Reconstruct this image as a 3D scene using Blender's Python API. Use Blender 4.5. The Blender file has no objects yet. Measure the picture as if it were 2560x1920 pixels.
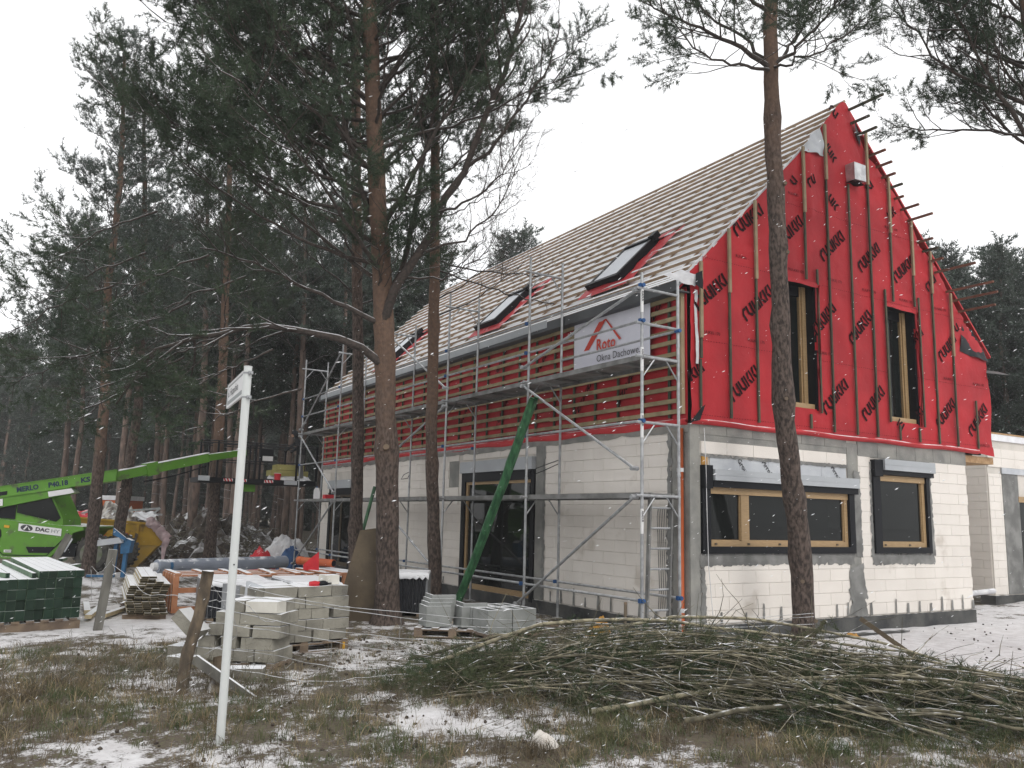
import bpy, math, random
import numpy as np
from mathutils import Vector, Matrix, noise as mnoise
random.seed(7); RNG = np.random.default_rng(11)
S = bpy.context.scene
COL = S.collection
R = math.radians

# ------------------------------------------------------------------ camera
cd = bpy.data.cameras.new('camera'); cam = bpy.data.objects.new('camera', cd); COL.objects.link(cam)
cam.matrix_world = Matrix(((0.85303, -0.10196, -0.51181, -9.1446), (-0.52131, -0.12099, -0.84475, -9.7391),
                           (0.02421, 0.9874, -0.15636, 1.5368), (0, 0, 0, 1)))
cd.sensor_width = 36; cd.lens = 29.652; cd.clip_start = 0.05; cd.clip_end = 2000
S.camera = cam
# ------------------------------------------------------------------ overcast sky + soft sun
w = bpy.data.worlds.new('World'); S.world = w; w.use_nodes = True
wn = w.node_tree.nodes; wl = w.node_tree.links; wn.clear()
SUN_EL, SUN_AZ = 38.0, 184.0     # soft light from behind the camera's right shoulder
sky = wn.new('ShaderNodeTexSky'); sky.sky_type = 'NISHITA'; sky.sun_disc = False
sky.sun_elevation = R(SUN_EL); sky.sun_rotation = R(SUN_AZ)
hsv = wn.new('ShaderNodeHueSaturation'); hsv.inputs['Saturation'].default_value = 0.08
b1 = wn.new('ShaderNodeBackground'); b1.inputs['Strength'].default_value = 0.05
b2 = wn.new('ShaderNodeBackground'); b2.inputs['Color'].default_value = (0.985, 0.99, 1.0, 1)
b2.inputs['Strength'].default_value = 1.10     # the closed cloud layer
add = wn.new('ShaderNodeAddShader'); out = wn.new('ShaderNodeOutputWorld')
wl.new(sky.outputs[0], hsv.inputs['Color']); wl.new(hsv.outputs[0], b1.inputs['Color'])
wl.new(b1.outputs[0], add.inputs[0]); wl.new(b2.outputs[0], add.inputs[1]); wl.new(add.outputs[0], out.inputs['Surface'])
sd = bpy.data.lights.new('sun', 'SUN'); sd.energy = 1.0; sd.angle = R(25); sd.color = (1.0, 0.96, 0.91)
sun = bpy.data.objects.new('sun', sd); COL.objects.link(sun)
az = R(SUN_AZ); sdir = Vector((math.sin(az) * math.cos(R(SUN_EL)), math.cos(az) * math.cos(R(SUN_EL)), math.sin(R(SUN_EL))))
sun.rotation_euler = sdir.to_track_quat('Z', 'Y').to_euler()
S.view_settings.view_transform = 'Standard'; S.view_settings.look = 'None'
S.view_settings.exposure = 0.0; S.view_settings.gamma = 1.0; S.view_settings.use_curve_mapping = False

HAZE = 0.0012
# ------------------------------------------------------------------ materials
def M(name, c, c2=None, scale=6.0, rough=0.85, bump=0.0, bscale=40.0, snow=0.0, sscale=5.0, metal=0.0,
      stretch=(1, 1, 1), rnd=0.0, dirt=None, dscale=2.0, damt=0.0, spec=0.3, slo=0.45, shi=0.8, both=False, detail=4):
    m = bpy.data.materials.new(name); m.use_nodes = True
    n = m.node_tree.nodes; l = m.node_tree.links; p = n['Principled BSDF']
    p.inputs['Roughness'].default_value = rough; p.inputs['Metallic'].default_value = metal
    p.inputs['Specular IOR Level'].default_value = spec
    geo = n.new('ShaderNodeNewGeometry'); mp = n.new('ShaderNodeVectorMath'); mp.operation = 'MULTIPLY'
    mp.inputs[1].default_value = stretch; l.new(geo.outputs['Position'], mp.inputs[0])
    def noi(s, det=detail, src=mp):
        t = n.new('ShaderNodeTexNoise'); t.inputs['Scale'].default_value = s; t.inputs['Detail'].default_value = det
        l.new(src.outputs[0], t.inputs['Vector']); return t
    def ramp(src, a, b):
        r = n.new('ShaderNodeMapRange'); r.inputs['From Min'].default_value = a; r.inputs['From Max'].default_value = b
        r.interpolation_type = 'SMOOTHSTEP'; l.new(src, r.inputs['Value']); return r.outputs[0]
    def mix(f, a, b):
        x = n.new('ShaderNodeMix'); x.data_type = 'RGBA'
        l.new(f, x.inputs['Factor']) if not isinstance(f, float) else setattr(x.inputs['Factor'], 'default_value', f)
        for sock, v in ((x.inputs['A'], a), (x.inputs['B'], b)):
            if isinstance(v, tuple): sock.default_value = (*v, 1)
            else: l.new(v, sock)
        return x.outputs['Result']
    cur = c
    if c2: cur = mix(ramp(noi(scale).outputs['Fac'], 0.33, 0.67), c, c2)
    if dirt: cur = mix(ramp(noi(dscale, 6, geo).outputs['Fac'], 0.62 - damt * 0.3, 0.72 - damt * 0.1), cur, dirt)
    if rnd:
        oi = n.new('ShaderNodeObjectInfo'); h = n.new('ShaderNodeHueSaturation')
        mr = n.new('ShaderNodeMapRange'); mr.inputs['To Min'].default_value = 1 - rnd; mr.inputs['To Max'].default_value = 1 + rnd
        l.new(oi.outputs['Random'], mr.inputs['Value']); l.new(mr.outputs[0], h.inputs['Value'])
        if isinstance(cur, tuple): h.inputs['Color'].default_value = (*cur, 1)
        else: l.new(cur, h.inputs['Color'])
        cur = h.outputs[0]
    if snow:
        sx = n.new('ShaderNodeSeparateXYZ'); l.new(geo.outputs['True Normal' if both else 'Normal'], sx.inputs[0])
        z = sx.outputs['Z']
        if both:
            ab = n.new('ShaderNodeMath'); ab.operation = 'ABSOLUTE'; l.new(z, ab.inputs[0]); z = ab.outputs[0]
        f1 = ramp(z, slo, shi); f2 = ramp(noi(sscale, 5, geo).outputs['Fac'], 0.78 - snow * 0.75, 0.98 - snow * 0.75)
        mu = n.new('ShaderNodeMath'); mu.operation = 'MULTIPLY'; l.new(f1, mu.inputs[0]); l.new(f2, mu.inputs[1])
        cur = mix(mu.outputs[0], cur, (0.80, 0.81, 0.83))
    if isinstance(cur, tuple): p.inputs['Base Color'].default_value = (*cur, 1)
    else: l.new(cur, p.inputs['Base Color'])
    if bump:
        bp = n.new('ShaderNodeBump'); bp.inputs['Strength'].default_value = bump; bp.inputs['Distance'].default_value = 0.02
        l.new(noi(bscale, 5).outputs['Fac'], bp.inputs['Height']); l.new(bp.outputs[0], p.inputs['Normal'])
    return m

m_block = M('white silicate block', (0.77, 0.725, 0.67), (0.73, 0.685, 0.63), 1.5, 0.9, 0.2, 60, rnd=0.025, dirt=(0.58, 0.53, 0.47), dscale=1.3, damt=0.04)
m_joint = M('pale joint mortar', (0.64, 0.60, 0.55), (0.56, 0.53, 0.48), 3, 0.95)
m_mortar = M('grey mortar', (0.26, 0.26, 0.25), (0.15, 0.15, 0.145), 3, 0.95, 0.4, 50)
m_conc = M('grey concrete', (0.30, 0.295, 0.27), (0.20, 0.20, 0.19), 2.5, 0.9, 0.3, 30)
m_plinth = M('dark bitumen foundation', (0.04, 0.042, 0.045), (0.10, 0.10, 0.095), 2, 0.8, 0.4, 20, snow=0.4)
m_red = M('red roofing membrane', (0.45, 0.022, 0.030), (0.35, 0.018, 0.025), 1.2, 0.62, 0.7, 5.0, spec=0.25, detail=2)
m_redroof = M('red membrane under snow', (0.50, 0.035, 0.040), (0.42, 0.028, 0.034), 1.2, 0.6, 0.2, 3, snow=0.93, sscale=3, slo=0.3, shi=0.6)
m_redflash = M('red skylight flashing', (0.55, 0.045, 0.055), (0.48, 0.035, 0.045), 2, 0.5, 0.2, 4, snow=0.28, sscale=5, slo=0.3, shi=0.6)
m_print = M('black print', (0.022, 0.006, 0.008), None, 1, 0.75, spec=.1)
m_batten = M('treated batten', (0.33, 0.265, 0.16), (0.23, 0.185, 0.11), 4, 0.85, 0.3, 60, rnd=0.12, snow=0.45)
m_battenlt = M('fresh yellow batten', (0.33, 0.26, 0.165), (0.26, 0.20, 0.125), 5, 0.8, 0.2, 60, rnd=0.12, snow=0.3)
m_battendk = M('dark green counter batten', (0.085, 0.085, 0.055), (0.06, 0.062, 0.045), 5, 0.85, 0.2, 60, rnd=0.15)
m_battenroof = M('snowy roof batten', (0.44, 0.32, 0.22), (0.33, 0.235, 0.16), 4, 0.85, 0.2, 60, rnd=0.12, snow=0.97, sscale=4, slo=0.35, shi=0.6)
m_battenbrown = M('reddish batten end', (0.20, 0.10, 0.07), (0.14, 0.075, 0.055), 5, 0.8, rnd=0.1, snow=0.4)
m_pine_wood = M('window timber', (0.41, 0.28, 0.15), (0.35, 0.235, 0.12), 8, 0.5, 0.1, 60, stretch=(1, 1, 6))
m_black = M('black plastic', (0.010, 0.011, 0.014), None, 1, 0.5, spec=0.15)
m_blacksn = M('black metal with snow', (0.015, 0.016, 0.018), None, 1, 0.45, snow=0.35)
m_greypl = M('grey shutter box', (0.42, 0.44, 0.46), (0.37, 0.39, 0.41), 2, 0.45, snow=0.3)
m_foil = M('silver grey foil', (0.52, 0.54, 0.56), (0.44, 0.46, 0.49), 3, 0.4, 0.3, 8)
m_alu = M('crumpled aluminium foil', (0.62, 0.62, 0.62), (0.42, 0.42, 0.43), 6, 0.35, 0.8, 10, metal=0.6)
m_glass = M('dark window glass', (0.010, 0.012, 0.012), None, 1, 0.03, spec=0.22)
m_snowglass = M('snow covered skylight pane', (0.74, 0.76, 0.80), (0.68, 0.70, 0.75), 2, 0.7)
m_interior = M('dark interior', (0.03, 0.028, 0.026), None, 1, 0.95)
m_fascia = M('dark grey fascia', (0.05, 0.053, 0.058), (0.085, 0.09, 0.095), 1.5, 0.6, 0.2, 10, snow=0.35)
m_osb = M('osb board', (0.44, 0.29, 0.16), (0.33, 0.20, 0.10), 20, 0.8, 0.2, 60)
m_galv = M('galvanised steel', (0.44, 0.45, 0.46), (0.30, 0.31, 0.32), 9, 0.45, 0.1, 40, metal=0.55, snow=0.55, sscale=3, slo=0.5, shi=0.9)
m_deck = M('scaffold deck', (0.24, 0.24, 0.235), (0.15, 0.15, 0.145), 4, 0.6, 0.2, 30, metal=0.3, snow=0.7)
m_blue = M('blue coupler paint', (0.03, 0.10, 0.26), (0.02, 0.07, 0.19), 5, 0.5)
m_orangepipe = M('orange drain pipe', (0.48, 0.11, 0.035), (0.40, 0.09, 0.03), 3, 0.45)
m_banner = M('white banner cloth', (0.66, 0.66, 0.72), (0.60, 0.60, 0.67), 1.5, 0.7, 0.2, 4)
m_rotored = M('red banner print', (0.50, 0.05, 0.03), None, 1, 0.6)
m_darkprint = M('dark grey print', (0.05, 0.05, 0.055), None, 1, 0.6)
m_snow = M('snow', (0.80, 0.81, 0.83), (0.70, 0.70, 0.72), 4, 0.8, 0.4, 20)
m_bark = M('grey pine bark', (0.125, 0.095, 0.080), (0.035, 0.027, 0.024), 26, 0.95, 1.0, 34, stretch=(1, 1, 0.45), snow=0.25, sscale=20)
def two_height_bark(name, z0, z1):
    m = M(name, (0.125, 0.095, 0.080), (0.035, 0.027, 0.024), 26, 0.95, 1.0, 34, stretch=(1, 1, 0.45), snow=0.25, sscale=20)
    n = m.node_tree.nodes; l = m.node_tree.links; geo = n['Geometry']; sx = n.new('ShaderNodeSeparateXYZ'); l.new(geo.outputs['Position'], sx.inputs[0])
    no = n.new('ShaderNodeTexNoise'); no.inputs['Scale'].default_value = 5; no.inputs['Detail'].default_value = 5; l.new(geo.outputs['Position'], no.inputs['Vector'])
    ad = n.new('ShaderNodeMath'); ad.operation = 'MULTIPLY_ADD'; ad.inputs[1].default_value = 3.0; l.new(no.outputs['Fac'], ad.inputs[0]); l.new(sx.outputs['Z'], ad.inputs[2])
    mr = n.new('ShaderNodeMapRange'); mr.interpolation_type = 'SMOOTHSTEP'; mr.inputs['From Min'].default_value = z0 + 1.5; mr.inputs['From Max'].default_value = z1 + 1.5; l.new(ad.outputs[0], mr.inputs['Value'])
    n2 = n.new('ShaderNodeTexNoise'); n2.inputs['Scale'].default_value = 16; n2.inputs['Detail'].default_value = 6; l.new(geo.outputs['Position'], n2.inputs['Vector'])
    up = n.new('ShaderNodeMix'); up.data_type = 'RGBA'; l.new(n2.outputs['Fac'], up.inputs['Factor']); up.inputs['A'].default_value = (0.07, 0.05, 0.042, 1); up.inputs['B'].default_value = (0.215, 0.135, 0.092, 1)
    bc = n['Principled BSDF'].inputs['Base Color']; src = bc.links[0].from_socket; mx = n.new('ShaderNodeMix'); mx.data_type = 'RGBA'
    l.new(mr.outputs[0], mx.inputs['Factor']); l.new(src, mx.inputs['A']); l.new(up.outputs['Result'], mx.inputs['B']); l.new(mx.outputs['Result'], bc); return m
m_barkred = M('reddish upper pine bark', (0.165, 0.105, 0.075), (0.085, 0.060, 0.05), 18, 0.95, 0.9, 28, stretch=(1, 1, 0.35), snow=0.25, sscale=20)
m_bark_a = two_height_bark('pine bark reddening above eye height', 1.8, 4.6)
m_bark_b = two_height_bark('pine bark reddening high up', 5.6, 9.5)
m_barkfar = M('forest pine bark', (0.20, 0.145, 0.12), (0.10, 0.08, 0.07), 8, 0.95, 0.5, 14, stretch=(1, 1, 0.3), rnd=0.25)
m_limb = M('dark pine limb', (0.075, 0.060, 0.052), (0.045, 0.038, 0.034), 20, 0.95, 0.5, 40, snow=0.62, sscale=9, slo=0.5, shi=0.95)
m_needle = M('pine needles', (0.056, 0.082, 0.046), (0.034, 0.054, 0.034), 1.1, 0.75, rnd=0.1, snow=0.16, sscale=18, slo=0.3, shi=0.9, both=True, detail=3)
m_needlegrey = M('frosted pine needles', (0.080, 0.105, 0.082), (0.052, 0.072, 0.060), 1.1, 0.75, rnd=0.12, snow=0.32, sscale=14, slo=0.2, shi=0.8, both=True, detail=3)
m_cut = M('cut wood face', (0.24, 0.17, 0.11), (0.12, .09, .065), 1, 0.8)
m_concblk = M('grey concrete block', (0.30, 0.285, 0.24), (0.20, 0.19, 0.16), 3, 0.92, 0.6, 40, rnd=0.18, snow=0.9, sscale=4, slo=0.6, shi=0.9, dirt=(0.17, 0.16, 0.14), dscale=3, damt=0.08)
m_whiteblk = M('whitish aerated block', (0.66, 0.64, 0.58), (0.56, 0.54, 0.48), 4, 0.92, 0.4, 60, snow=0.9)
m_hollow = M('blue grey shuttering block', (0.27, 0.28, 0.27), (0.20, 0.21, 0.20), 4, 0.92, 0.4, 50, rnd=0.07, snow=0.9)
m_pallet = M('weathered pallet wood', (0.22, 0.165, 0.115), (0.14, 0.105, 0.08), 5, 0.9, 0.4, 50, rnd=0.12, snow=0.6)
m_orangewood = M('orange crate wood', (0.46, 0.22, 0.12), (0.38, 0.165, 0.085), 5, 0.8, 0.2, 50, rnd=0.1, snow=0.9)
m_freshwood = M('pale fresh boards', (0.50, 0.42, 0.27), (0.42, 0.34, 0.21), 5, 0.8, 0.2, 50, rnd=0.1, snow=0.97, slo=0.6, shi=0.9)
m_endwood = M('dark board ends', (0.035, 0.030, 0.020), (0.06, 0.05, 0.03), 5, 0.9, rnd=0.3)
m_greenwood = M('green treated beam', (0.13, 0.20, 0.13), (0.09, 0.145, 0.09), 5, 0.8, 0.2, 50, rnd=0.1, snow=0.98, slo=0.6, shi=0.9)
m_greenend = M('dark green beam end', (0.008, 0.024, 0.014), (0.014, 0.034, 0.021), 8, 0.7, rnd=0.3)
m_film = M('grey packing film', (0.27, 0.28, 0.29), (0.18, 0.19, 0.20), 4, 0.35, 0.5, 12, snow=0.9, slo=0.6, shi=0.9)
m_rib = M('black roofing sheets', (0.012, 0.013, 0.017), (0.02, 0.022, 0.028), 6, 0.4, snow=0.5)
m_roll = M('blue grey membrane roll', (0.27, 0.30, 0.36), (0.23, 0.26, 0.31), 3, 0.6, 0.1, 20, snow=0.45)
m_redfoil = M('crumpled red membrane', (0.60, 0.03, 0.04), (0.48, 0.02, 0.03), 3, 0.6, 0.5, 10, snow=0.4)
m_bluebag = M('blue plastic bag', (0.02, 0.06, 0.16), (0.03, 0.09, 0.22), 5, 0.5, 0.5, 10, snow=0.3)
m_whitebag = M('white sack', (0.66, 0.66, 0.66), (0.5, 0.5, 0.52), 4, 0.7, 0.5, 10, snow=0.5)
m_ply = M('brown shuttering board', (0.13, 0.10, 0.065), (0.085, 0.065, 0.045), 3, 0.6, 0.15, 20)
m_chute = M('green tarpaulin roll', (0.055, 0.17, 0.075), (0.02, 0.075, 0.035), 14, 0.35, 0.5, 16, stretch=(1, 1, 0.25), snow=0.2)
m_green = M('lime green machine paint', (0.11, 0.28, 0.032), (0.095, 0.24, 0.028), 2, 0.4, dirt=(0.09, 0.14, 0.05), dscale=3, damt=0.1, snow=0.6, slo=0.55, shi=0.9)
m_tyre = M('tyre rubber', (0.05, 0.05, 0.048), (0.10, 0.095, 0.085), 6, 0.9, 0.3, 30, snow=0.3)
m_rim = M('muddy wheel rim', (0.20, 0.20, 0.17), (0.13, 0.16, 0.09), 6, 0.8)
m_plate = M('white sticker', (0.72, 0.72, 0.72), None, 1, 0.5)
m_navy = M('dark blue print', (0.01, 0.02, 0.06), None, 1, 0.5)
m_skip = M('yellow skip paint', (0.50, 0.30, 0.035), (0.40, 0.24, 0.03), 3, 0.6, 0.2, 12, dirt=(0.20, 0.13, 0.06), dscale=2.5, damt=0.25, snow=0.4)
m_skiplow = M('scraped skip underside', (0.26, 0.20, 0.13), (0.42, 0.26, 0.04), 1.5, 0.7, 0.2, 12)
m_debris = M('rubble waste', (0.60, 0.57, 0.52), (0.14, 0.12, 0.11), 5, 0.9, 0.8, 12, snow=0.7)
m_pink = M('pinkish mineral wool foil', (0.58, 0.44, 0.45), (0.42, 0.32, 0.33), 5, 0.8, 0.8, 10, snow=0.5)
m_orangecab = M('orange cabin panel', (0.55, 0.13, 0.035), (0.48, 0.11, 0.03), 2, 0.6)
m_bluesteel = M('blue painted steel', (0.04, 0.15, 0.30), (0.03, 0.11, 0.22), 5, 0.5, snow=0.8)
m_post = M('white painted post', (0.62, 0.645, 0.63), (0.58, 0.60, 0.59), 2, 0.45)
m_signgrey = M('grey sign band', (0.28, 0.30, 0.30), None, 1, 0.5)
m_wire = M('galvanised wire', (0.33, 0.33, 0.32), None, 1, 0.5, metal=0.5, snow=0.6)
m_fpost = M('bark covered fence post', (0.17, 0.13, 0.09), (0.08, 0.065, 0.05), 14, 0.95, 0.8, 30, snow=0.5, stretch=(1, 1, 0.4))
m_greypost = M('grey weathered post', (0.17, 0.165, 0.145), (0.11, 0.105, 0.095), 9, 0.95, 0.6, 30, stretch=(1, 1, 0.3), snow=0.8)
m_brush = M('cut branch bark', (0.25, 0.225, 0.155), (0.11, 0.10, 0.072), 14, 0.9, 0.3, 40, rnd=0.45, snow=0.40, sscale=9, slo=0.55, shi=1.0)
m_twig = M('thin dead twigs', (0.16, 0.145, 0.10), (0.075, 0.068, 0.05), 10, 0.9, snow=0.38, sscale=7)
m_brushneedle = M('cut pine needles', (0.036, 0.062, 0.026), (0.07, 0.075, 0.035), 1.6, 0.8, snow=0.15, sscale=14, both=True)
m_yellow = M('yellow strap', (0.60, 0.33, 0.03), None, 1, 0.5)
m_tarp = M('orange yellow tarp scrap', (0.52, 0.27, 0.05), (0.38, 0.19, 0.04), 6, 0.5, 0.4, 20)
m_paper = M('white paper sack', (0.70, 0.67, 0.62), (0.58, 0.53, 0.48), 9, 0.7, 0.3, 18)
m_jacket = M('dark work jacket', (0.02, 0.022, 0.026), (0.03, 0.032, 0.036), 6, 0.9)
m_sleeve = M('grey work trousers', (0.17, 0.17, 0.165), None, 1, 0.9)
m_skin = M('skin', (0.42, 0.26, 0.19), None, 1, 0.6)
m_wool = M('yellow insulation board', (0.42, 0.38, 0.14), (0.36, 0.33, 0.12), 4, 0.8)
m_flake = M('snow flake', (0.85, 0.86, 0.88), None, 1, 0.8)
m_clod = M('dark cones and clods', (0.05, 0.04, 0.033), (0.09, 0.075, 0.06), 9, 0.95)

# ------------------------------------------------------------------ mesh helpers
class MB:
    def __init__(s): s.v = []; s.t = []; s.q = []; s.n = 0; s.pg = []
    def addv(s, v):
        v = np.asarray(v, float).reshape(-1, 3); k = s.n; s.v.append(v); s.n += len(v); return k
    def quads(s, v, f): k = s.addv(v); s.q.append(np.asarray(f, int).reshape(-1, 4) + k)
    def tris(s, v, f): k = s.addv(v); s.t.append(np.asarray(f, int).reshape(-1, 3) + k)
    def poly(s, v): k = s.addv(v); s.pg.append(list(range(k, k + len(v))))
    def box(s, lo, hi, ax=None, o=(0, 0, 0)):
        lo = np.array(lo, float); hi = np.array(hi, float)
        c = np.array([[x, y, z] for z in (0, 1) for y in (0, 1) for x in (0, 1)], float)
        v = lo + c * (hi - lo)
        if ax is not None: v = np.array(o) + v @ np.array(ax, float)
        s.quads(v, [[0, 2, 3, 1], [4, 5, 7, 6], [0, 1, 5, 4], [2, 6, 7, 3], [0, 4, 6, 2], [1, 3, 7, 5]])
        return s
    def beam(s, a, b, w, h, up=(0, 0, 1)):
        a = np.array(a, float); b = np.array(b, float); d = b - a; L = np.linalg.norm(d); d /= L
        u = np.array(up, float); sd = np.cross(d, u); sd /= np.linalg.norm(sd); u = np.cross(sd, d)
        return s.box((0, -w / 2, -h / 2), (L, w / 2, h / 2), (d, sd, u), a)
    def tube(s, path, r, n=8, cap=True, jit=0.0, rng=None):
        P = np.array(path, float); m = len(P); r = np.broadcast_to(np.array(r, float), (m,))
        T = np.gradient(P, axis=0) if m > 2 else np.array([P[1] - P[0]] * 2)
        T /= np.linalg.norm(T, axis=1)[:, None] + 1e-9
        ref = np.array([0, 0, 1.0]) if abs(T[0][2]) < 0.9 else np.array([1.0, 0, 0])
        A = np.cross(T, ref); A /= np.linalg.norm(A, axis=1)[:, None] + 1e-9; B = np.cross(T, A)
        th = np.arange(n) * 2 * np.pi / n
        rr = r[:, None] * np.ones((1, n))
        if jit: rr = rr * (1 + (rng or RNG).normal(0, jit, (m, n)))
        V = P[:, None] + rr[..., None] * (np.cos(th)[None, :, None] * A[:, None] + np.sin(th)[None, :, None] * B[:, None])
        i = np.arange(m - 1)[:, None] * n; j = np.arange(n)[None]; j2 = (j + 1) % n
        f = np.stack([i + j, i + j2, i + n + j2, i + n + j], -1).reshape(-1, 4)
        k = s.addv(V); s.q.append(f + k)
        if cap:
            s.pg.append([k + x for x in range(n)]); s.pg.append([k + (m - 1) * n + x for x in range(n)][::-1])
        return s
    def prism(s, pts, thick, o=(0, 0, 0), ax=((1, 0, 0), (0, 0, 1), (0, 1, 0))):
        """outline pts (u,v) along ax[0], ax[1]; extruded by thick along ax[2]"""
        ax = np.array(ax, float); o = np.array(o, float); n = len(pts)
        a = np.array([o + ax[0] * u + ax[1] * v for u, v in pts]); b = a + ax[2] * thick
        k = s.addv(np.vstack([a, b]))
        s.pg.append([k + i for i in range(n)]); s.pg.append([k + n + i for i in range(n)][::-1])
        s.q.append(np.array([[k + i, k + n + i, k + n + (i + 1) % n, k + (i + 1) % n] for i in range(n)]))
        return s
    def mesh(s, name, mat, off=(0, 0, 0), smooth=False):
        V = np.vstack(s.v) - np.array(off, float); me = bpy.data.meshes.new(name)
        Q = np.vstack(s.q) if s.q else np.zeros((0, 4), int); T = np.vstack(s.t) if s.t else np.zeros((0, 3), int)
        lv = np.concatenate([Q.ravel(), T.ravel()] + [np.array(p) for p in s.pg]).astype(np.int32)
        tot = np.concatenate([np.full(len(Q), 4), np.full(len(T), 3), np.array([len(p) for p in s.pg], int)]).astype(np.int32)
        st = np.concatenate([[0], np.cumsum(tot)[:-1]]).astype(np.int32)
        me.vertices.add(len(V)); me.vertices.foreach_set('co', V.astype(np.float32).ravel())
        me.loops.add(len(lv)); me.loops.foreach_set('vertex_index', lv)
        me.polygons.add(len(tot)); me.polygons.foreach_set('loop_start', st); me.polygons.foreach_set('loop_total', tot)
        me.polygons.foreach_set('use_smooth', np.full(len(tot), bool(smooth)))
        me.update(calc_edges=True); me.validate()
        if mat: me.materials.append(mat)
        return me
    def build(s, name, mat, parent=None, smooth=False, **k):
        off = root_loc(parent) if parent else (0, 0, 0)
        return link(name, s.mesh(name, mat, off, smooth), parent, **k)

def root_loc(o):
    p = Vector((0, 0, 0))
    while o is not None: p = p + o.location; o = o.parent
    return p
def link(name, me, parent=None, label=None, cat=None, group=None, kind=None, loc=None):
    o = bpy.data.objects.new(name, me); COL.objects.link(o)
    if parent: o.parent = parent
    if loc is not None: o.location = Vector(loc) - (root_loc(parent) if parent else Vector((0, 0, 0)))
    if label: o['label'] = label
    if cat: o['category'] = cat
    if group: o['group'] = group
    if kind: o['kind'] = kind
    return o
def thing(name, label, cat, loc=(0, 0, 0), group=None):
    return link(name, None, None, label, cat, group, None, loc)
def text_geo(s, txt, size, o, ax, ay, sx=1.0, bold=0.0, spacing=1.0, lift=0.003):
    cu = bpy.data.curves.new('t', 'FONT'); cu.body = txt; cu.size = size; cu.offset = bold; cu.space_character = spacing
    cu.resolution_u = 2
    ob = bpy.data.objects.new('t', cu); me = bpy.data.meshes.new_from_object(ob)
    ax = np.array(ax, float); ay = np.array(ay, float); nn = np.cross(ax, ay)
    V = np.array([v.co[:] for v in me.vertices])
    if len(V):
        W = np.array(o, float) + V[:, :1] * sx * ax + V[:, 1:2] * ay + nn * lift
        k = s.addv(W)
        for p in me.polygons: s.pg.append([k + i for i in p.vertices])
    bpy.data.objects.remove(ob); bpy.data.curves.remove(cu); bpy.data.meshes.remove(me)
    return s
def rot2(a): return np.array([[math.cos(a), math.sin(a)], [-math.sin(a), math.cos(a)]])
def fbm(x, y, s=1.0, o=0.0, d=3):
    return mnoise.fractal(Vector((x * s + o, y * s - o, o * 0.37)), 1.0, 2.0, d)
# view-aligned horizontal axes used for things that stood side-on to the photographer
CX, CY = -9.1446, -9.7391; RH = np.array([0.8553, -0.5181, 0]); FH = np.array([0.5181, 0.8553, 0]); UP = np.array([0, 0, 1.0])
def uv(u, d, z): return np.array([CX, CY, 0]) + RH * u + FH * d + UP * z
GZ = -0.25

# ================================================================== GROUND
# grass patches in the foreground: (x, y, radius, strength)
GR = [(-8.4, -0.6, 1.5, 1.1), (-7.6, -1.9, 1.3, .9), (-6.9, -2.6, 1.1, 1.0), (-8.9, -2.2, 1.0, .7), (-6.2, -2.3, .8, .8), (-6.0, -3.4, .9, .9),
      (-5.1, -1.9, .8, .9), (-4.9, -2.9, .9, .9), (-4.5, -4.0, 1.2, 1.0), (-3.6, -4.9, 1.0, .8), (-7.6, 1.2, 1.3, .8), (-5.9, -.9, .7, .6),
      (-8.6, 1.6, 1.3, .7), (-6.9, -1.0, .9, .8), (-5.6, -4.3, .9, .7), (-2.6, -5.8, 1.2, .7), (-7.3, .2, .7, .6), (-5.3, -1.3, .7, .6)]
SN = [(-8.0, -2.55, .45), (-7.7, -.65, .5), (-6.3, -.9, .5), (-5.9, -2.75, .55), (-5.5, -2.2, .45), (-5.25, -3.3, .55), (-4.8, -4.9, .5), (-7.0, -3.2, .5), (-8.6, -3.3, .6), (-6.6, 4.6, 1.6)]
def gmask(x, y):
    g = 0
    for a, b, r, s in GR:
        d = ((x - a) ** 2 + (y - b) ** 2) / (r * r)
        if d < 4: g = max(g, s * math.exp(-d * 1.1))
    for a, b, r in SN:
        d = ((x - a) ** 2 + (y - b) ** 2) / (r * r)
        if d < 4: g -= 0.55 * math.exp(-d * 1.2)
    return g
def snowval(x, y):
    v = 0.56 + 0.16 * fbm(x, y, 0.5, 3) + 0.42 * fbm(x, y, 2.3, 9) + .25 * fbm(x, y, 6.0, 4)
    v -= 0.34 * gmask(x, y)
    if x > -1.5 and y < 2: v += 0.45 * min(1, (x + 1.5) / 1.5)
    if -10 < x < -4 and 3 < y < 8: v += .02
    dh = max(-x, 0)
    if x > -1.9 and 0 < y < 18: v -= 0.30                       # trampled strip under the scaffold
    if -6 < x < -2 and -1 < y < 5: v -= 0.12
    fd = (y - 17.5) / 8
    if fd > 0: v -= 0.42 * min(1, fd)
    return v
def gh(x, y):
    h = GZ + 0.03 * fbm(x, y, 0.35, 1) + 0.014 * fbm(x, y, 2.2, 5)
    h += 0.05 * max(0, gmask(x, y))
    d = ((x - 13.2) ** 2 / 1.6 + (y - .3) ** 2 / 1.2); h += 0.62 * math.exp(-d)
    r = math.hypot(x, y - 10)
    if r > 45: h += -0.0 + 0.15 * fbm(x, y, 0.05, 2)
    return h
def axis_pts(a, b, st, far):
    p = list(np.arange(a, b + 1e-6, st)); s = st; x = a
    lo = []
    while x > -far: s *= 1.22; x -= s; lo.append(x)
    s = st; x = b; hi = []
    while x < far: s *= 1.22; x += s; hi.append(x)
    return np.array(lo[::-1] + p + hi)
xs = axis_pts(-10.5, 14.5, 0.11, 500); ys = axis_pts(-7.5, 9.0, 0.11, 500)
gv = []; ga = []
for y in ys:
    for x in xs:
        gv.append((x, y, gh(x, y))); ga.append(min(1, max(0, snowval(x, y))))
nx, ny = len(xs), len(ys)
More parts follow.
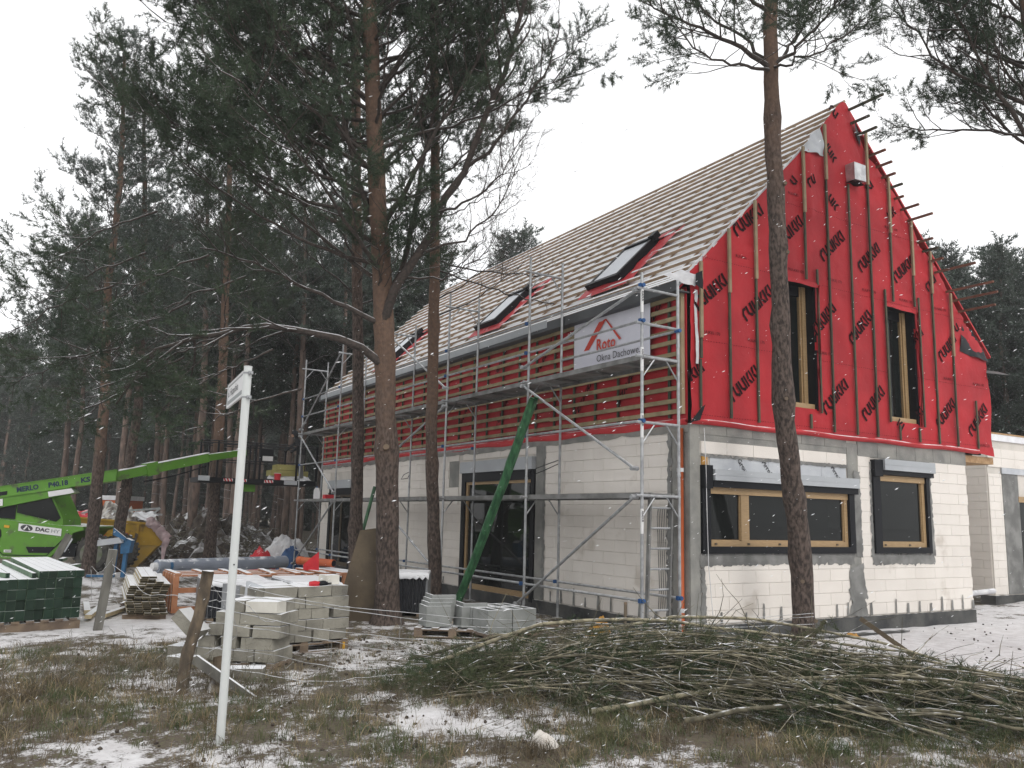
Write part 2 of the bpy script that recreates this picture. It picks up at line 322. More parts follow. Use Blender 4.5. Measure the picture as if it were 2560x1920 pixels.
ii = (np.arange(ny - 1)[:, None] * nx + np.arange(nx - 1)[None]).reshape(-1)
g = MB(); g.quads(gv, np.stack([ii, ii + 1, ii + nx + 1, ii + nx], -1))
m_ground = bpy.data.materials.new('snowy ground'); m_ground.use_nodes = True
n = m_ground.node_tree.nodes; l = m_ground.node_tree.links; p = n['Principled BSDF']; p.inputs['Roughness'].default_value = 0.9
at = n.new('ShaderNodeAttribute'); at.attribute_name = 'snow_cover'; geo = n.new('ShaderNodeNewGeometry')
def _n(s, d=6, r=0.6):
    t = n.new('ShaderNodeTexNoise'); t.inputs['Scale'].default_value = s; t.inputs['Detail'].default_value = d; t.inputs['Roughness'].default_value = r
    l.new(geo.outputs['Position'], t.inputs['Vector']); return t.outputs['Fac']
def _ma(op, a, b):
    x = n.new('ShaderNodeMath'); x.operation = op
    for i, v in enumerate((a, b)):
        if isinstance(v, (int, float)): x.inputs[i].default_value = v
        else: l.new(v, x.inputs[i])
    return x.outputs[0]
def _cr(f, stops):
    r = n.new('ShaderNodeValToRGB'); l.new(f, r.inputs[0]); e = r.color_ramp.elements
    e[0].position, e[0].color = stops[0][0], (*stops[0][1], 1); e[1].position, e[1].color = stops[-1][0], (*stops[-1][1], 1)
    for ps, c in stops[1:-1]: q = e.new(ps); q.color = (*c, 1)
    return r.outputs[0]
f = _ma('ADD', _ma('ADD', at.outputs['Fac'], _ma('MULTIPLY', _ma('SUBTRACT', _n(9), 0.5), 1.1)), _ma('MULTIPLY', _ma('SUBTRACT', _n(45, 4), 0.5), 0.9))
mr = n.new('ShaderNodeMapRange'); mr.interpolation_type = 'SMOOTHSTEP'; mr.inputs['From Min'].default_value = 0.36; mr.inputs['From Max'].default_value = 0.62; l.new(f, mr.inputs['Value'])
dirt = _cr(_n(28, 6), [(0.3, (0.045, 0.034, 0.026)), (0.5, (0.11, 0.085, 0.062)), (0.62, (0.10, 0.10, 0.05)), (0.75, (0.19, 0.155, 0.115))])
snw = _cr(_n(6, 6), [(0.3, (0.54, 0.52, 0.52)), (0.7, (0.76, 0.75, 0.76))])
mx = n.new('ShaderNodeMix'); mx.data_type = 'RGBA'; l.new(mr.outputs[0], mx.inputs['Factor']); l.new(dirt, mx.inputs['A']); l.new(snw, mx.inputs['B'])
l.new(mx.outputs['Result'], p.inputs['Base Color'])
bp = n.new('ShaderNodeBump'); bp.inputs['Strength'].default_value = 0.7; bp.inputs['Distance'].default_value = 0.03
l.new(_ma('ADD', _n(22), _ma('MULTIPLY', mr.outputs[0], 0.5)), bp.inputs['Height']); l.new(bp.outputs[0], p.inputs['Normal'])
go = g.build('ground', m_ground, smooth=True, kind='structure')
a_ = go.data.attributes.new('snow_cover', 'FLOAT', 'POINT'); a_.data.foreach_set('value', np.array(ga, np.float32))

# ================================================================== HOUSE
H = thing('house', 'half built house with red membrane gable, battened roof and white block ground floor', 'house', (0, 0, GZ))
LY = 17.1; GX = 7.42; EX = 8.37; RX = 4.15
fnd = MB(); fnd.box((-.03, -.03, -.7), (GX + .03, LY, -0.02)); fnd.box((GX + .03, 3.0, -.7), (EX + .4, LY, -.02))
fnd.build('foundation', m_plinth, H)
# ground-floor cores (mortar colour shows in the recessed joints)
def wall_cells(total, z0, z1, holes, off):
    """running bond cells (a0,a1,z0,z1) of 0.6 x 0.2 blocks cut by rectangular holes"""
    out = []; row = 0; z = z0
    while z < z1 - 0.03:
        zt = min(z + 0.2, z1); x = -((row % 2) * 0.3 + off)
        while x < total:
            a = max(x, 0); b = min(x + 0.6, total); segs = [(a, b)] if b - a > 0.02 else []
            for (h0, h1, v0, v1) in holes:
                if zt - .02 <= v0 or z + .02 >= v1: continue
                ns = []
                for (a, b) in segs:
                    if b <= h0 or a >= h1: ns.append((a, b)); continue
                    if a < h0 - 0.03: ns.append((a, h0))
                    if b > h1 + 0.03: ns.append((h1, b))
                segs = ns
            out += [(a, b, z, zt) for a, b in segs]
            x += 0.6
        z += 0.2; row += 1
    return out
GH = [(0.23, 3.9, 1.06, 2.56), (4.42, 6.15, 1.06, 2.76), (0, 0.24, -1, 4), (3.74, 4.05, 0.3, 4), (0.2, 3.74, 2.78, 4), (4.05, 8, 2.78, 4)]
gw = MB()
def slab_with_holes(mb, fx, total, zlo, zhi, holes, t0, t1):
    """boxes filling wall minus holes; fx(a,t,z) gives the point"""
    xs_ = sorted({0, total, *[h[0] for h in holes], *[h[1] for h in holes]})
    for a, b in zip(xs_[:-1], xs_[1:]):
        c = (a + b) / 2; z = zlo
        hs = sorted([(h[2], h[3]) for h in holes if h[0] < c < h[1]])
        for v0, v1 in hs + [(zhi, zhi)]:
            if v0 > z: 
                pts = np.array([fx(x, t, zz) for zz in (z, v0) for t in (t0, t1) for x in (a, b)])
                mb.quads(pts, [[0, 2, 3, 1], [4, 5, 7, 6], [0, 1, 5, 4], [2, 6, 7, 3], [0, 4, 6, 2], [1, 3, 7, 5]])
            z = max(z, v1)
WG = [(0.28, 3.82, 1.1, 2.36), (4.48, 6.1, 1.1, 2.6)]
slab_with_holes(gw, lambda a, t, z: (a, t, z), GX, -0.02, 3.06, WG, 0.008, 0.25)
gwo = gw.build('gable_wall', m_joint, H)
# concrete pieces on the gable
cp = MB(); cp.box((-0.004, -0.010, 0), (0.21, .007, 3.05)); cp.build('corner_pillar', m_conc, gwo)
cp = MB(); cp.box((3.75, -.010, 0.3), (4.04, .006, 3.0)); cp.build('middle_pillar', m_conc, gwo)
cp = MB(); cp.box((.21, -0.004, 2.80), (3.75, .006, 2.90)); cp.build('ring_beam', m_conc, gwo)
for i in range(6):
    cp = MB(); a = .21 + i * .59; cp.box((a + .004, -0.012, 2.905), (min(a + .585, 3.75), .006, 3.05)); cp.build('block', m_conc, gwo)
for i in range(6):
    cp = MB(); a = 4.05 + i * .57; cp.box((a + .004, -0.012, 2.78), (min(a + .565, GX), .006, 3.05)); cp.build('block', m_conc, gwo)
_bm = {}
def block_mesh(w_, h_, d_, mat, key='b'):
    k = (key, round(w_, 2), round(h_, 2), round(d_, 2), mat.name)
    if k not in _bm:
        b = MB(); c = 0.006
        x, y, z = w_ / 2, d_ / 2, h_ / 2; c = 0.003
        # chamfered front face: front (y=-d/2) smaller than back
        v = [(-x + c, -y, -z + c), (x - c, -y, -z + c), (x - c, -y, z - c), (-x + c, -y, z - c), (-x, -y + c, -z), (x, -y + c, -z), (x, -y + c, z), (-x, -y + c, z),
             (-x, y, -z), (x, y, -z), (x, y, z), (-x, y, z)]
        f_ = [(0, 1, 2, 3), (0, 4, 5, 1), (1, 5, 6, 2), (2, 6, 7, 3), (3, 7, 4, 0), (4, 8, 9, 5), (5, 9, 10, 6), (6, 10, 11, 7), (7, 11, 8, 4), (8, 11, 10, 9)]
        b.quads(v, f_); _bm[k] = b.mesh('block', mat)
    return _bm[k]
for (a, b, z0, z1) in wall_cells(GX, 0, 2.8, GH, 0.1):
    if b - a < 0.05: continue
    me = block_mesh(b - a - 0.004, z1 - z0 - 0.004, 0.05, m_block)
    o = link('block', me, gwo, loc=((a + b) / 2, 0.015 + random.uniform(-.0015, .0015), (z0 + z1) / 2))
# long wall (x = 0 plane, facing -X)
LW = [(4.35, 7.42, -.1, 2.52), (14.3, 16.35, -.1, 2.4)]
LH = [(4.35, 7.42, -.1, 2.76), (14.3, 16.35, -.1, 2.8), (0, .42, -1, 4), (4.02, 4.35, -1, 4), (7.42, 7.62, 1.9, 4), (7.62, 8.1, 2.2, 2.8), (13.95, 14.3, -1, 4)]
lw = MB(); slab_with_holes(lw, lambda a, t, z: (t, max(a, .26) if a < .1 else a, z), LY, -0.02, 3.06, [(a, b, -.02, d) for a, b, c_, d in LW], 0.008, 0.25)
lwo = lw.build('long_wall', m_joint, H)
for (a, b) in ((0.008, .40), (4.03, 4.34), (13.96, 14.29)):
    cp = MB(); cp.box((-0.0105, a, 0), (.006, b, 3.05)); cp.build('concrete_pillar', m_conc, lwo)
cp = MB(); cp.box((0, 7.63, 2.2), (.006, 8.09, 2.8)); cp.build('concrete_patch', m_conc, lwo)
cells = [c for c in wall_cells(LY, 0, 3.05, LH, 0.25) if c[1] - c[0] > 0.05]
far = MB(); cnt = 0
for (a, b, z0, z1) in cells:
    if a < 13 :
        me = block_mesh(b - a - 0.004, z1 - z0 - 0.004, 0.05, m_block); cnt += 1
        o = link('block', me, lwo, loc=(0.015 + random.uniform(-.0015, .0015), (a + b) / 2, (z0 + z1) / 2)); o.rotation_euler = (0, 0, -math.pi / 2)
    else: far.box((-.01, a + .003, z0 + .003), (.04, b - .003, z1 - .002))
far.build('far_blocks', m_block, lwo, kind='stuff')
# mortar smears with ragged edges, 4 mm proud
def smear(pts, mk, parent, name='mortar_patch', amp=0.03, mat=None, seg=0.05):
    out = []
    for i in range(len(pts)):
        a = np.array(pts[i]); b = np.array(pts[(i + 1) % len(pts)]); k = max(1, int(np.linalg.norm(b - a) / seg))
        for j in range(k): out.append(a + (b - a) * j / k + RNG.normal(0, amp * .5, 2))
    _so[0] += .0006 if _so[0] < .034 else -.017
    mb = MB(); mb.poly([mk(u, v) for u, v in out]); return mb.build(name, mat or m_mortar, parent)
_so = [0.0165]
G_ = lambda u, v: (u, -_so[0], v)
L_ = lambda u, v: (-_so[0], u, v)
smear([(0.2, .88), (3.86, .88), (3.86, 1.07), (.2, 1.07)], G_, gwo)
smear([(4.36, .86), (6.2, .86), (6.2, 1.06), (4.36, 1.06)], G_, gwo)
smear([(6.10, 1.0), (6.24, 1.0), (6.2, 2.5), (6.1, 2.5)], G_, gwo)
smear([(4.33, 1.0), (4.42, 1.0), (4.42, 2.7), (4.36, 2.7)], G_, gwo)
smear([(.2, .0), (.32, 0.0), (.28, 1.0), (.2, 1.0)], G_, gwo)
smear([(3.66, .25), (4.16, .25), (4.08, .9), (3.72, .8)], G_, gwo)
smear([(3.62, 0.0), (4.2, .0), (4.05, .34), (3.8, .34)], G_, gwo)
smear([(3.9, 1.0), (4.09, 1.0), (4.07, 2.5), (3.9, 2.5)], G_, gwo, amp=.02)
smear([(.21, 2.55), (3.75, 2.55), (3.75, 2.6), (.21, 2.59)], G_, gwo, amp=.015)
for x in (0.62, 1.15, 1.55, 1.95, 2.35, 3.33, 3.62, 4.25, 4.95, 5.3, 5.65, 6.0, 6.35, 6.68, 7.02, 7.36):
    hgt = RNG.uniform(.14, .3); w_ = RNG.uniform(.02, .04)
    smear([(x - w_, 0), (x + w_, 0), (x + w_ * .7, hgt), (x - w_ * .6, hgt)], G_, gwo, amp=.008)
for y in (0.75, 1.15, 1.5, 1.9, 2.25, 2.65, 3.0, 3.4, 3.75, 8.2, 8.8, 9.4, 10.0, 10.6, 11.3):
    hgt = RNG.uniform(.14, .32); w_ = RNG.uniform(.02, .045)
    smear([(y - w_, 0), (y + w_, 0), (y + w_ * .7, hgt), (y - w_ * .6, hgt)], L_, lwo, amp=.008)
smear([(.38, 0), (.52, 0), (.46, 3.0), (.38, 3.0)], L_, lwo, amp=.03)
smear([(3.98, 0.0), (4.07, 0.0), (4.07, 3.0), (4.0, 3.0)], L_, lwo, amp=.025)
smear([(0, 2.93), (LY, 2.93), (LY, 3.06), (0, 3.06)], L_, lwo, amp=.03, seg=.2, mat=m_conc)
# rest of the shell
sh = MB(); sh.box((0.25, LY - .25, 0), (EX, LY, 5.3)); sh.box((EX - .25, 3.0, 0), (EX, LY - .25, 5.3)); sh.box((GX - .25, .25, 0), (GX, 3.0, 3.0))
sh.box((GX, 2.9, -.02), (EX - .25, 3.0, 3.0)); sh.build('rear_wall', m_block, H)
sh = MB(); sh.box((.25, .25, 2.98), (EX - .25, LY - .25, 3.1)); sh.build('floor_slab', m_conc, H)
sh = MB(); sh.box((.25, .25, -.02), (GX - .25, LY - .25, .0)); sh.build('floor', m_interior, H)
sh = MB(); sh.prism([(0.02, 3.1), (EX - .02, 3.1), (EX - .02, 5.2), (RX, 9.3), (.02, 5.2)], .2, (0, LY - .2, 0), ((1, 0, 0), (0, 0, 1), (0, 1, 0))); sh.build('rear_gable', m_red, H)
sh = MB(); sh.box((GX + .0, 0.02, 2.86), (EX + .1, 2.95, 3.0)); sh.build('soffit_board', m_osb, H)

# ---- windows of the gable ground floor
def win_gable(x0, x1, z0, z1, boxz, frame_l, frame_r, mull=None, foil=None):
    wd = MB(); fr = .0
    F0, F1 = -.055, .05
    wd.box((x0, F0, z0), (x1, F1, z0 + .11)); wd.box((x0, F0, z0 + .11), (x0 + frame_l, F1, boxz)); wd.box((x1 - frame_r, F0, z0 + .11), (x1, F1, boxz))
    W_ = wd.build('window', m_black, H)
    a, b, c, d = x0 + frame_l, x1 - frame_r, z0 + .11, boxz
    tb = MB(); t = .085
    tb.box((a, .0, c), (b, .06, c + t)); tb.box((a, -.02, d - t * 1.25), (b, .06, d - .001)); tb.box((a, .0, c + t), (a + .03, .06, d - t * 1.25)); tb.box((b - t, .0, c + t), (b, .06, d - t * 1.25))
    if mull: tb.box((mull[0], .0, c + t), (mull[1], .06, d - t * 1.25))
    tb.build('frame', m_pine_wood, W_)
    # rebated inner bead lines
    bd = MB()
    for (p0, p1) in ([(a + .03, mull[0]), (mull[1], b - t)] if mull else [(a + .03, b - t)]):
        bd.box((p0, .018, c + t), (p1, .05, c + t + .018)); bd.box((p0, .018, c + t), (p0 + .018, .05, d - t)); bd.box((p1 - .018, .018, c + t), (p1, .05, d - t)); 
    bd.build('bead', m_pine_wood, W_)
    for (p0, p1) in ([(a + .03, mull[0]), (mull[1], b - t)] if mull else [(a + .03, b - t)]):
        gl = MB(); gl.box((p0, .045, c + t), (p1, .05, d - t * 1.25)); gl.build('pane', m_glass, W_)
    lu = MB()
    for x in np.arange(a + .12, b - .1, .72): lu.box((x, -.012, c + .025), (x + .05, .0, c + .055))
    lu.build('drain_cap', m_ply, W_)
    return W_
W1 = win_gable(.22, 3.86, 1.06, 2.10, 2.09, .17, .14, mull=(1.10, 1.28))
sb = MB(); sb.box((.42, -.09, 2.085), (3.93, -.02, 2.19)); s1 = sb.build('shutter_rail', m_black, W1)
sb = MB(); sb.box((.42, -.13, 2.19), (3.92, .0, 2.36)); sb.box((.42, -.135, 2.27), (3.92, -.13, 2.28)); sb.build('shutter_box', m_greypl, W1)
sb = MB(); sb.box((.22, -.10, 2.06), (.40, .0, 2.42)); sb.build('box_end', m_black, W1)
fo = MB(); 
for i in range(5): a = .42 + i * .66; fo.box((a, -.008, 2.362), (min(a + .655, 3.74), .004, 2.555))
foo = fo.build('foil_strip', m_foil, H)
tx = MB()
for (x, ang, s_) in ((1.02, -50, 'Group'), (1.58, -48, 'PirroGroup'), (3.30, -48, 'PirroGr')):
    a = R(ang); text_geo(tx, s_, .12, (x, -.010, 2.53), (math.cos(a), 0, math.sin(a)), (-math.sin(a), 0, math.cos(a)), bold=.003)
# keep only the part of the lettering that falls on the strip
tx.build('print', m_darkprint, foo)
cf = MB(); cf.box((.24, -.02, 2.42), (.36, .0, 2.56)); cf.build('foam_blob', m_tarp, H)
W2 = win_gable(4.41, 6.1, 1.06, 2.48, 2.47, .2, .1)
sb = MB(); sb.box((4.66, -.09, 2.475), (6.2, -.02, 2.56)); sb.build('shutter_rail', m_black, W2)
sb = MB(); sb.box((4.66, -.13, 2.56), (6.2, .0, 2.76)); sb.box((4.66, -.135, 2.655), (6.2, -.13, 2.665)); sb.build('shutter_box', m_greypl, W2)
sb = MB(); sb.box((4.41, -.10, 2.44), (4.64, .0, 2.74)); sb.build('box_end', m_black, W2)
# ---- long wall glazed doors
def door_long(y0, y1, zt, z0):
    d = MB(); d.box((-.04, y0, z0), (.05, y0 + .12, zt)); d.box((-.04, y1 - .16, z0), (.05, y1, zt)); d.box((-.05, y0 + .12, zt - .2), (.05, y1 - .16, zt))
    D_ = d.build('terrace_door', m_black, H)
    b = MB(); b.box((.0, y0 + .12, z0 + .05), (.06, y1 - .16, z0 + .17)); b.box((.0, y1 - .24, z0 + .17), (.06, y1 - .16, zt - .2)); b.box((.0, y0 + .12, zt - .26), (.06, y1 - .24, zt - .2)); b.box((.0, y0 + .12, z0 + .17), (.06, y0 + .17, zt - .26))
    b.box((.01, (y0 + y1) / 2 - .04, z0 + .17), (.05, (y0 + y1) / 2 + .04, zt - .26)) if y1 - y0 < 2.5 else None
    b.build('frame', m_pine_wood if y1 - y0 > 2.5 else m_ply, D_)
    p_ = MB(); p_.box((.04, y0 + .17, z0 + .17), (.045, y1 - .24, zt - .26)); p_.build('pane', m_glass, D_)
    q_ = MB(); q_.box((-.10, y0, zt + .0), (.004, y1, zt + .25)); q_.build('shutter_box', m_greypl, D_)
door_long(4.36, 7.4, 2.5, -.08); door_long(14.32, 16.33, 2.3, -.08)

# ---- gable membrane
UW = [(2.12, 2.93, 3.52, 5.74), (5.0, 5.84, 3.49, 5.70)]
top = [(0.0, 5.5), (2.5, 8.0), (2.66, 8.16), (2.9, 8.42), (3.3, 8.85), (3.64, 9.25), (3.9, 9.52), (4.0, 9.57), (4.12, 9.52), (4.2, 9.36), (4.3, 9.28), (4.46, 8.87), (4.62, 8.62), (4.94, 8.44), (5.2, 8.24), (5.85, 7.63),
       (6.2, 7.1), (6.55, 6.9), (6.8, 6.62), (7.25, 6.11), (7.6, 5.78), (7.95, 5.45), (8.37, 5.12)]
tx_, tz_ = zip(*top)
def wob(x, z): return -0.045 - 0.022 * abs(fbm(x, z, 1.3, 4)) - 0.018 * fbm(x, z, 4.0, 7) - .012 * abs(fbm(x, z, 2.2, 17)) - (0.05 * math.exp(-((x - 2.9) ** 2) / .03) if z > 7 and z < 8.3 else 0)
cols = sorted(set(list(np.round(np.arange(0, 8.38, .09), 3)) + [2.12, 2.93, 5.0, 5.84, 8.37])); rows = sorted(set(list(np.round(np.arange(3.06, 5.75, .09), 3)) + [3.49, 3.52, 5.70, 5.74]))
mb = MB()
def right_edge(z): return 8.36 + 0.03 * math.sin(z * 5) - (0.05 if z > 4.6 else 0)
gp = {}
def vid(x, z):
    k = (round(x, 3), round(z, 3))
    if k not in gp: gp[k] = mb.addv([(min(x, right_edge(z)), wob(x, z), z - (0.05 * (x - 7.8) / .57 if z < 3.07 and x > 7.8 else 0))])
    return gp[k]
qs = []
for x0, x1 in zip(cols[:-1], cols[1:]):
    for z0, z1 in zip(rows[:-1], rows[1:]):
        c = ((x0 + x1) / 2, (z0 + z1) / 2)
        if any(a < c[0] < b and d < c[1] < e for a, b, d, e in UW): continue
        t0, t1 = np.interp(x0, tx_, tz_), np.interp(x1, tx_, tz_)
        if z0 >= min(t0, t1): continue
        a0, a1 = min(z1, t0), min(z1, t1)
        qs.append((vid(x0, z0), vid(x1, z0), vid(x1, a1) if a1 < z1 else vid(x1, z1), vid(x0, a0) if a0 < z1 else vid(x0, z1)))
    t0, t1 = np.interp(x0, tx_, tz_), np.interp(x1, tx_, tz_)
    if min(t0, t1) > rows[-1]:
        N = 44; zb = rows[-1]
        for i in range(N):
            za = [zb + (t0 - zb) * i / N, zb + (t1 - zb) * i / N, zb + (t1 - zb) * (i + 1) / N, zb + (t0 - zb) * (i + 1) / N]
            qs.append((vid(x0, za[0]), vid(x1, za[1]), vid(x1, za[2]), vid(x0, za[3])))
mb.q.append(np.array(qs))
gm = mb.build('gable_membrane', m_red, H, smooth=True)
# folded lower flap and torn flaps
fl = MB(); nn_ = 60; P0 = []
for i in range(nn_ + 1):
    x = 7.85 * i / nn_; zb = 3.09 + .01 * math.sin(x * 3); P0 += [(x, -.055, zb + .04), (x, -.115 - .012 * math.sin(x * 7), zb - .005 + .012 * math.sin(x * 2.3)), (x, -.02, zb - .045)]
fq = []
for i in range(nn_):
    for j in range(2): a = i * 3 + j; fq.append((a, a + 1, a + 4, a + 3))
fl.quads(P0, fq); m_flap = M('snow dusted red flap', (0.55, 0.04, 0.048), (0.48, 0.034, 0.04), 2, .6, .2, 10, snow=.55, sscale=2.2, slo=.3, shi=.7); fl.build('lower_flap', m_flap, H, smooth=True)
fl = MB(); P0 = []
for i in range(80):
    y = LY * i / 79; P0 += [(-.05, y, 3.14), (-.085, y, 3.09 + .015 * math.sin(y * 5)), (-.03, y, 3.03 + .02 * math.sin(y * 3.1))]
fl.quads(P0, [(i * 3 + j, i * 3 + j + 3, i * 3 + j + 4, i * 3 + j + 1) for i in range(79) for j in range(2)]); fl.build('lower_flap', m_flap, H, smooth=True)
# wind-lifted foil at the left rake, black flaps at right
def crumple(P, mat, name, parent, n=10, amp=.03, **k):
    """bilinear patch from 4 corners with noise; P = [p00,p10,p11,p01]"""
    P = [np.array(p, float) for p in P]; V = []
    nrm = np.cross(P[1] - P[0], P[3] - P[0]); nrm /= np.linalg.norm(nrm) + 1e-9
    for j in range(n + 1):
        for i in range(n + 1):
            u, v = i / n, j / n; p_ = (1 - u) * (1 - v) * P[0] + u * (1 - v) * P[1] + u * v * P[2] + (1 - u) * v * P[3]
            V.append(p_ + nrm * amp * 2 * fbm(p_[0] * 3 + p_[1], p_[2] * 3, 1.0, P[0][0]))
    mb = MB(); mb.quads(V, [(j * (n + 1) + i, j * (n + 1) + i + 1, (j + 1) * (n + 1) + i + 1, (j + 1) * (n + 1) + i) for j in range(n) for i in range(n)])
    return mb.build(name, mat, parent, smooth=True, **k)
crumple([(2.72, -.12, 8.2), (3.32, -.12, 8.28), (3.27, -.05, 8.82), (3.0, -.05, 8.62)], m_foil, 'lifted_foil', H, amp=.03)
crumple([(7.35, -.08, 5.1), (8.32, -.10, 4.98), (8.3, -.04, 5.2), (7.55, -.05, 5.85)], m_black, 'torn_flap', H, amp=.03)
crumple([(4.25, -.10, 8.95), (4.46, -.1, 8.72), (4.42, -.05, 8.95), (4.22, -.05, 9.2)], m_black, 'torn_flap', H, amp=.03)
crumple([(8.3, -.3, 4.75), (8.7, -.32, 4.72), (8.7, .3, 4.86), (8.3, .3, 4.9)], m_greypl, 'eave_pipe', H, amp=.0)
crumple([(-.55, -.03, 5.33), (.02, -.16, 5.24), (.08, -.18, 5.42), (-.12, .02, 5.52)], m_whitebag, 'loose_foil', H, amp=.04)
crumple([(-.02, -.18, 5.24), (.12, -.2, 5.18), (.14, -.2, 5.5), (.02, -.18, 5.44)], m_black, 'torn_flap', H, amp=.02)
crumple([(-.06, -.1, 3.06), (.1, -.14, 3.1), (.22, -.14, 3.36), (.12, -.12, 3.28)], m_black, 'torn_flap', H, amp=.02)
crumple([(.07, -.07, 4.0), (.13, -.07, 4.0), (.13, -.07, 5.2), (.07, -.07, 5.2)], m_whitebag, 'perforated_strip', H, amp=.02)
# logos
LET = {'r': ([[(0, 0), (.24, 0), (.24, .58), (.38, .76), (.62, .76), (.62, 1), (.28, 1), (0, .68)]], .70),
       'u': ([[(0, 1), (.24, 1), (.24, .38), (.36, .24), (.5, .24), (.5, 0), (.28, 0), (0, .3)], [(.56, 0), (.8, 0), (.8, 1), (.56, 1)]], .90),
       'k': ([[(0, 0), (.24, 0), (.24, 1), (0, 1)], [(.30, .52), (.56, 1), (.84, 1), (.56, .5)], [(.30, .46), (.56, .48), (.88, 0), (.60, 0)]], .92),
       'i': ([[(0, 0), (.24, 0), (.24, 1), (0, 1)]], .3)}
def logo(mb, x0, z0, x1, z1, word='ruukki', hgt=.215, lift=.012):
    d = np.array([x1 - x0, z1 - z0]); L = np.linalg.norm(d); a = math.atan2(d[1], d[0])
    wid = sum(LET[c][1] for c in word) - .06; s_ = (L + .12) / wid if word == 'ruukki' else hgt
    e1 = np.array([math.cos(a), math.sin(a)]); e2 = np.array([-math.sin(a), math.cos(a)])
    o = np.array([x0, z0]) - e1 * .06 - e2 * hgt * .5; x = 0
    for c in word:
        for pl in LET[c][0]:
            pts = []
            for (u, v) in pl:
                q2 = o + e1 * (x + u) * s_ + e2 * v * hgt * 1.0
                pts.append((q2[0], wob(q2[0], q2[1]) - lift, q2[1]))
            mb.poly(pts)
        x += LET[c][1]
    return mb
LG = [(1.03, 6.39, 1.61, 6.87), (2.08, 6.37, 2.63, 6.88), (3.21, 6.35, 3.75, 6.82), (4.3, 6.34, 4.81, 6.8), (5.34, 6.31, 5.89, 6.76), (0.14, 4.98, 0.72, 5.47), (1.22, 4.96, 1.8, 5.46),
      (2.96, 4.95, 3.43, 5.42), (3.95, 4.9, 4.46, 5.42), (6.7, 4.92, 7.18, 5.36), (0.91, 3.58, 1.41, 4.02), (3.16, 3.56, 3.70, 4.04), (4.22, 3.53, 4.73, 4.02),
      (6.49, 3.55, 6.99, 4.0), (7.6, 3.49, 8.14, 4.0)]
for L in LG: logo(MB(), *L).build('printed_logo', m_print, gm)
for (x0, z0, x1, z1, wd) in ((5.86, 5.18, 6.16, 5.40, 'kki'), (-.0, 3.81, .33, 4.05, 'kki'), (3.62, 9.31, 3.98, 9.05, 'ru'), (3.4, 8.55, 3.75, 8.2, 'uuk'), (3.5, 7.5, 3.78, 7.25, 'uk'), (2.9, 7.66, 3.2, 7.9, 'ru'),
                             (4.6, 7.95, 4.85, 8.2, 'ru'), (6.38, 6.29, 6.72, 6.6, 'ruu'), (5.25, 7.55, 5.55, 7.8, 'kk'), (5.25, 3.46, 5.55, 3.24, 'ki'), (5.87, 3.7, 6.1, 3.92, 'ki'), (7.2, 5.0 + .5, 7.5, 5.75, 'ru'), (2.5, 7.6, 2.62, 7.8, 'u')):
    logo(MB(), x0, z0, x1, z1, wd, .17).build('printed_logo', m_print, gm)
tx = MB()
for (x, z) in ((1.02, 5.92), (2.3, 5.92), (3.29, 5.90), (4.32, 5.88), (5.42, 5.86), (2.35, 7.33), (5.08, 7.26), (0.23, 4.52), (1.24, 4.51), (2.97, 4.52), (6.55, 5.86), (6.76, 4.46), (7.75, 4.45), (7.8, 3.2), (.05, 3.13)):
    w_ = []; text_geo(tx, 'RUUKKI 170', .075, (x, wob(x, z) - .01, z), (1, 0, 0), (0, 0, 1), sx=1.0)
for z, xa, xb in ((5.78, .2, 8.1), (4.40, 0.1, 8.3), (7.15, 1.8, 6.2), (3.2, .1, 8.2)):
    x = xa
    while x < xb:
        if not any(a - .02 < x < b + .02 and d < z < e for a, b, d, e in UW):
            y_ = wob(x, z) - .006; tx.quads([(x, y_, z), (x + .028, y_, z), (x + .028, y_, z + .007), (x, y_, z + .007)], [(0, 1, 2, 3)])
        x += .055
tx.build('small_print', m_print, gm)
# upper windows
for i, (a, b, c, d) in enumerate(UW):
    r_ = MB(); r_.box((a - .02, -.06, c - .02), (a, .22, d + .02)); r_.box((b, -.06, c - .02), (b + .05, .22, d + .02)); r_.box((b - .004, -.05, c + .09), (b, .11, d)); r_.box((a, .15, d - .18), (b - .13, .2, d)); r_.box((a - .02, -.04, d), (b + .05, .22, d + .05))
    U_ = r_.build('upper_window', m_black, H)
    t = MB(); t.box((a, -.02, c), (b, .20, c + .09)); t.box((b - .10, .11, c + .09), (b - .001, .20, d - .001)); t.box((b - .13, .14, c + .09), (b - .10, .2, d)); t.box((a, .12, c + .09), (a + .07, .2, d))
    t.build('frame', m_pine_wood, U_)
    t = MB(); t.box((a + .07, .17, c + .09), (b - .16, .178, d - .2)); t.build('pane', m_glass, U_)
    crumple([(b + .03, -.14, c - .05), (b + .09, -.07, c - .05), (b + .10, -.07, d), (b + .04, -.16, d)], m_red, 'window_flap', H, amp=.02)
    crumple([(a - .06, -.08, d - .02), (b + .1, -.12, d - .05), (b + .1, -.06, d + .06), (a - .06, -.06, d + .06)], m_red, 'window_flap', H, amp=.015)
t = MB(); t.box((5.03, .10, 5.0), (5.09, .13, 5.45)); t.box((5.11, .10, 5.02), (5.15, .13, 5.4)); t.build('hanging_foil', m_whitebag, H)
# upper gable backing wall
ub = MB(); slab_with_holes(ub, lambda a, t_, z: (a, t_, z), EX, 3.06, 5.3, UW, .21, .26); ub.prism([(0, 5.3), (EX, 5.3), (RX, 9.3)], .05, (0, .21, 0)); ub.build('gable_backing', m_interior, H)
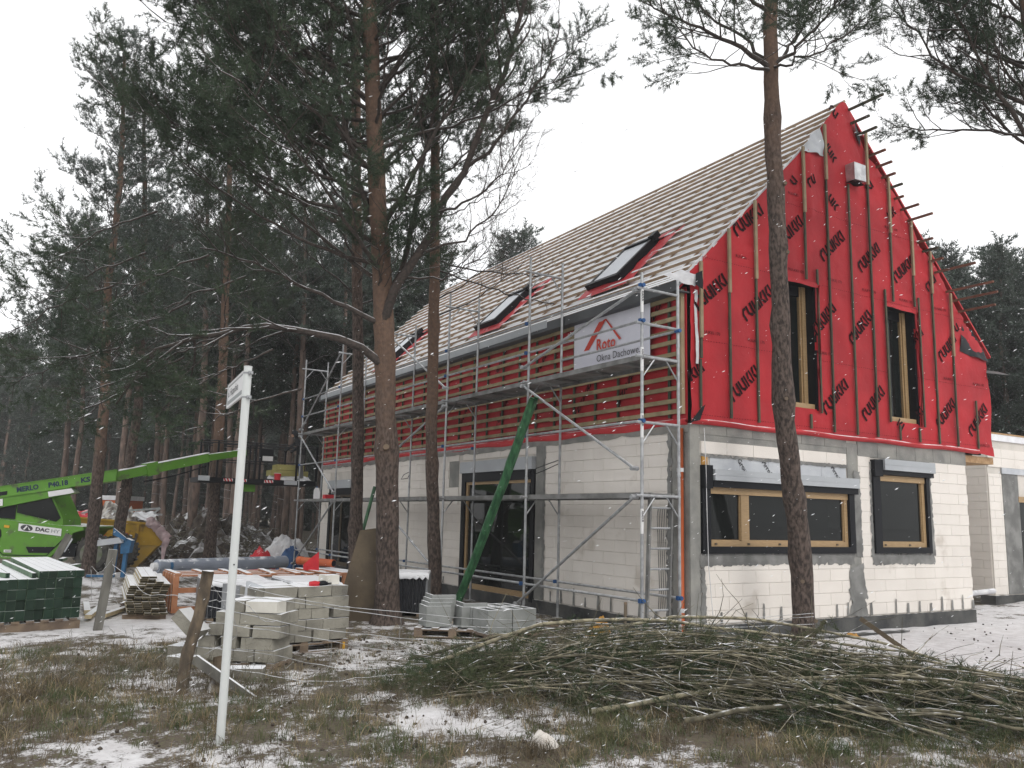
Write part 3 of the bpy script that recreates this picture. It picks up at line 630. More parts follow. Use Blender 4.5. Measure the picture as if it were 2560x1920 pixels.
# gable battens: upper light piece, lower dark piece
def stick(lo, hi, mat, name, parent, loc=None):
    b = MB(); b.box(lo, hi); return b.build(name, mat, parent)
BT = [(.19, 5.68, 4.43, 4.1), (.83, 6.36, 5.27, 3.19), (1.46, 6.99, 5.61, 3.17), (2.73, 8.3, 7.06, 5.82), (3.35, 8.9, 7.82, 3.15), (4.56, 9.1, 8.0, 3.15), (5.20, 8.3, 7.17, 5.80), (5.87, 7.56, 6.43, 5.80), (6.46, 7.03, 6.16, 3.15), (7.08, 6.26, 4.96, 3.14)]
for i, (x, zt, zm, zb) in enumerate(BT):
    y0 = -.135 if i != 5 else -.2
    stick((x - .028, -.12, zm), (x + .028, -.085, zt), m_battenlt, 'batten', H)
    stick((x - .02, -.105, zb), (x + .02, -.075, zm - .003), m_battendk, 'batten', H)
for (x, zb, zt) in ((1.96, 3.49, 6.9), (3.02, 3.46, 6.05), (4.95, 3.46, 6.0), (6.0, 3.44, 6.0), (2.74, 3.17, 3.42), (5.22, 3.14, 3.42), (5.83, 3.14, 3.42), (3.98, 3.15, 7.88), (7.78, 3.14, 4.12), (5.87, 7.0, 7.5), (.17, 3.3, 4.08)):
    stick((x - .02, -.105, zb), (x + .02, -.078, zt), m_battendk, 'batten', H)
# foil wrapped vent box
vb = MB(); vb.prism([(3.97, 7.93), (4.30, 7.95), (4.30, 8.27), (3.97, 8.27)], .22, (0, -.25, 0)); VB = vb.build('vent_box', m_alu, H)
crumple([(3.92, -.22, 7.9), (4.28, -.24, 7.87), (4.3, -.04, 7.9), (3.92, -.05, 7.88)], m_black, 'vent_rim', VB, amp=.03)

# ---- roof slopes
RFO = MB()
NL = np.array([-.7071, 0, .7071]); SL = np.array([.7071, 0, .7071])
def roofpt(s, y, h=0): return np.array([0, 0, 5.42]) + SL * s + NL * h + np.array([0, y, 0])   # s along the left slope from the eave line
RL = RX / .7071
for (x0, z0, x1, z1) in ((-.22, 5.20, RX, 9.57), (EX + .22, 5.16, RX, 9.57)):
    RFO.quads([(x0, 0.0, z0), (x1, 0.0, z1), (x1, LY, z1), (x0, LY, z0), (x0, 0.0, z0 - .05), (x1, 0.0, z1 - .05), (x1, LY, z1 - .05), (x0, LY, z0 - .05)],
              [(0, 1, 2, 3), (4, 7, 6, 5), (0, 4, 5, 1), (3, 2, 6, 7), (0, 3, 7, 4), (1, 5, 6, 2)])
RF = RFO.build('roof', m_redroof, H)
SKY = [(2.12, 3.12), (6.6, 7.6), (12.6, 13.6)]; SK0, SK1 = .62, 1.93      # y span, s span (s=x/.7071)
for y in np.arange(.35, LY, .85):           # counter battens up the slope
    s1 = RL - .02; b = MB(); b.beam(roofpt(-.15, y, .035), roofpt(s1, y, .035), .05, .036, NL); b.build('counter_batten', m_battenroof, RF)
_rb = {}
def rbat(y0, y1, s_, parent=RF, mat=m_battenroof, hh=.082):
    k = round(y1 - y0, 2), mat.name
    if k not in _rb:
        b = MB(); L = y1 - y0; b.box((-.032, 0, -.026), (.032, L, .026), ((SL), (0, 1, 0), (NL))); _rb[k] = b.mesh('roof_batten', mat)
    return link('roof_batten', _rb[k], parent, loc=roofpt(s_, y0, hh))
nb = 19
for i in range(nb):
    s_ = .16 + i * (RL - .2) / (nb - 1)
    cuts = sorted([-.02, LY + .12] + [4.2 + (i % 3) * 1.1, 8.6 + (i % 2) * 1.3, 12.4 + (i % 3) * .7])
    segs = list(zip(cuts[:-1], cuts[1:]))
    if SK0 - .1 < s_ < SK1 + .1:
        for (a, b) in SKY:
            ns = []
            for p, q_ in segs:
                if q_ <= a - .12 or p >= b + .12: ns.append((p, q_)); continue
                if p < a - .12: ns.append((p, a - .12))
                if q_ > b + .12: ns.append((b + .12, q_))
            segs = ns
    for p, q_ in segs:
        if q_ - p > .1: rbat(p, q_ - .004, s_ + random.uniform(-.006, .006))
# extra eave battens and pale rake strip
for s_ in (-.12, -.04, .05): rbat(0.0, LY, s_, hh=.05)
rk = MB(); rk.beam(roofpt(-.1, -.03, .06), roofpt(RL - .35, -.03, .06), .03, .05, NL); rk.build('rake_strip', m_whitebag, RF)
rk = MB(); rk.beam(roofpt(-.1, LY + .1, .02), roofpt(RL, LY + .1, .02), .03, .10, NL); rk.build('rake_board', m_battenlt, RF)
# battens of the far slope poking out past the gable
PB = [(4.10, 9.43, -.80), (4.16, 9.17, -.45), (4.30, 8.96, -.5), (4.71, 8.66, -.38), (4.86, 8.45, -.40), (5.04, 8.28, -.34), (5.22, 8.10, -.36), (5.39, 7.92, -.26), (5.59, 7.74, -.44), (5.80, 7.56, -.58), (6.09, 7.17, -.38),
      (6.25, 7.01, -.38), (6.43, 6.83, -.36), (6.60, 6.63, -.90), (6.97, 6.29, -1.02), (7.17, 6.13, -.98), (7.39, 5.94, -.80), (7.57, 5.74, -.16)]
for i, (x, z, y) in enumerate(PB):
    b = MB(); b.box((x + .015, y, z - .02), (x + .06, LY, z + .02)); b.build('roof_batten', m_battenbrown if i not in (0, 1, 2, 6, 11) else m_battendk, RF)
# skylights
for i, (a, b) in enumerate(SKY):
    k = MB(); ax = (SL, (0, 1, 0), NL); O = roofpt(0, 0, 0)
    def bx(mb, s0, s1, y0, y1, h0, h1): mb.box((s0, y0, h0), (s1, y1, h1), ax, O)
    t = .075
    bx(k, SK0, SK1, a, a + t, .0, .25); bx(k, SK0, SK1, b - t, b, .0, .22); bx(k, SK0, SK0 + t, a + t, b - t, .0, .22); bx(k, SK1 - t, SK1, a + t, b - t, .0, .25)
    bx(k, SK1 - .14, SK1 + .05, a - .04, a + .1, .18, .30); bx(k, SK0 - .03, SK0 + .06, a - .03, b + .02, .12, .24)
    K = k.build('skylight', m_black, H)
    k = MB(); bx(k, SK0 + t, SK1 - t, a + t, b - t, .16, .205); k.build('pane', m_snowglass, K)
    crumple([roofpt(SK0 - .28, a - .38, .10), roofpt(SK0 - .28, b + .14, .10), roofpt(SK0, b + .10, .12), roofpt(SK0, a - .05, .12)], m_redflash, 'flashing', K, amp=.015)
    crumple([roofpt(SK0 - .25, a - .34, .105), roofpt(SK0 - .1, a - .02, .11), roofpt(SK1 + .1, a - .02, .11), roofpt(SK1 + .38, a - .42, .105)], m_redflash, 'flashing', K, amp=.02)
    crumple([roofpt(SK1, a - .1, .15), roofpt(SK1, b, .12), roofpt(SK1 + .12, b, .1), roofpt(SK1 + .38, a - .4, .1)], m_redflash, 'flashing', K, amp=.02)
# eave fascia and gutter ledge
e = MB(); e.box((-.30, -.06, 5.13), (-.24, LY, 5.30)); e.box((-.24, -.06, 5.13), (-.02, LY, 5.15)); FA = e.build('fascia', m_fascia, H)
e = MB(); e.box((-.312, 3.6, 5.19), (-.302, LY - .2, 5.33)); e.build('grey_trim', m_greypl, FA)
# ---- battened long wall
mb = MB(); V = []; ya = np.linspace(0, LY, 150); za = np.linspace(3.05, 5.25, 24)
for z in za:
    for y in ya: V.append((-.03 - .012 * fbm(y, z, 2.0, 8), y, z))
mb.quads(V, [(j * 150 + i, (j + 1) * 150 + i, (j + 1) * 150 + i + 1, j * 150 + i + 1) for j in range(23) for i in range(149)])
wm = mb.build('wall_membrane', m_red, H, smooth=True)
for k_, (y, z) in enumerate([(1.3, 3.7), (2.6, 3.55), (3.9, 4.55), (5.5, 3.6), (5.6, 4.7), (7.2, 3.7), (8.4, 4.6), (9.6, 3.6), (11, 4.5), (12.6, 3.7), (14, 4.6), (0.5, 4.9)]):
    b = MB(); s_ = .17
    x = 0
    for c in 'ruukki':
        for pl in LET[c][0]: b.poly([(-.062, y + .35 - (x + u) * s_ * .6, z + (x + u) * s_ * .75 - .2 + v * .16) for u, v in pl])
        x += LET[c][1]
    b.build('printed_logo', m_print, wm)
for y in np.arange(.38, LY, .655):
    b = MB(); b.box((-.075, y - .025, 3.16), (-.05, y + .025, 5.15)); b.build('counter_batten', m_battendk, H)
ZB = [3.25, 3.43, 3.62, 3.81, 4.0, 4.18, 4.37, 4.56, 4.75, 4.93, 5.09]
_wb = {}
for i, z in enumerate(ZB):
    cuts = [.16, 3.1 + (i % 3) * .65, 7.0 + (i % 2) * .65, 10.9 + (i % 3) * .6, 14.6 - (i % 2) * .6, LY]
    for a, b in zip(cuts[:-1], cuts[1:]):
        L = round(b - a - .005, 2)
        if L not in _wb: q_ = MB(); q_.box((-.028, 0, -.034), (0, L, .034)); _wb[L] = q_.mesh('wall_batten', m_batten)
        o = link('batten', _wb[L], H, loc=(-.077, a, z + random.uniform(-.008, .008))); o.rotation_euler = (R(random.uniform(-.12, .12)), 0, 0)
b = MB(); b.box((-.13, .02, 3.2), (-.05, .14, 5.2)); b.build('corner_post', m_battenlt, H)
b = MB(); b.box((-.06, -.02, 3.1), (-.048, .3, 5.2)); b.build('corner_membrane', m_red, H)
# orange drain pipe and loose cable on the corner
dp = MB(); dp.tube([(-.07, .13, GZ), (-.07, .13, 1.0), (-.07, .13, 2.98)], .05, 12); DP = dp.build('drain_pipe', m_orangepipe, H, smooth=True)
dp = MB()
for z in (.18, 2.3): dp.tube([(-.07, .13, z), (-.07, .13, z + .06)], .054, 12)
dp.build('clip', m_whitebag, DP)
cb = MB(); cb.tube([(.26, -.06, 3.0), (.25, -.1, 2.4), (.27, -.09, 1.7), (.3, -.08, .9), (.36, -.08, .3), (.4, -.1, GZ + .02)], .006, 5); cb.build('cable', m_whitebag, H)
cb = MB()
for k_ in range(5): y = .5 + .05 * k_; cb.tube([(-.02, y, 1.75), (-.03, y + .02, 1.2 + .1 * k_), (-.02, y - .02, .5), (-.03, y, .15)], .005, 4)
cb.build('cable', m_black, H)

# ---- right wing
WGX = thing('garage_wing', 'low side wing of white and grey blocks beside the red gable, right edge', 'building', (13, 2, GZ))
wy = 1.83
q_ = MB(); q_.box((11.45, wy, -.02), (12.05, wy + .25, 2.9)); q_.box((11.45, wy, 2.9), (24, wy + .25, 3.7)); q_.box((12.05, wy, -.02), (12.7, wy + .25, 2.9)); q_.box((14.2, wy, -.02), (24, wy + .25, 2.9)); q_.box((12.7, wy, 2.35), (14.2, wy + .25, 2.9)); q_.box((12.7, wy, -.02), (14.2, wy + .25, .2))
q_.box((11.45, wy + .25, -.02), (11.7, 14, 3.7)); ww = q_.build('wall', m_joint, WGX)
for (a, b, z0, z1) in wall_cells(.58, 0, 2.88, [], .1):
    if b - a > .05: link('block', block_mesh(b - a - .006, z1 - z0 - .005, .05, m_block), ww, loc=(11.45 + (a + b) / 2, wy + .01, (z0 + z1) / 2))
for (a, b, z0, z1) in wall_cells(10.5, 0, 3.6, [], .1):
    if b - a > .05 and a < 7:
        o = link('block', block_mesh(b - a - .006, z1 - z0 - .005, .05, m_block), ww, loc=(11.45 + .01, wy + .02 + (a + b) / 2, (z0 + z1) / 2)); o.rotation_euler = (0, 0, -math.pi / 2)
q_ = MB(); q_.box((12.04, wy - .02, 0), (12.75, wy - .002, 2.9)); q_.build('concrete_panel', m_mortar, WGX)
for i in range(8):
    q_ = MB(); a = 11.45 + i * .6; q_.box((a, wy - .03, 3.28), (a + .595, wy - .002, 3.5)); q_.build('block', m_block, WGX)
    q_ = MB(); q_.box((a, wy - .03, 3.05), (a + .595, wy - .002, 3.275)); q_.build('block', m_block, WGX)
q_ = MB(); q_.box((11.4, wy - .05, 3.7), (24, wy + .3, 3.86)); q_.build('parapet', m_snow, WGX)
q_ = MB(); q_.box((11.4, wy - .06, 3.86), (24, wy + .3, 3.9)); q_.build('coping', m_osb, WGX)
q_ = MB(); q_.box((12.02, wy - .045, 2.9), (24, wy - .012, 3.045)); q_.build('lintel', m_foil, WGX)
q_ = MB(); q_.box((12.72, wy - .03, 2.22), (14.2, wy + .1, 2.36)); q_.build('window_frame', m_pine_wood, WGX)
q_ = MB(); q_.box((12.72, wy + .08, .2), (14.2, wy + .1, 2.3)); q_.build('pane', m_glass, WGX)
q_ = MB(); q_.box((11.36, wy - .06, -.6), (24, wy + .3, -.02)); q_.box((9.0, wy + .6, -.6), (11.4, wy + .9, -.12)); q_.build('foundation', m_plinth, WGX)
q_ = MB(); q_.tube([(8.5, 1.5, .05), (11.0, 1.6, .12)], .06, 10); q_.build('drain_stub', m_whitebag, WGX)
# ================================================================== SCAFFOLD
SC = thing('scaffold', 'galvanised tube scaffold with two plank decks along the battened long wall', 'scaffold', (-.65, 8, GZ))
FY = [-.12, 3.05, 6.30, 9.62, 12.95, 16.28]; XO, XI = -1.05, -.33
def rod(a, b, r=.024, name='tube', n=8, mat=m_galv, parent=SC):
    t = MB(); t.tube([a, b], r, n); return t.build(name, mat, parent, smooth=False)
for i, y in enumerate(FY):
    zt = 5.27 if i == 0 else 6.34
    for x in (XO, XI):
        P_ = rod((x, y, -.2), (x, y, zt), name='standard')
        c = MB()
        c.box((x - .07, y - .07, -.215), (x + .07, y + .07, -.2)); c.build('base_plate', m_galv, P_)
        for z in (.05, 2.2, 4.2): c = MB(); c.tube([(x, y, z), (x, y, z + .05)], .029, 8); c.build('collar', m_galv, P_)
    zs = [1.9, 2.98, 3.97, 4.48, 5.02] if i == 0 else [1.9, 3.97, 6.04]
    for z in zs:
        rod((XO - .12, y - .01, z), (XI + .02, y, z), .022, 'transom')
        if z in (1.9, 3.97, 6.04, 2.98):
            for s in (0, 1):
                a = XO if s == 0 else XI; d = .24 if s == 0 else -.24
                rod((a, y, z - .32), (a + d, y, z - .02), .012, 'knee_brace', 6)
def bluecap(x, y, z, ax=(0, 1, 0)):
    c = MB(); c.tube([(x, y - .05, z), (x, y + .05, z)], .033, 8); c.box((x - .05, y - .02, z - .03), (x - .02, y + .03, z + .03)); return c.build('coupler', m_blue, SC)
for i in range(5):
    y0, y1 = FY[i], FY[i + 1]
    lv = [(XO, .40), (XI, .42), (XO, 5.07), (XO, 4.52), (XO, 3.0)]
    if i > 0: lv += [(XI, 3.0)] if i % 2 == 0 else []
    else: lv += [(XI, 4.46)]
    for x, z in lv:
        rod((x, y0, z), (x, y1, z), .021, 'ledger'); bluecap(x, y0 + (.06 if i else .0), z)
    for z in (3.97, 1.9):
        d = MB(); d.box((XO + .03, y0 + .03, z + .025), (XI - .03, y1 - .03, z + .045)); d.box((XO + .02, y0 + .02, z - .035), (XO + .045, y1 - .02, z + .045)); d.box((XI - .045, y0 + .02, z - .035), (XI - .02, y1 - .02, z + .045))
        for yy in (.2, .5, .8): d.box((XO + .045, y0 + (y1 - y0) * yy, z - .02), (XI - .045, y0 + (y1 - y0) * yy + .04, z + .02))
        d.build('deck_plank', m_deck, SC)
for x, z in ((XO, .4), (XI, .42), (XO, 5.07), (XO, 4.52), (XO, 3.0)): bluecap(x, FY[5], z)
XB = XO - .05
for (y0, z0, y1, z1) in ((-.05, 5.0, 3.15, 4.25), (3.13, 3.9, 0.0, 2.3), (0.0, 1.88, 3.2, .05), (9.6, 6.0, 6.3, 4.25), (6.3, 3.85, 9.62, 2.8), (9.5, 1.75, 6.3, .35), (12.98, 6.05, 16.25, 4.1), (16.25, 3.9, 12.95, 2.1), (12.95, 1.85, 16.2, .0)):
    rod((XB, y0, z0), (XB, y1, z1), .024, 'diagonal_brace'); 
    c = MB(); 
    for (y, z) in ((y0, z0), (y1, z1)): c.tube([(XB - .06, y, z), (XO + .02, y, z)], .034, 8)
    c.build('coupler', m_galv, SC)
c = MB(); c.tube([(XI, 3.1, 2.6), (XI - .3, 3.35, 2.45), (XI - .45, 3.5, 2.32), (XI - .42, 3.52, 2.28), (XI - .2, 3.3, 2.4), (XI, 3.1, 2.53)], .008, 5); c.build('bent_rod', m_black, SC)
c = MB(); c.tube([(XI, 9.65, 2.6), (XI - .35, 9.2, 2.5), (XI - .5, 9.0, 2.38), (XI - .2, 9.3, 2.42), (XI, 9.65, 2.52)], .008, 5); c.build('bent_rod', m_black, SC)
# printed labels on the nearest standard
for z in (1.35, 2.75, 3.75, 4.65):
    b = MB(); b.tube([(XO, FY[0], z), (XO, FY[0], z + .36)], .0248, 10, cap=False); lb = b.build('label_sleeve', m_plate, SC)
    t = MB(); text_geo(t, 'ASADUR', .042, (XO - .018, FY[0] - .0185, z + .33), (0, 0, -1), (.72, -.69, 0), bold=.001, lift=.001); t.build('print', m_darkprint, lb)
# ladder
LD = thing('ladder', 'aluminium ladder leaning upright inside the first scaffold bay', 'ladder', (-.62, .22, GZ))
la, lb_ = np.array([-.98, .16, -.28]), np.array([-.66, -.02, 0])
def lpt(s, k): # k along ladder width (towards wall)
    return np.array([-.86 + .42 * k, .02 + .0 * k, -.25]) + np.array([.0, -.10, 2.2]) * s
for k in (0, 1): 
    b = MB(); b.beam(lpt(0, k), lpt(1, k), .03, .065, (0, 1, 0)); b.build('rail', m_deck, LD)
for i in range(7): b = MB(); b.tube([lpt(.09 + i * .135, 0), lpt(.09 + i * .135, 1)], .016, 8); b.build('rung', m_galv, LD)
# canister and red case on the far deck
t = thing('canister', 'white plastic canister standing on the far lower scaffold deck', 'canister', (-.75, 15.4, 1.95))
b = MB(); b.prism([(-.1, 0), (.1, 0), (.1, .22), (.04, .34), (-.05, .34), (-.1, .26)], .18, (-.75, 15.4, 1.95), (RH, UP, FH)); b.build('body', m_plate, t)
b = MB(); b.tube([(-.72, 15.5, 2.29), (-.72, 15.5, 2.33)], .03, 8); b.build('cap', m_blue, t)
t = thing('tool_case', 'small red tool case beside the white canister on the scaffold deck', 'case', (-.55, 15.0, 1.95))
b = MB(); b.box((-.7, 14.75, 1.95), (-.4, 15.0, 2.08)); b.build('body', m_redfoil, t); b = MB(); b.tube([(-.6, 14.75, 2.08), (-.6, 14.8, 2.12), (-.5, 14.8, 2.12), (-.5, 14.75, 2.08)], .01, 5); b.build('handle', m_black, t)
# banner
BN = thing('banner', 'white window maker banner with red roof logo hung on the battened wall', 'banner', (-.12, 1.9, 4.2))
yL, yR, xb = 2.93, .77, -.125
NB = 24; V = []
for j in range(13):
    for i in range(NB + 1):
        u, v = i / NB, j / 12; V.append((xb - .01 * math.sin(u * 9) * math.sin(v * 4), yL + (yR - yL) * u, 4.19 + .02 * u * 0 + v * (1.04)))
b = MB(); b.quads(V, [(j * (NB + 1) + i, (j + 1) * (NB + 1) + i, (j + 1) * (NB + 1) + i + 1, j * (NB + 1) + i + 1)[::-1] for j in range(12) for i in range(NB)]); cl = b.build('cloth', m_banner, BN, smooth=True)
bu = lambda u, v: (xb - .016, yL + (yR - yL) * u, 5.23 - 1.04 * v)
b = MB(); b.poly([bu(.15, .62), bu(.225, .62), bu(.45, .17), bu(.36, .17)]); b.poly([bu(.45, .17), bu(.41, .17), bu(.425, .15), bu(.46, .15), bu(.655, .56), bu(.63, .575)]); b.build('roof_logo', m_rotored, BN)
b = MB(); text_geo(b, 'Roto', .30, bu(.325, .67), (0, -1, 0), (0, 0, 1), bold=.006, sx=.92); b.build('print', m_rotored, BN)
b = MB(); text_geo(b, 'Okna Dachowe.', .185, bu(.33, .87), (0, -1, 0), (0, 0, 1)); b.build('print', m_darkprint, BN)
b = MB()
for u in (.02, .2, .4, .6, .8, .98):
    for v in (.03, .97): p_ = bu(u, v); b.tube([p_, (p_[0] - .004, p_[1], p_[2])], .012, 8)
b.build('eyelet', m_galv, BN)

# ================================================================== TREES
def resample(P, n):
    P = np.array(P, float); d = np.r_[0, np.cumsum(np.linalg.norm(np.diff(P, axis=0), axis=1))]; t = np.linspace(0, d[-1], n)
    return np.stack([np.interp(t, d, P[:, k]) for k in range(3)], 1)
def needles_on(rng, a, b, n, ln, w, spread=.9):
    t = rng.uniform(0, 1, n)[:, None]; base = a + (b - a) * t; d = (b - a) / (np.linalg.norm(b - a) + 1e-9)
    rnd = rng.normal(size=(n, 3)); rnd -= (rnd @ d)[:, None] * d; rnd /= np.linalg.norm(rnd, axis=1)[:, None]
    dr = d * rng.uniform(.45, 1.1, (n, 1)) + rnd * spread; dr /= np.linalg.norm(dr, axis=1)[:, None]
    sd = np.cross(dr, rng.normal(size=(n, 3))); sd /= np.linalg.norm(sd, axis=1)[:, None]
    L = ln * rng.uniform(.7, 1.15, (n, 1))
    return np.stack([base - sd * w / 2, base + sd * w / 2, base + dr * L], 1)
def branchlet(seed, nn=170, ln=.075, w=.006, L=.6, sides=5, twigr=.0045):
    """one leafy twig along +X: list of twig segments + needle triangles"""
    rng = np.random.default_rng(seed); segs = []; tri = []
    main = [np.zeros(3)]; d = np.array([1, 0, 0.0])
    for i in range(4): d = d + rng.normal(0, .16, 3) + [0, 0, .05]; d /= np.linalg.norm(d); main.append(main[-1] + d * L / 4)
    for a, b in zip(main[:-1], main[1:]): segs.append((a, b, twigr))
    tips = [(main[-2], main[-1], 1.4)]
    for k in range(sides):
        t = rng.uniform(.2, .95) * 4; i = int(t); base = main[i] + (main[min(i + 1, 4)] - main[i]) * (t - i)
        ang = rng.uniform(0, 2 * np.pi); dd = np.array([.75, .65 * math.cos(ang), .65 * math.sin(ang) * .7 + .15]); dd /= np.linalg.norm(dd)
        l_ = L * rng.uniform(.25, .5); m_ = base + dd * l_ * .5; e_ = base + dd * l_ + [0, 0, l_ * .15]
        segs += [(base, m_, twigr * .8), (m_, e_, twigr * .7)]; tips.append((m_, e_, 1.0)); tips.append((base + (m_ - base) * .5, m_, .5))
    tot = sum(x[2] for x in tips)
    for a, b, s_ in tips: tri.append(needles_on(rng, a, b, max(4, int(nn * s_ / tot)), ln, w))
    return segs, np.concatenate(tri)
def template(seed, **k):
    segs, tri = branchlet(seed, **k); sv = []
    for a, b, r_ in segs:
        d = b - a; s1 = np.cross(d, [0, 0, 1.0]); s1 /= np.linalg.norm(s1) + 1e-9; s2 = np.cross(d, s1); s2 /= np.linalg.norm(s2) + 1e-9
        ring = [s1 * r_, -s1 * r_ * .5 + s2 * r_ * .87, -s1 * r_ * .5 - s2 * r_ * .87]
        for i in range(3): sv.append([a + ring[i], a + ring[(i + 1) % 3], b])
    return np.array(sv), tri
T_NEAR = [template(s, nn=190, ln=.088, w=.0095) for s in range(5)]
T_MID = [template(20 + s, nn=150, ln=.095, w=.013, sides=5) for s in range(4)]
T_FAR = [template(40 + s, nn=80, ln=.15, w=.032, sides=4, L=.8) for s in range(4)]
T_BARE = [template(60 + s, nn=4, ln=.05, w=.004, sides=6, L=.7) for s in range(3)]
def frames(D, rng):
    D = D / (np.linalg.norm(D, axis=1)[:, None] + 1e-9); rf = np.tile([0, 0, 1.0], (len(D), 1)); rf[np.abs(D[:, 2]) > .92] = [1, 0, 0]
    Y = np.cross(rf, D); Y /= np.linalg.norm(Y, axis=1)[:, None]; Z = np.cross(D, Y)
    a = rng.normal(0, .5, len(D))[:, None]; return np.stack([D, Y * np.cos(a) + Z * np.sin(a), -Y * np.sin(a) + Z * np.cos(a)], 1)
class Tree:
    def __init__(s, seed, tpl): s.rng = np.random.default_rng(seed); s.tpl = tpl; s.wood = MB(); s.P = []; s.D = []; s.K = []; s.PB = []; s.DB = []; s.KB = []
    def leaf(s, p, d, k): s.P.append(p); s.D.append(d); s.K.append(k)
    def bare(s, p, d, k): s.PB.append(p); s.DB.append(d); s.KB.append(k)
    def limb(s, path, r0, r1=.006, leafs=1.0, t0=.3, sub=7, sublen=1.1, n=6, scale=1.0, barefrac=0.0, droop=0.0):
        rng = s.rng; P = resample(path, 14); P[2:-1] += rng.normal(0, .02, (11, 3)); L = np.linalg.norm(P[-1] - P[0])
        tt = np.linspace(0, 1, 14); s.wood.tube(P, r0 + (r1 - r0) * tt ** .8, n, cap=False)
        for k in range(sub):
            t = t0 + (1 - t0) * (k + rng.uniform(.1, .9)) / sub; i = min(int(t * 13), 12); b = P[i] + (P[i + 1] - P[i]) * (t * 13 - i)
            d = P[i + 1] - P[i]; d /= np.linalg.norm(d); side = np.cross(d, [0, 0, 1.0]) ; side /= np.linalg.norm(side) + 1e-9
            sg = 1 if k % 2 else -1
            dd = d * rng.uniform(.5, 1.0) + side * sg * rng.uniform(.5, 1.1) + np.array([0, 0, rng.uniform(-.15, .55) - droop]); dd /= np.linalg.norm(dd)
            l_ = sublen * (1.25 - t * .75) * rng.uniform(.7, 1.2); q = [b]
            for j in range(5): dd = dd + rng.normal(0, .12, 3) + [0, 0, .07 - droop * .15]; dd /= np.linalg.norm(dd); q.append(q[-1] + dd * l_ / 5)
            q = np.array(q); s.wood.tube(q, np.linspace(max(r0 * .32, .008), .004, 6), 4, cap=False)
            isbare = rng.uniform() < barefrac
            m_ = max(2, int(l_ / .24 * leafs + rng.uniform(0, 1)))
            for j in range(m_):
                t2 = .3 + .7 * (j + rng.uniform(.2, .9)) / m_; i2 = min(int(t2 * 5), 4); p_ = q[i2] + (q[i2 + 1] - q[i2]) * (t2 * 5 - i2)
                d2 = (q[i2 + 1] - q[i2]) / (l_ / 5) + rng.normal(0, .55, 3) + [0, 0, .1]
                (s.bare if isbare or rng.uniform() < barefrac * .7 else s.leaf)(p_, d2, scale * rng.uniform(.6, 1.1))
            (s.bare if isbare else s.leaf)(q[-2], q[-1] - q[-2], scale)
        if leafs > 0:
            for j in range(3): (s.bare if barefrac > .8 else s.leaf)(P[-2 - j], P[-1] - P[-3] + rng.normal(0, .25, 3), scale)
    def whorls(s, axis, z0, z1, cnt, length, elev, r0=.03, az=None, **k):
        A = np.array(axis); rng = s.rng
        for i in range(cnt):
            z = z0 + (z1 - z0) * (i + rng.uniform(0, .8)) / cnt; base = np.array([np.interp(z, A[:, 2], A[:, 0]), np.interp(z, A[:, 2], A[:, 1]), z])
            f = (z - z0) / (z1 - z0 + 1e-6); L = length(f) * rng.uniform(.75, 1.15); a = (i * 2.399 + rng.uniform(-.4, .4)) if az is None else az(rng)
            e = elev(f) + rng.normal(0, .12); h = np.array([math.cos(a), math.sin(a), 0]); q = [base]; e0 = e
            for j in range(6):
                q.append(q[-1] + (h * math.cos(e0) + UP * math.sin(e0)) * L / 6); e0 += rng.normal(.05, .10); 
            s.limb(q, r0 * (.5 + .5 * L / length(0)), sublen=L * .36, sub=max(4, int(L * 2.6)), **k)
    def finish(s, root, mat_limb, mat_leaf, name='crown', stuffname='limbs'):
        k = root; off = root_loc(root) if root else Vector((0, 0, 0))
        for (Ps, Ds, Ks, tp) in ((s.P, s.D, s.K, s.tpl), (s.PB, s.DB, s.KB, T_BARE)):
            if not Ps: continue
            Ps = np.array(Ps); Fr = frames(np.array(Ds), s.rng); Ks = np.array(Ks); ch = s.rng.integers(0, len(tp), len(Ps))
            if tp is s.tpl: s.leafmb = MB()
            for c in range(len(tp)):
                m_ = ch == c
                if not m_.any(): continue
                for which, tri in enumerate(tp[c]):
                    v = np.einsum('tvi,nij->ntvj', tri, Fr[m_]) * Ks[m_][:, None, None, None] + Ps[m_][:, None, None]
                    v = v.reshape(-1, 3); dst = s.wood if which == 0 else (s.leafmb if tp is s.tpl else s.wood)
                    dst.tris(v, np.arange(len(v)).reshape(-1, 3))
        me_w = s.wood.mesh('limbs', mat_limb, off, smooth=True)
        me_l = s.leafmb.mesh('crown', mat_leaf, off) if s.P else None
        return me_w, me_l
def trunk_mesh(path, r0, r1, n=12, flare=1.5, mat=m_bark, knots=(), off=(0, 0, 0), seed=3, jit=.035, split=None):
    rng = np.random.default_rng(seed); P = resample(path, 46); t = np.linspace(0, 1, 46); r_ = r0 + (r1 - r0) * t
    r_ = r_ * (1 + (flare - 1) * np.exp(-(P[:, 2] - P[0, 2]) / .22)) * (1 + rng.normal(0, .014, 46))
    for z in knots: r_ *= 1 + .20 * np.exp(-((P[:, 2] - z) / .09) ** 2)
    P[1:, :2] += rng.normal(0, .006, (45, 2)); m_ = MB(); m_.tube(P, r_, n, jit=jit, rng=rng); return m_.mesh('trunk', mat, off, smooth=True)
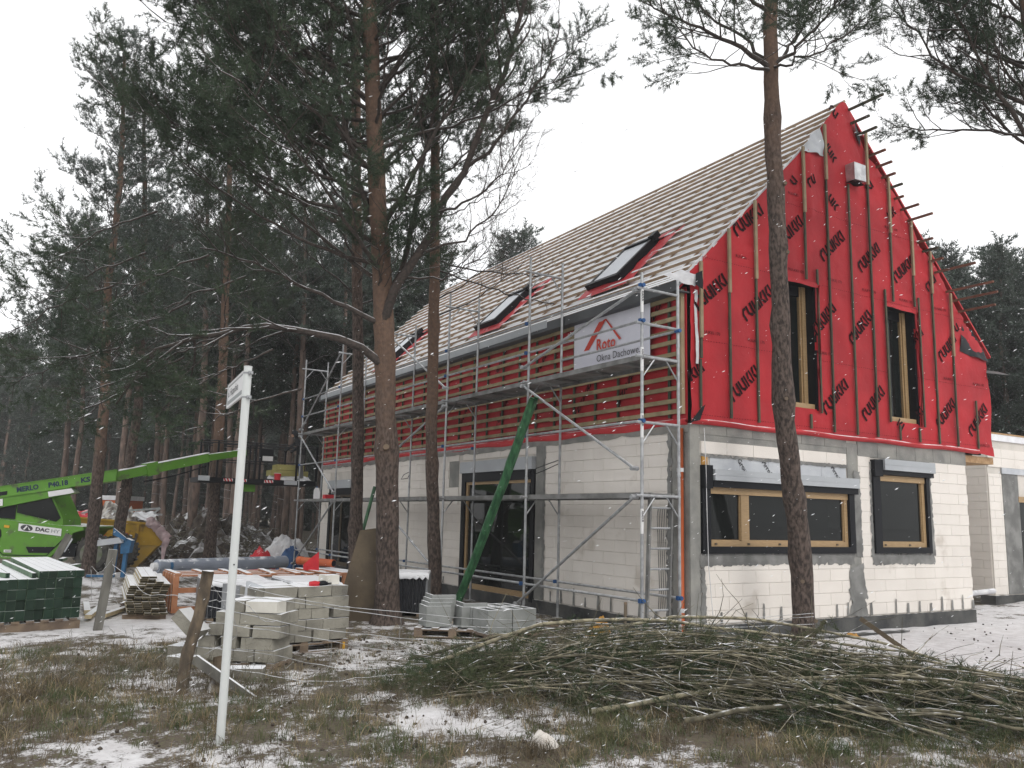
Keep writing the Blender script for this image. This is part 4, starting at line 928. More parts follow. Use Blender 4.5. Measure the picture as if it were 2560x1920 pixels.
def near_tree(name, label, path, r0, r1, build, tpl, knots=(), split_z=None, mat_low=m_bark, mat_up=m_barkred, leaf=m_needle, group='pine trees standing on the building plot', seed=3, n=14, flare=1.5):
    mm = m_bark_b if (split_z or 9) > 4 else m_bark_a
    if mat_low is m_bark: mat_low = mm
    mat_up = mat_low
    base = path[0]; t = thing(name, label, 'tree', (base[0], base[1], GZ), group); off = root_loc(t); P = np.array(path)
    tr = link('trunk', trunk_mesh(P, r0, r1, n, flare, mat_low, knots, off, seed), t)
    T = Tree(seed * 7 + 1, tpl); build(T, P); w_, l_ = T.finish(t, m_limb, leaf)
    link('limbs', w_, t); 
    if l_: link('crown', l_, t)
    return t, tr
# --- T1: the big forked pine in the middle
T1P = [(-3.35, 3.67, -0.36), (-3.41, 3.56, 0.46), (-3.58, 3.36, 2.1), (-3.78, 3.24, 4.05), (-3.96, 3.09, 5.41), (-4.12, 3.06, 6.76), (-4.31, 2.93, 8.09), (-4.46, 2.88, 9.47), (-4.64, 2.79, 11.21), (-4.82, 2.69, 12.98)]
def b1_(T, P):
    T.limb([(-3.89, 3.19, 4.03), (-4.2, 3.22, 4.24), (-4.62, 3.32, 4.41), (-5.11, 3.49, 4.48), (-5.74, 3.76, 4.48), (-6.23, 4.07, 4.39), (-6.69, 4.49, 4.26), (-7.1, 4.89, 4.07), (-7.34, 5.21, 3.76), (-7.55, 5.55, 3.24)], .075, .016, sub=15, sublen=1.5, t0=.25, barefrac=.35, droop=.45, n=9)
    # needle sprays hanging from the long arm at the far left
    for (u, d, z0, z1, n_) in ((-5.3, 13.6, 3.9, 3.1, 16), (-6.1, 13.8, 4.2, 3.5, 16), (-6.8, 13.8, 4.7, 3.9, 14), (-6.9, 14, 3.8, 2.9, 12), (-7.7, 14, 5.6, 5.0, 14), (-7.4, 13.6, 6.2, 5.6, 12), (-5.7, 13.2, 5.0, 4.4, 12), (-6.4, 13.4, 5.4, 4.7, 12), (-4.7, 13.2, 3.2, 2.7, 8), (-8.0, 13.6, 4.9, 4.3, 10), (-7.9, 13.8, 3.9, 3.5, 9)):
        a = uv(u + 1.4, d - .1, z0 + .25); b = uv(u - .5, d + .2, z1)
        T.limb([a, (a + b) / 2 + [0, 0, .12], b], .02, .006, sub=6, sublen=.85, t0=.25, droop=.2, leafs=1.1)
    T.limb([(-4.01, 3.14, 4.69), (-4.49, 3.38, 4.94), (-4.94, 3.73, 5.18), (-5.39, 4.07, 5.44), (-5.98, 4.48, 5.8), (-6.56, 4.92, 5.95)], .05, .012, sub=10, sublen=1.3, t0=.35, barefrac=.25)
    T.limb([(-3.9, 3.07, 4.72), (-3.81, 2.77, 5.36), (-3.53, 2.41, 5.79), (-3.37, 2.2, 6.38), (-3.13, 1.8, 7.13), (-2.99, 1.44, 7.98), (-2.8, 1.04, 8.89), (-2.67, 0.64, 9.98), (-2.58, 0.35, 11.24)], .085, .02, sub=16, sublen=1.4, t0=.5, barefrac=.3, n=9)
    T.limb([(-3.13, 1.8, 7.13), (-2.89, 1.37, 7.37), (-2.67, 1.02, 7.9), (-2.35, 0.6, 8.49), (-2.27, 0.41, 9.24)], .035, .008, sub=10, sublen=.8, barefrac=.2)
    T.limb([(-3.42, 2.11, 6.41), (-3.08, 1.64, 6.54), (-2.79, 1.16, 6.91), (-2.67, 0.88, 7.37)], .025, .005, sub=9, sublen=.8, barefrac=1.0, leafs=.7)
    T.limb([(-3.5, 2.4, 5.8), (-3.1, 1.95, 5.95), (-2.8, 1.4, 6.35), (-2.6, 1.0, 6.95)], .025, .005, sub=10, sublen=.8, barefrac=1.0, leafs=.8)
    T.limb([(-3.7, 2.7, 5.4), (-3.2, 2.2, 5.35), (-2.75, 1.6, 5.75)], .022, .005, sub=8, sublen=.7, barefrac=1.0, leafs=.8)
    T.limb([(-3.87, 3.09, 5.14), (-3.67, 3.02, 5.51), (-3.54, 3.05, 6.17), (-3.44, 2.95, 7.02), (-3.28, 2.85, 8.34), (-3.14, 2.62, 9.78), (-3.03, 2.5, 11.31)], .055, .015, sub=15, sublen=1.2, t0=.4, barefrac=.25)
    T.limb([(-4.02, 3.12, 6.1), (-4.36, 3.29, 6.92), (-4.68, 3.38, 8.17), (-5.02, 3.44, 9.57), (-5.26, 3.44, 10.99)], .06, .02, sub=16, sublen=1.5, t0=.3)
    T.limb([(-3.99, 3.05, 6.36), (-3.83, 2.64, 6.83), (-3.56, 2.07, 7.74), (-3.25, 1.48, 8.62), (-2.96, 1.0, 9.59)], .05, .012, sub=14, sublen=1.1, t0=.3, barefrac=.3)
    T.limb([(-3.9, 3.1, 5.0), (-4.1, 2.9, 5.5), (-4.3, 2.6, 5.9)], .03, .006, sub=9, sublen=.8, leafs=1.4, t0=.2)
    T.limb([(-3.85, 3.2, 5.2), (-3.6, 2.8, 5.6), (-3.5, 2.4, 6.0)], .03, .006, sub=8, sublen=.7, leafs=1.3, t0=.2)
    T.limb([(-4.0, 3.1, 6.0), (-4.0, 2.6, 6.3), (-3.9, 2.2, 6.7)], .03, .006, sub=9, sublen=.8, leafs=1.3, t0=.2)
    lft = lambda r_: math.atan2(-RH[1], -RH[0]) + r_.normal(0, .55)
    T.whorls(P, 5.2, 10.6, 24, lambda f: 4.7 - .5 * f, lambda f: .32 + .2 * f, .045, az=lft, t0=.22, n=5, leafs=1.45)
    T.whorls(P, 7.2, 11.0, 14, lambda f: 3.2, lambda f: .8, .035, az=lambda r_: math.atan2(RH[1], RH[0]) + r_.normal(0, .5), t0=.3, n=5, leafs=1.25)
    T.whorls(P, 6.6, 12.4, 32, lambda f: 3.4 - 1.2 * f, lambda f: .62, .04, t0=.25, n=5, leafs=1.45)
BIG, BIGT = near_tree('pine_tree', 'thickest forked pine with a long bare arm reaching left, behind the block stacks', T1P, .20, .10, b1_, T_NEAR, knots=(2.55, 4.0, 4.75), split_z=3.0, seed=3, n=18, flare=1.7)
b = MB(); b.tube([(-3.62 - .10, 3.30 - .17, 2.62), (-3.62 - .12, 3.30 - .2, 2.63)], .05, 10); b.build('knot_scar', m_cut, BIGT)
# --- T2 slim pine right of it
def b2_(T, P):
    T.whorls(P, 7.6, 13, 16, lambda f: 2.6 - .8 * f, lambda f: .8, .03, t0=.35, n=5, barefrac=.15)
    T.whorls(P, 5.4, 7.6, 6, lambda f: 1.9, lambda f: .45, .02, t0=.3, n=5, barefrac=1.0, leafs=.6, az=lambda r_: math.atan2(RH[1], RH[0]) + r_.normal(0, .8))
    T.limb([(-1.95, 5.3, 6.7), (-1.2, 4.8, 6.45), (-.35, 4.2, 6.35), (.0, 4.0, 6.42)], .02, .012, leafs=0, sub=3, sublen=.6, barefrac=1.0)
    T.limb([(-1.95, 5.3, 6.5), (-1.1, 4.8, 6.15), (.2, 4.1, 5.85)], .02, .012, leafs=0, sub=3, sublen=.5, barefrac=1.0)
near_tree('pine_tree', 'slim straight pine just right of the thick forked one, in front of the scaffold', [(-1.3, 6.01, -0.5), (-1.36, 5.91, 0.26), (-1.52, 5.78, 1.45), (-1.72, 5.61, 3.04), (-1.81, 5.48, 4.65), (-1.94, 5.27, 6.25), (-2.06, 5.15, 7.89), (-2.19, 5.04, 9.55), (-2.35, 4.92, 11.39), (-2.51, 4.77, 13.33)],
          .135, .075, b2_, T_NEAR, knots=(1.1, 2.6, 4.0, 5.3), split_z=3.4, seed=5, flare=1.2)
# --- T3
def b3_(T, P): T.whorls(P, 6.2, 13, 24, lambda f: 2.8 - .6 * f, lambda f: .6, .03, t0=.3, n=5, barefrac=.15)
near_tree('pine_tree', 'slim grey pine left of the thick forked one, against the far scaffold bays', [(-1.81, 9.21, -0.3), (-1.92, 8.99, 1.39), (-2.03, 8.84, 3.23), (-2.18, 8.7, 5.08), (-2.36, 8.59, 6.96), (-2.53, 8.46, 8.85), (-2.7, 8.33, 10.76), (-2.88, 8.22, 13.21)],
          .15, .10, b3_, T_MID, knots=(1.2, 3.0, 5.0), split_z=4.6, seed=6, flare=1.2)
# --- T4 in front of the gable
def b4_(T, P):
    for pth, r_ in (([(0.34, -1.49, 8.42), (-0.16, -1.35, 8.69), (-0.72, -1.16, 8.86), (-1.33, -0.95, 9.05), (-1.77, -0.83, 9.21)], .045), ([(0.33, -1.49, 8.45), (0.27, -1.19, 8.95), (0.02, -0.77, 9.42), (-0.27, -0.34, 9.97), (-0.51, -0.04, 10.41)], .035),
                    ([(0.35, -1.5, 8.45), (0.56, -1.79, 8.68), (0.76, -2.08, 8.99), (0.94, -2.39, 9.41)], .035), ([(0.35, -1.51, 8.48), (0.88, -1.45, 9.02), (1.29, -1.45, 9.57), (1.7, -1.46, 10.21)], .035),
                    ([(0.34, -1.48, 8.39), (-0.32, -1.64, 8.18), (-0.95, -1.7, 8.01), (-1.49, -1.71, 8.05), (-1.95, -1.75, 8.35)], .03), ([(0.36, -1.5, 8.42), (0.3, -1.95, 8.3), (0.4, -2.4, 8.3), (0.62, -2.7, 8.5)], .025),
                    ([(0.3, -1.51, 9.33), (-0.18, -1.46, 9.5), (-0.75, -1.37, 9.8), (-1.5, -1.3, 10.0)], .035)):
        T.limb(pth, r_, .008, sub=12, sublen=1.0, t0=.22, leafs=.75, scale=.9, n=6)
    T.whorls(P, 9.2, 11.5, 9, lambda f: 2.6, lambda f: .55, .03, t0=.3, n=5, leafs=.8)
t4, t4t = near_tree('pine_tree', 'tall bare-stemmed pine standing right in front of the red gable', [(1.44, -0.9, -0.36), (1.3, -1.0, 0.72), (1.12, -1.08, 1.72), (0.87, -1.14, 2.9), (0.68, -1.25, 4.08), (0.6, -1.33, 5.46), (0.5, -1.38, 6.69), (0.41, -1.44, 7.94), (0.34, -1.5, 9.14), (0.31, -1.57, 10.87), (0.28, -1.63, 12.58)],
                    .165, .085, b4_, T_NEAR, knots=(1.0, 2.0, 3.35, 3.55, 4.55, 5.6, 6.6, 7.7), split_z=5.2, seed=9, n=16, flare=1.15)
for (x, y, z) in ((1.12 - .12, -1.08 - .17, 3.42 - 2.7), (.80 - .1, -1.18 - .12, 3.36), (.74 - .1, -1.21 - .10, 4.5), (.62 + .02, -1.31 - .14, 5.55), (1.32, -1.2, .15), (.55 + .02, -1.38 - .12, 6.6)):
    b = MB(); b.tube([(x, y, z), (x - .03, y - .04, z + .005)], .028, 8); b.build('branch_stub', m_cut, t4t)
# --- T5 at the right edge
def b5_(T, P):
    for pth, r_, bf in (([(3.34, -4.03, 6.58), (2.81, -3.9, 6.97), (2.47, -3.88, 7.36), (2.13, -3.77, 7.83), (1.64, -3.7, 8.45), (1.26, -3.67, 8.87)], .05, .1), ([(2.96, -3.96, 7.47), (2.59, -3.67, 7.73), (2.33, -3.43, 7.89), (1.99, -3.17, 8.28), (1.65, -3.04, 8.67), (1.44, -2.89, 9.19)], .035, .3),
                        ([(3.42, -4.11, 6.75), (3.34, -3.81, 7.2), (3.03, -3.41, 7.32), (2.81, -3.07, 7.48), (2.38, -2.58, 7.53), (2.1, -2.29, 7.61)], .03, 0), ([(3.25, -4.06, 7.03), (3.61, -3.48, 7.8), (3.58, -3.03, 8.05), (3.52, -2.7, 8.41)], .03, 0),
                        ([(2.9, -4.0, 8.0), (2.6, -3.4, 8.5), (2.2, -2.9, 9.3)], .03, .1), ([(2.8, -4.0, 8.6), (2.5, -3.6, 9.2), (2.1, -3.3, 10.0)], .03, .1), ([(3.6, -4.0, 7.2), (3.2, -3.6, 8.2), (3.0, -3.3, 9.0)], .03, 0), ([(3.4, -4.1, 6.6), (3.1, -3.7, 7.1), (2.9, -3.3, 7.7), (2.7, -3.0, 8.6)], .03, 0)):
        T.limb(pth, r_, .008, sub=13, sublen=.95, t0=.15, leafs=.8, barefrac=bf, scale=.85, n=6)
    T.whorls(P, 6.9, 11, 22, lambda f: 2.3, lambda f: .7, .03, t0=.2, n=5, leafs=.9)
near_tree('pine_tree', 'pine at the right edge whose dark branches hang in from the top corner', [(5.6, -4.04, -.4), (5.17, -4.04, 0.6), (4.4, -4.08, 3.4), (3.93, -4.11, 5.08), (3.5, -4.11, 6.47), (3.04, -4.04, 7.59), (2.73, -4.06, 8.7), (2.64, -4.1, 9.9), (2.52, -4.19, 11.39)], .16, .06, b5_, T_NEAR, seed=12, n=12)
# --- left group at mid distance
def bl(z0, n_, L0, L1, el=.55, z1=13.6, **k):
    return lambda T, P: T.whorls(P, z0, z1, n_, lambda f: L0 + (L1 - L0) * f, lambda f: el + .25 * f, .028, t0=.2, n=5, **k)
near_tree('pine_tree', 'frosted pine in front of the green telehandler boom at the left', [(-6.83, 15.23, -0.35), (-6.82, 15.01, 0.9), (-6.86, 14.79, 2.24), (-6.88, 14.57, 3.48), (-6.9, 14.51, 4.53), (-7.01, 14.44, 5.89), (-7.12, 14.33, 7.48), (-7.09, 14.23, 8.56), (-7.09, 14.11, 9.86), (-7.15, 14.0, 11.27), (-7.25, 13.94, 12.59), (-7.32, 13.93, 13.7)],
          .17, .035, bl(4.4, 44, 2.9, .55), T_MID, knots=(1.5, 3.0), split_z=3.4, leaf=m_needlegrey, seed=15)
near_tree('pine_tree', 'dark stemmed pine right beside the yellow skip', [(-5.99, 17.12, -0.38), (-5.97, 16.86, 0.92), (-5.92, 16.57, 2.33), (-5.9, 16.37, 3.36), (-5.87, 16.18, 4.28), (-5.93, 16.07, 5.73), (-6.08, 15.96, 8.04), (-6.31, 15.8, 10.96), (-6.53, 15.73, 13.0)],
          .17, .04, bl(4.6, 34, 2.4, .8, z1=13), T_MID, knots=(2.0, 3.3), leaf=m_needlegrey, seed=16)
near_tree('pine_tree', 'reddish barked pine directly left of the street sign', [(-2.79, 19.88, -0.4), (-2.86, 19.54, 1.87), (-2.89, 19.34, 3.06), (-2.99, 19.01, 5.16), (-3.08, 18.82, 6.47), (-3.21, 18.56, 8.31), (-3.3, 18.45, 10.47), (-3.48, 18.29, 13.2), (-3.73, 18.04, 15.5)],
          .21, .05, bl(6.8, 40, 3.4, 1.2, z1=15, leafs=1.4), T_MID, knots=(3, 4.4, 7), split_z=2.4, leaf=m_needle, seed=17)
near_tree('pine_tree', 'straight pine just left of the reddish one by the sign, behind the debris heap', [(-3.06, 22.41, -0.4), (-3.01, 22.12, 1.18), (-3.02, 21.74, 3.29), (-3.07, 21.45, 5.02), (-3.2, 21.2, 6.81), (-3.4, 21.03, 9.67), (-3.68, 20.76, 13.29)],
          .17, .05, bl(7.5, 22, 2.8, 1.0, z1=13), T_MID, mat_low=m_barkfar, leaf=m_needlegrey, seed=18)
near_tree('pine_tree', 'pine seen through the far end of the scaffold, left of the lifting platform', [(1.1, 23.38, -.3), (1.0, 23.09, 2.01), (0.81, 22.63, 5.11), (0.67, 22.29, 7.43), (0.41, 21.87, 10.52), (0.2, 21.75, 13.5)],
          .19, .05, bl(7.0, 24, 2.9, 1.0, z1=13), T_MID, mat_low=m_barkfar, leaf=m_needlegrey, seed=19)

# --- the forest: a few master trees, then one copy per tree
def master(seed, h, zc, r0, L0, L1, n_, el, tpl=T_FAR):
    rng = np.random.default_rng(seed); path = np.array([(rng.normal(0, .1) * z / h, rng.normal(0, .1) * z / h, z) for z in np.linspace(-.3, h, 8)])
    T = Tree(seed, tpl); T.whorls(path, zc, h - .3, n_, lambda f: L0 + (L1 - L0) * f ** .8, lambda f: el + .3 * f, .03, t0=.15, n=4, scale=1.25)
    for i in range(12):
        z = rng.uniform(min(1.5, zc * .5), zc); a = rng.uniform(0, 6.28); b_ = np.array([0, 0, z]); e_ = b_ + [math.cos(a) * rng.uniform(.3, 1.1), math.sin(a) * rng.uniform(.3, 1.1), rng.uniform(-.1, .3)]; T.wood.tube([b_, e_], [.012, .004], 4, cap=False)
    wd, lf = T.finish(None, m_limb, m_needlegrey); tk = trunk_mesh(path, r0, r0 * .25, 9, 1.3, m_barkfar, (), (0, 0, 0), seed, jit=.02)
    return tk, wd, lf
MS = [master(101, 14.5, 7.5, .17, 2.6, .7, 26, .4), master(102, 13.5, 6.2, .15, 2.4, .6, 28, .35), master(103, 15.5, 8.5, .19, 2.9, .8, 24, .45), master(104, 12.5, 5.0, .14, 2.3, .5, 28, .4)]
MBUSH = [master(111, 12.5, 1.2, .15, 2.7, .45, 46, .35), master(112, 11.0, .9, .13, 2.5, .4, 44, .4)]
def put_tree(k, x, y, sc, rz, lab, grp, tilt=(0, 0)):
    tk, wd, lf = k
    t = thing('pine_tree', lab, 'tree', (x, y, GZ), grp); t.rotation_euler = (tilt[0], tilt[1], rz); t.scale = (sc, sc, sc)
    for nm, me in (('trunk', tk), ('limbs', wd), ('crown', lf)):
        o = bpy.data.objects.new(nm, me); COL.objects.link(o); o.parent = t
    return t
fr = np.random.default_rng(77); placed = []
LABF = 'slim tall pine of the forest behind the building plot, its crown lost among the others'
for (x, y) in ((-2.8, 31.4), (-2.85, 28.9), (-6.3, 35.9), (-6.0, 33.3), (-.8, 26.5), (.6, 27.6), (2.2, 26.2), (-1.6, 30.2), (3.6, 24.8), (2.9, 29.5), (-4.4, 30.5), (-.2, 33), (4.8, 27.5), (1.2, 25), (-1.0, 24.6)):
    placed.append((x, y)); put_tree(MS[fr.integers(0, 4)], x, y, fr.uniform(.92, 1.08), fr.uniform(0, 6.28), LABF, 'pines of the forest behind the plot', (fr.normal(0, .02), fr.normal(0, .02)))
tries = 0
while len(placed) < 190 and tries < 8000:
    tries += 1; ang = fr.uniform(-.62, .66); d = fr.uniform(33, 86)
    if abs(ang) > .0 and ang > .12: d = fr.uniform(38, 80)
    p_ = np.array([CX, CY]) + (FH * math.cos(ang) + RH * math.sin(ang))[:2] * d
    if ang > .12 and d < 43 and ang < .42: continue
    if ang > -.16 and d < 50: continue
    if ang < -.30 and d < 50: continue
    if ang < -.40 and d < 72: continue
    if any((p_[0] - a) ** 2 + (p_[1] - b) ** 2 < 3.2 for a, b in placed): continue
    placed.append(tuple(p_)); sc = fr.uniform(.85, 1.08) * (1 if ang < .12 else .92)
    put_tree(MS[fr.integers(0, 4)], p_[0], p_[1], sc, fr.uniform(0, 6.28), LABF, 'pines of the forest behind the plot', (fr.normal(0, .02), fr.normal(0, .02)))
for (x, y, s_, l_) in ((21.5, 9.8, 1.08, 'bushy pine rising right behind the protruding roof battens, left of its neighbours'), (24.6, 8.3, 1.02, 'bushy pine with the pointed top near the right edge'), (25.5, 11.4, 1.0, 'bushy pine between the two foremost ones right of the gable'), (23, 5.3, .88, 'lowest bushy pine at the right edge above the side wing'),
                       (28, 6.5, .95, 'bushy pine half hidden at the right edge, behind the pointed one'), (27, 14, 1.1, 'far bushy pine seen above the right slope battens'), (31, 10, 1.1, 'rear bushy pine right of the gable'), (22, 13.5, .95, 'bushy pine close behind the roof slope on the right'), (29, 2.5, .95, 'bushy pine beyond the right edge above the wing parapet')):
    put_tree(MBUSH[int(x) % 2], x, y, s_, x * 7, l_, 'bushy pines to the right of the house')
for (u_, d_, s_, l_) in ((17.2, 36, 1.12, 'bushy pine directly behind the middle of the protruding battens'), (18.6, 35.5, 1.06, 'bushy pine behind the three longest protruding battens'), (19.9, 37, 1.08, 'bushy pine right of the longest protruding batten tips'), (21.0, 34.5, 1.02, 'bushy pine just left of the pointed one at the right edge'), (22.3, 36, 1.1, 'bushy pine cut by the right picture edge'), (18.0, 39, 1.1, 'bushy pine in the second row behind the batten tips'), (20.6, 39, 1.12, 'bushy pine in the second row near the right edge')):
    q_ = uv(u_, d_, 0); put_tree(MBUSH[int(u_ * 10) % 2], q_[0], q_[1], s_, u_, l_, 'bushy pines to the right of the house')
for (x, y, s_, l_) in ((9.8, 21.5, 1.12, 'grey frosted pine top just above the roof ridge, the larger one'), (5.85, 21.8, 1.02, 'small frosted pine top above the roof ridge, near the slim stem'), (4.6, 22.4, 1.0, 'frosted pine top left of the smaller one, above the far roof end')):
    put_tree(MBUSH[0], x, y, s_, x, l_, 'frosted pines behind the roof')
# young pines of the far left gap and the dense wood beyond
for i in range(26):
    ang = fr.uniform(-.62, .1); d = fr.uniform(62, 92); p_ = np.array([CX, CY]) + (FH * math.cos(ang) + RH * math.sin(ang))[:2] * d
    put_tree(MBUSH[i % 2], p_[0], p_[1], fr.uniform(.8, 1.25), fr.uniform(0, 6), 'low branched pine of the misty wood at the back of the forest', 'misty pines at the back of the forest')
# far wood: one ragged mass of needle sprays and stems
fw = MB(); lt = []
for i in range(5200):
    ang = fr.uniform(-.75, .8); d = fr.uniform(88, 125); z = fr.uniform(0, 1) ** .8 * fr.uniform(9, 15)
    p_ = np.array([CX, CY, 0]) + (FH * math.cos(ang) + RH * math.sin(ang)) * d + UP * z; s_ = fr.uniform(.9, 2.0)
    c_ = p_ + fr.normal(0, s_, (9, 1, 3)) + fr.normal(0, .55, (9, 3, 3)); lt.append(c_)
lt = np.concatenate(lt).reshape(-1, 3); fw.tris(lt, np.arange(len(lt)).reshape(-1, 3))
fw.build('far_wood', m_needlegrey, kind='stuff', label='misty far edge of the pine forest', cat='forest')
# ================================================================== MACHINES AND STORES
DT = 23.65
def side(mb, pts, d, th): return mb.prism(pts, th, np.array([CX, CY, 0]) + FH * d, (RH, UP, FH))
TH = thing('telehandler', 'lime green telehandler with raised boom cut off by the left picture edge', 'telehandler', tuple(uv(-13.2, 24.7, GZ)))
b = MB(); side(b, [(-15.2, .95), (-15.2, .45), (-14.6, .38), (-14.05, .30), (-13.88, .15), (-12.62, .15), (-12.30, .50), (-12.02, .86), (-11.74, .95), (-11.74, 1.0), (-12.3, 1.02), (-13.45, 1.10), (-14.2, 1.17), (-15.2, 1.2)], DT, 2.1); b.build('body', m_green, TH)
b = MB(); side(b, [(-15.2, 1.2), (-14.1, 1.17), (-12.32, .98), (-12.35, 1.2), (-12.72, 1.86), (-13.9, 1.9), (-15.2, 1.6)], DT + .06, 1.0); CB = b.build('cab', m_green, TH)
b = MB(); side(b, [(-13.62, 1.34), (-12.52, 1.12), (-12.40, 1.22), (-12.74, 1.80), (-13.62, 1.72)], DT + .03, .03); b.build('cab_window', m_glass, CB)
b = MB(); side(b, [(-14.6, 1.22), (-13.66, 1.16), (-13.66, 1.6), (-14.6, 1.6)], DT + .03, .03); b.build('recess', m_black, CB)
b = MB(); pth = [(-15.2, .50), (-14.62, .34), (-14.02, .26), (-13.86, .11), (-12.60, .11), (-12.27, .48), (-11.98, .84), (-11.70, .93)]
b.tube([uv(u, DT - .02, z) for u, z in pth], .028, 6); b.build('sill_edge', m_green, TH)
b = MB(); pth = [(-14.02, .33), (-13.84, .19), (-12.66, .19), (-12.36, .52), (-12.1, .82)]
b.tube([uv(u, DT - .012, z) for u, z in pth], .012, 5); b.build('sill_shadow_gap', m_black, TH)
b = MB(); side(b, [(-13.24, .42), (-12.44, .44), (-12.59, .27), (-13.15, .26)], DT - .015, .02); b.build('vent_grille', m_black, TH)
b = MB(); side(b, [(-14.1, .98), (-13.98, .86), (-13.95, .7), (-14.0, .58), (-14.1, .5)], DT - .02, .03); b.build('door_handle', m_black, TH)
def plate(pts, name='sticker', mat=m_plate, parent=TH, d=DT - .02): b = MB(); side(b, pts, d, .012); return b.build(name, mat, parent)
pl = plate([(-13.5, 1.05), (-13.5, .85), (-12.31, .73), (-12.31, .93)])
dx = np.array([.995, -.1]); ax_ = RH * .995 - UP * .10; ay_ = UP * .995 + RH * .1
b = MB(); text_geo(b, 'DAC', .135, uv(-13.03, DT - .024, .865), ax_, ay_, bold=.006, sx=1.35, lift=.002); b.build('print', m_darkprint, pl)
b = MB(); text_geo(b, 'HY', .135, uv(-12.60, DT - .024, .825), ax_, ay_, bold=.001, sx=1.35, lift=.002); b.build('print', m_signgrey, pl)
b = MB(); c0 = uv(-13.27, DT - .024, .93); b.poly([c0 + RH * .17 * math.cos(t) + UP * (.085 * math.sin(t) - .017 * math.cos(t)) for t in np.linspace(0, 2 * np.pi, 28)[:-1]]); EL = b.build('emblem', m_darkprint, pl)
b = MB(); c1 = c0 - FH * .003; q3 = lambda x, z: c1 + RH * x + UP * (z - x * .1); b.poly([q3(-.10, -.05), (q3(-.05, -.05)), q3(.02, .04), q3(-.005, .075)]); b.poly([q3(.005, .075), q3(.03, .04), q3(.07, -.05), q3(.11, -.045)]); b.build('emblem_roof', m_plate, EL)
b = MB(); text_geo(b, 'TECHNIKA DACHOWA', .032, uv(-13.0, DT - .024, .80), ax_, ay_, lift=.002) if False else None
pl = plate([(-13.83, .33), (-13.63, .33), (-13.63, .26), (-13.83, .26)]); b = MB(); text_geo(b, 'DACHY', .045, uv(-13.79, DT - .024, .28), RH, UP, bold=.002, lift=.002); b.build('print', m_darkprint, pl)
plate([(-13.9, 1.0), (-13.75, .985), (-13.75, .92), (-13.9, .93)], 'sticker', m_yellow)
# boom
bs = np.array([2.46, .44]) / 2.5
b = MB(); side(b, [(-15.3, 1.80), (-15.3, 1.50), (-14.12, 1.745), (-11.63, 2.16), (-10.9, 2.28), (-10.9, 2.585), (-11.67, 2.47), (-14.13, 2.03)], DT - .12, .34); BM = b.build('boom', m_green, TH)
b = MB(); side(b, [(-15.3, 1.50), (-14.12, 1.45), (-13.89, 1.50), (-12.65, 1.78), (-12.01, 1.93), (-12.17, 2.07), (-14.12, 1.745)], DT - .10, .30); b.build('lower_boom', m_green, TH)
b = MB(); b.beam(uv(-15.3, DT - .125, 1.52), uv(-12.1, DT - .125, 2.08), .02, .02); b.beam(uv(-15.3, DT - .125, 1.825), uv(-10.9, DT - .125, 2.585), .03, .02); b.build('boom_edge', m_green, BM)
b = MB(); side(b, [(-14.25, 1.86), (-13.86, 1.925), (-13.86, 1.82), (-14.25, 1.755)], DT - .13, .01); b.build('slot', m_black, BM)
plate([(-12.74, 1.93), (-12.1, 2.04), (-12.01, 1.93), (-12.1, 1.90), (-12.7, 1.79)], 'sticker', m_plate, TH, DT - .13)
pl = plate([(-14.5, 1.60), (-13.96, 1.71), (-13.94, 1.52), (-14.5, 1.44)], 'sticker', m_plate, TH, DT - .13)
bx_ = RH * bs[0] + UP * bs[1]; by_ = -RH * bs[1] + UP * bs[0]; bx_ = bx_ / np.linalg.norm(bx_); by_ = by_ / np.linalg.norm(by_)
b = MB(); text_geo(b, '.it', .17, uv(-14.16, DT - .134, 1.56), bx_, by_, bold=.003, lift=.002); b.build('print', m_navy, pl)
b = MB(); text_geo(b, 'MERLO', .19, uv(-13.60, DT - .122, 1.895), bx_, by_, bold=.008, sx=1.0, lift=.003); text_geo(b, 'P40.18', .19, uv(-12.74, DT - .122, 2.045), bx_, by_, bold=.008, sx=1.05, lift=.003); text_geo(b, 'KS', .19, uv(-11.86, DT - .122, 2.20), bx_, by_, bold=.008, sx=1.25, lift=.003); b.build('print', m_navy, BM)
A0, A1 = uv(-11.0, DT + .05, 2.42), np.array([-3.67, 17.2, 3.12]); A2 = np.array([-2.2, 18.7, 3.45])
dirb = (A1 - A0) / np.linalg.norm(A1 - A0)
b = MB(); b.beam(A0, A1, .24, .27); b.build('boom_extension', m_green, TH)
b = MB(); b.beam(A0 + (A1 - A0) * .30, A0 + (A1 - A0) * .42, .32, .37); b.build('boom_collar', m_green, TH)
b = MB(); b.beam(A1, A2, .18, .2); b.build('boom_tip', m_green, TH)
b = MB(); b.beam(A0 + UP * .135, A1 + UP * .145, .26, .02); b.build('snow_cover', m_snow, BM)
b = MB(); b.tube([A0 + (A1 - A0) * t_ - UP * (.25 + .1 * math.sin(t_ * 3.1)) for t_ in np.linspace(.3, 1, 8)], .02, 5); b.build('hose', m_black, TH)
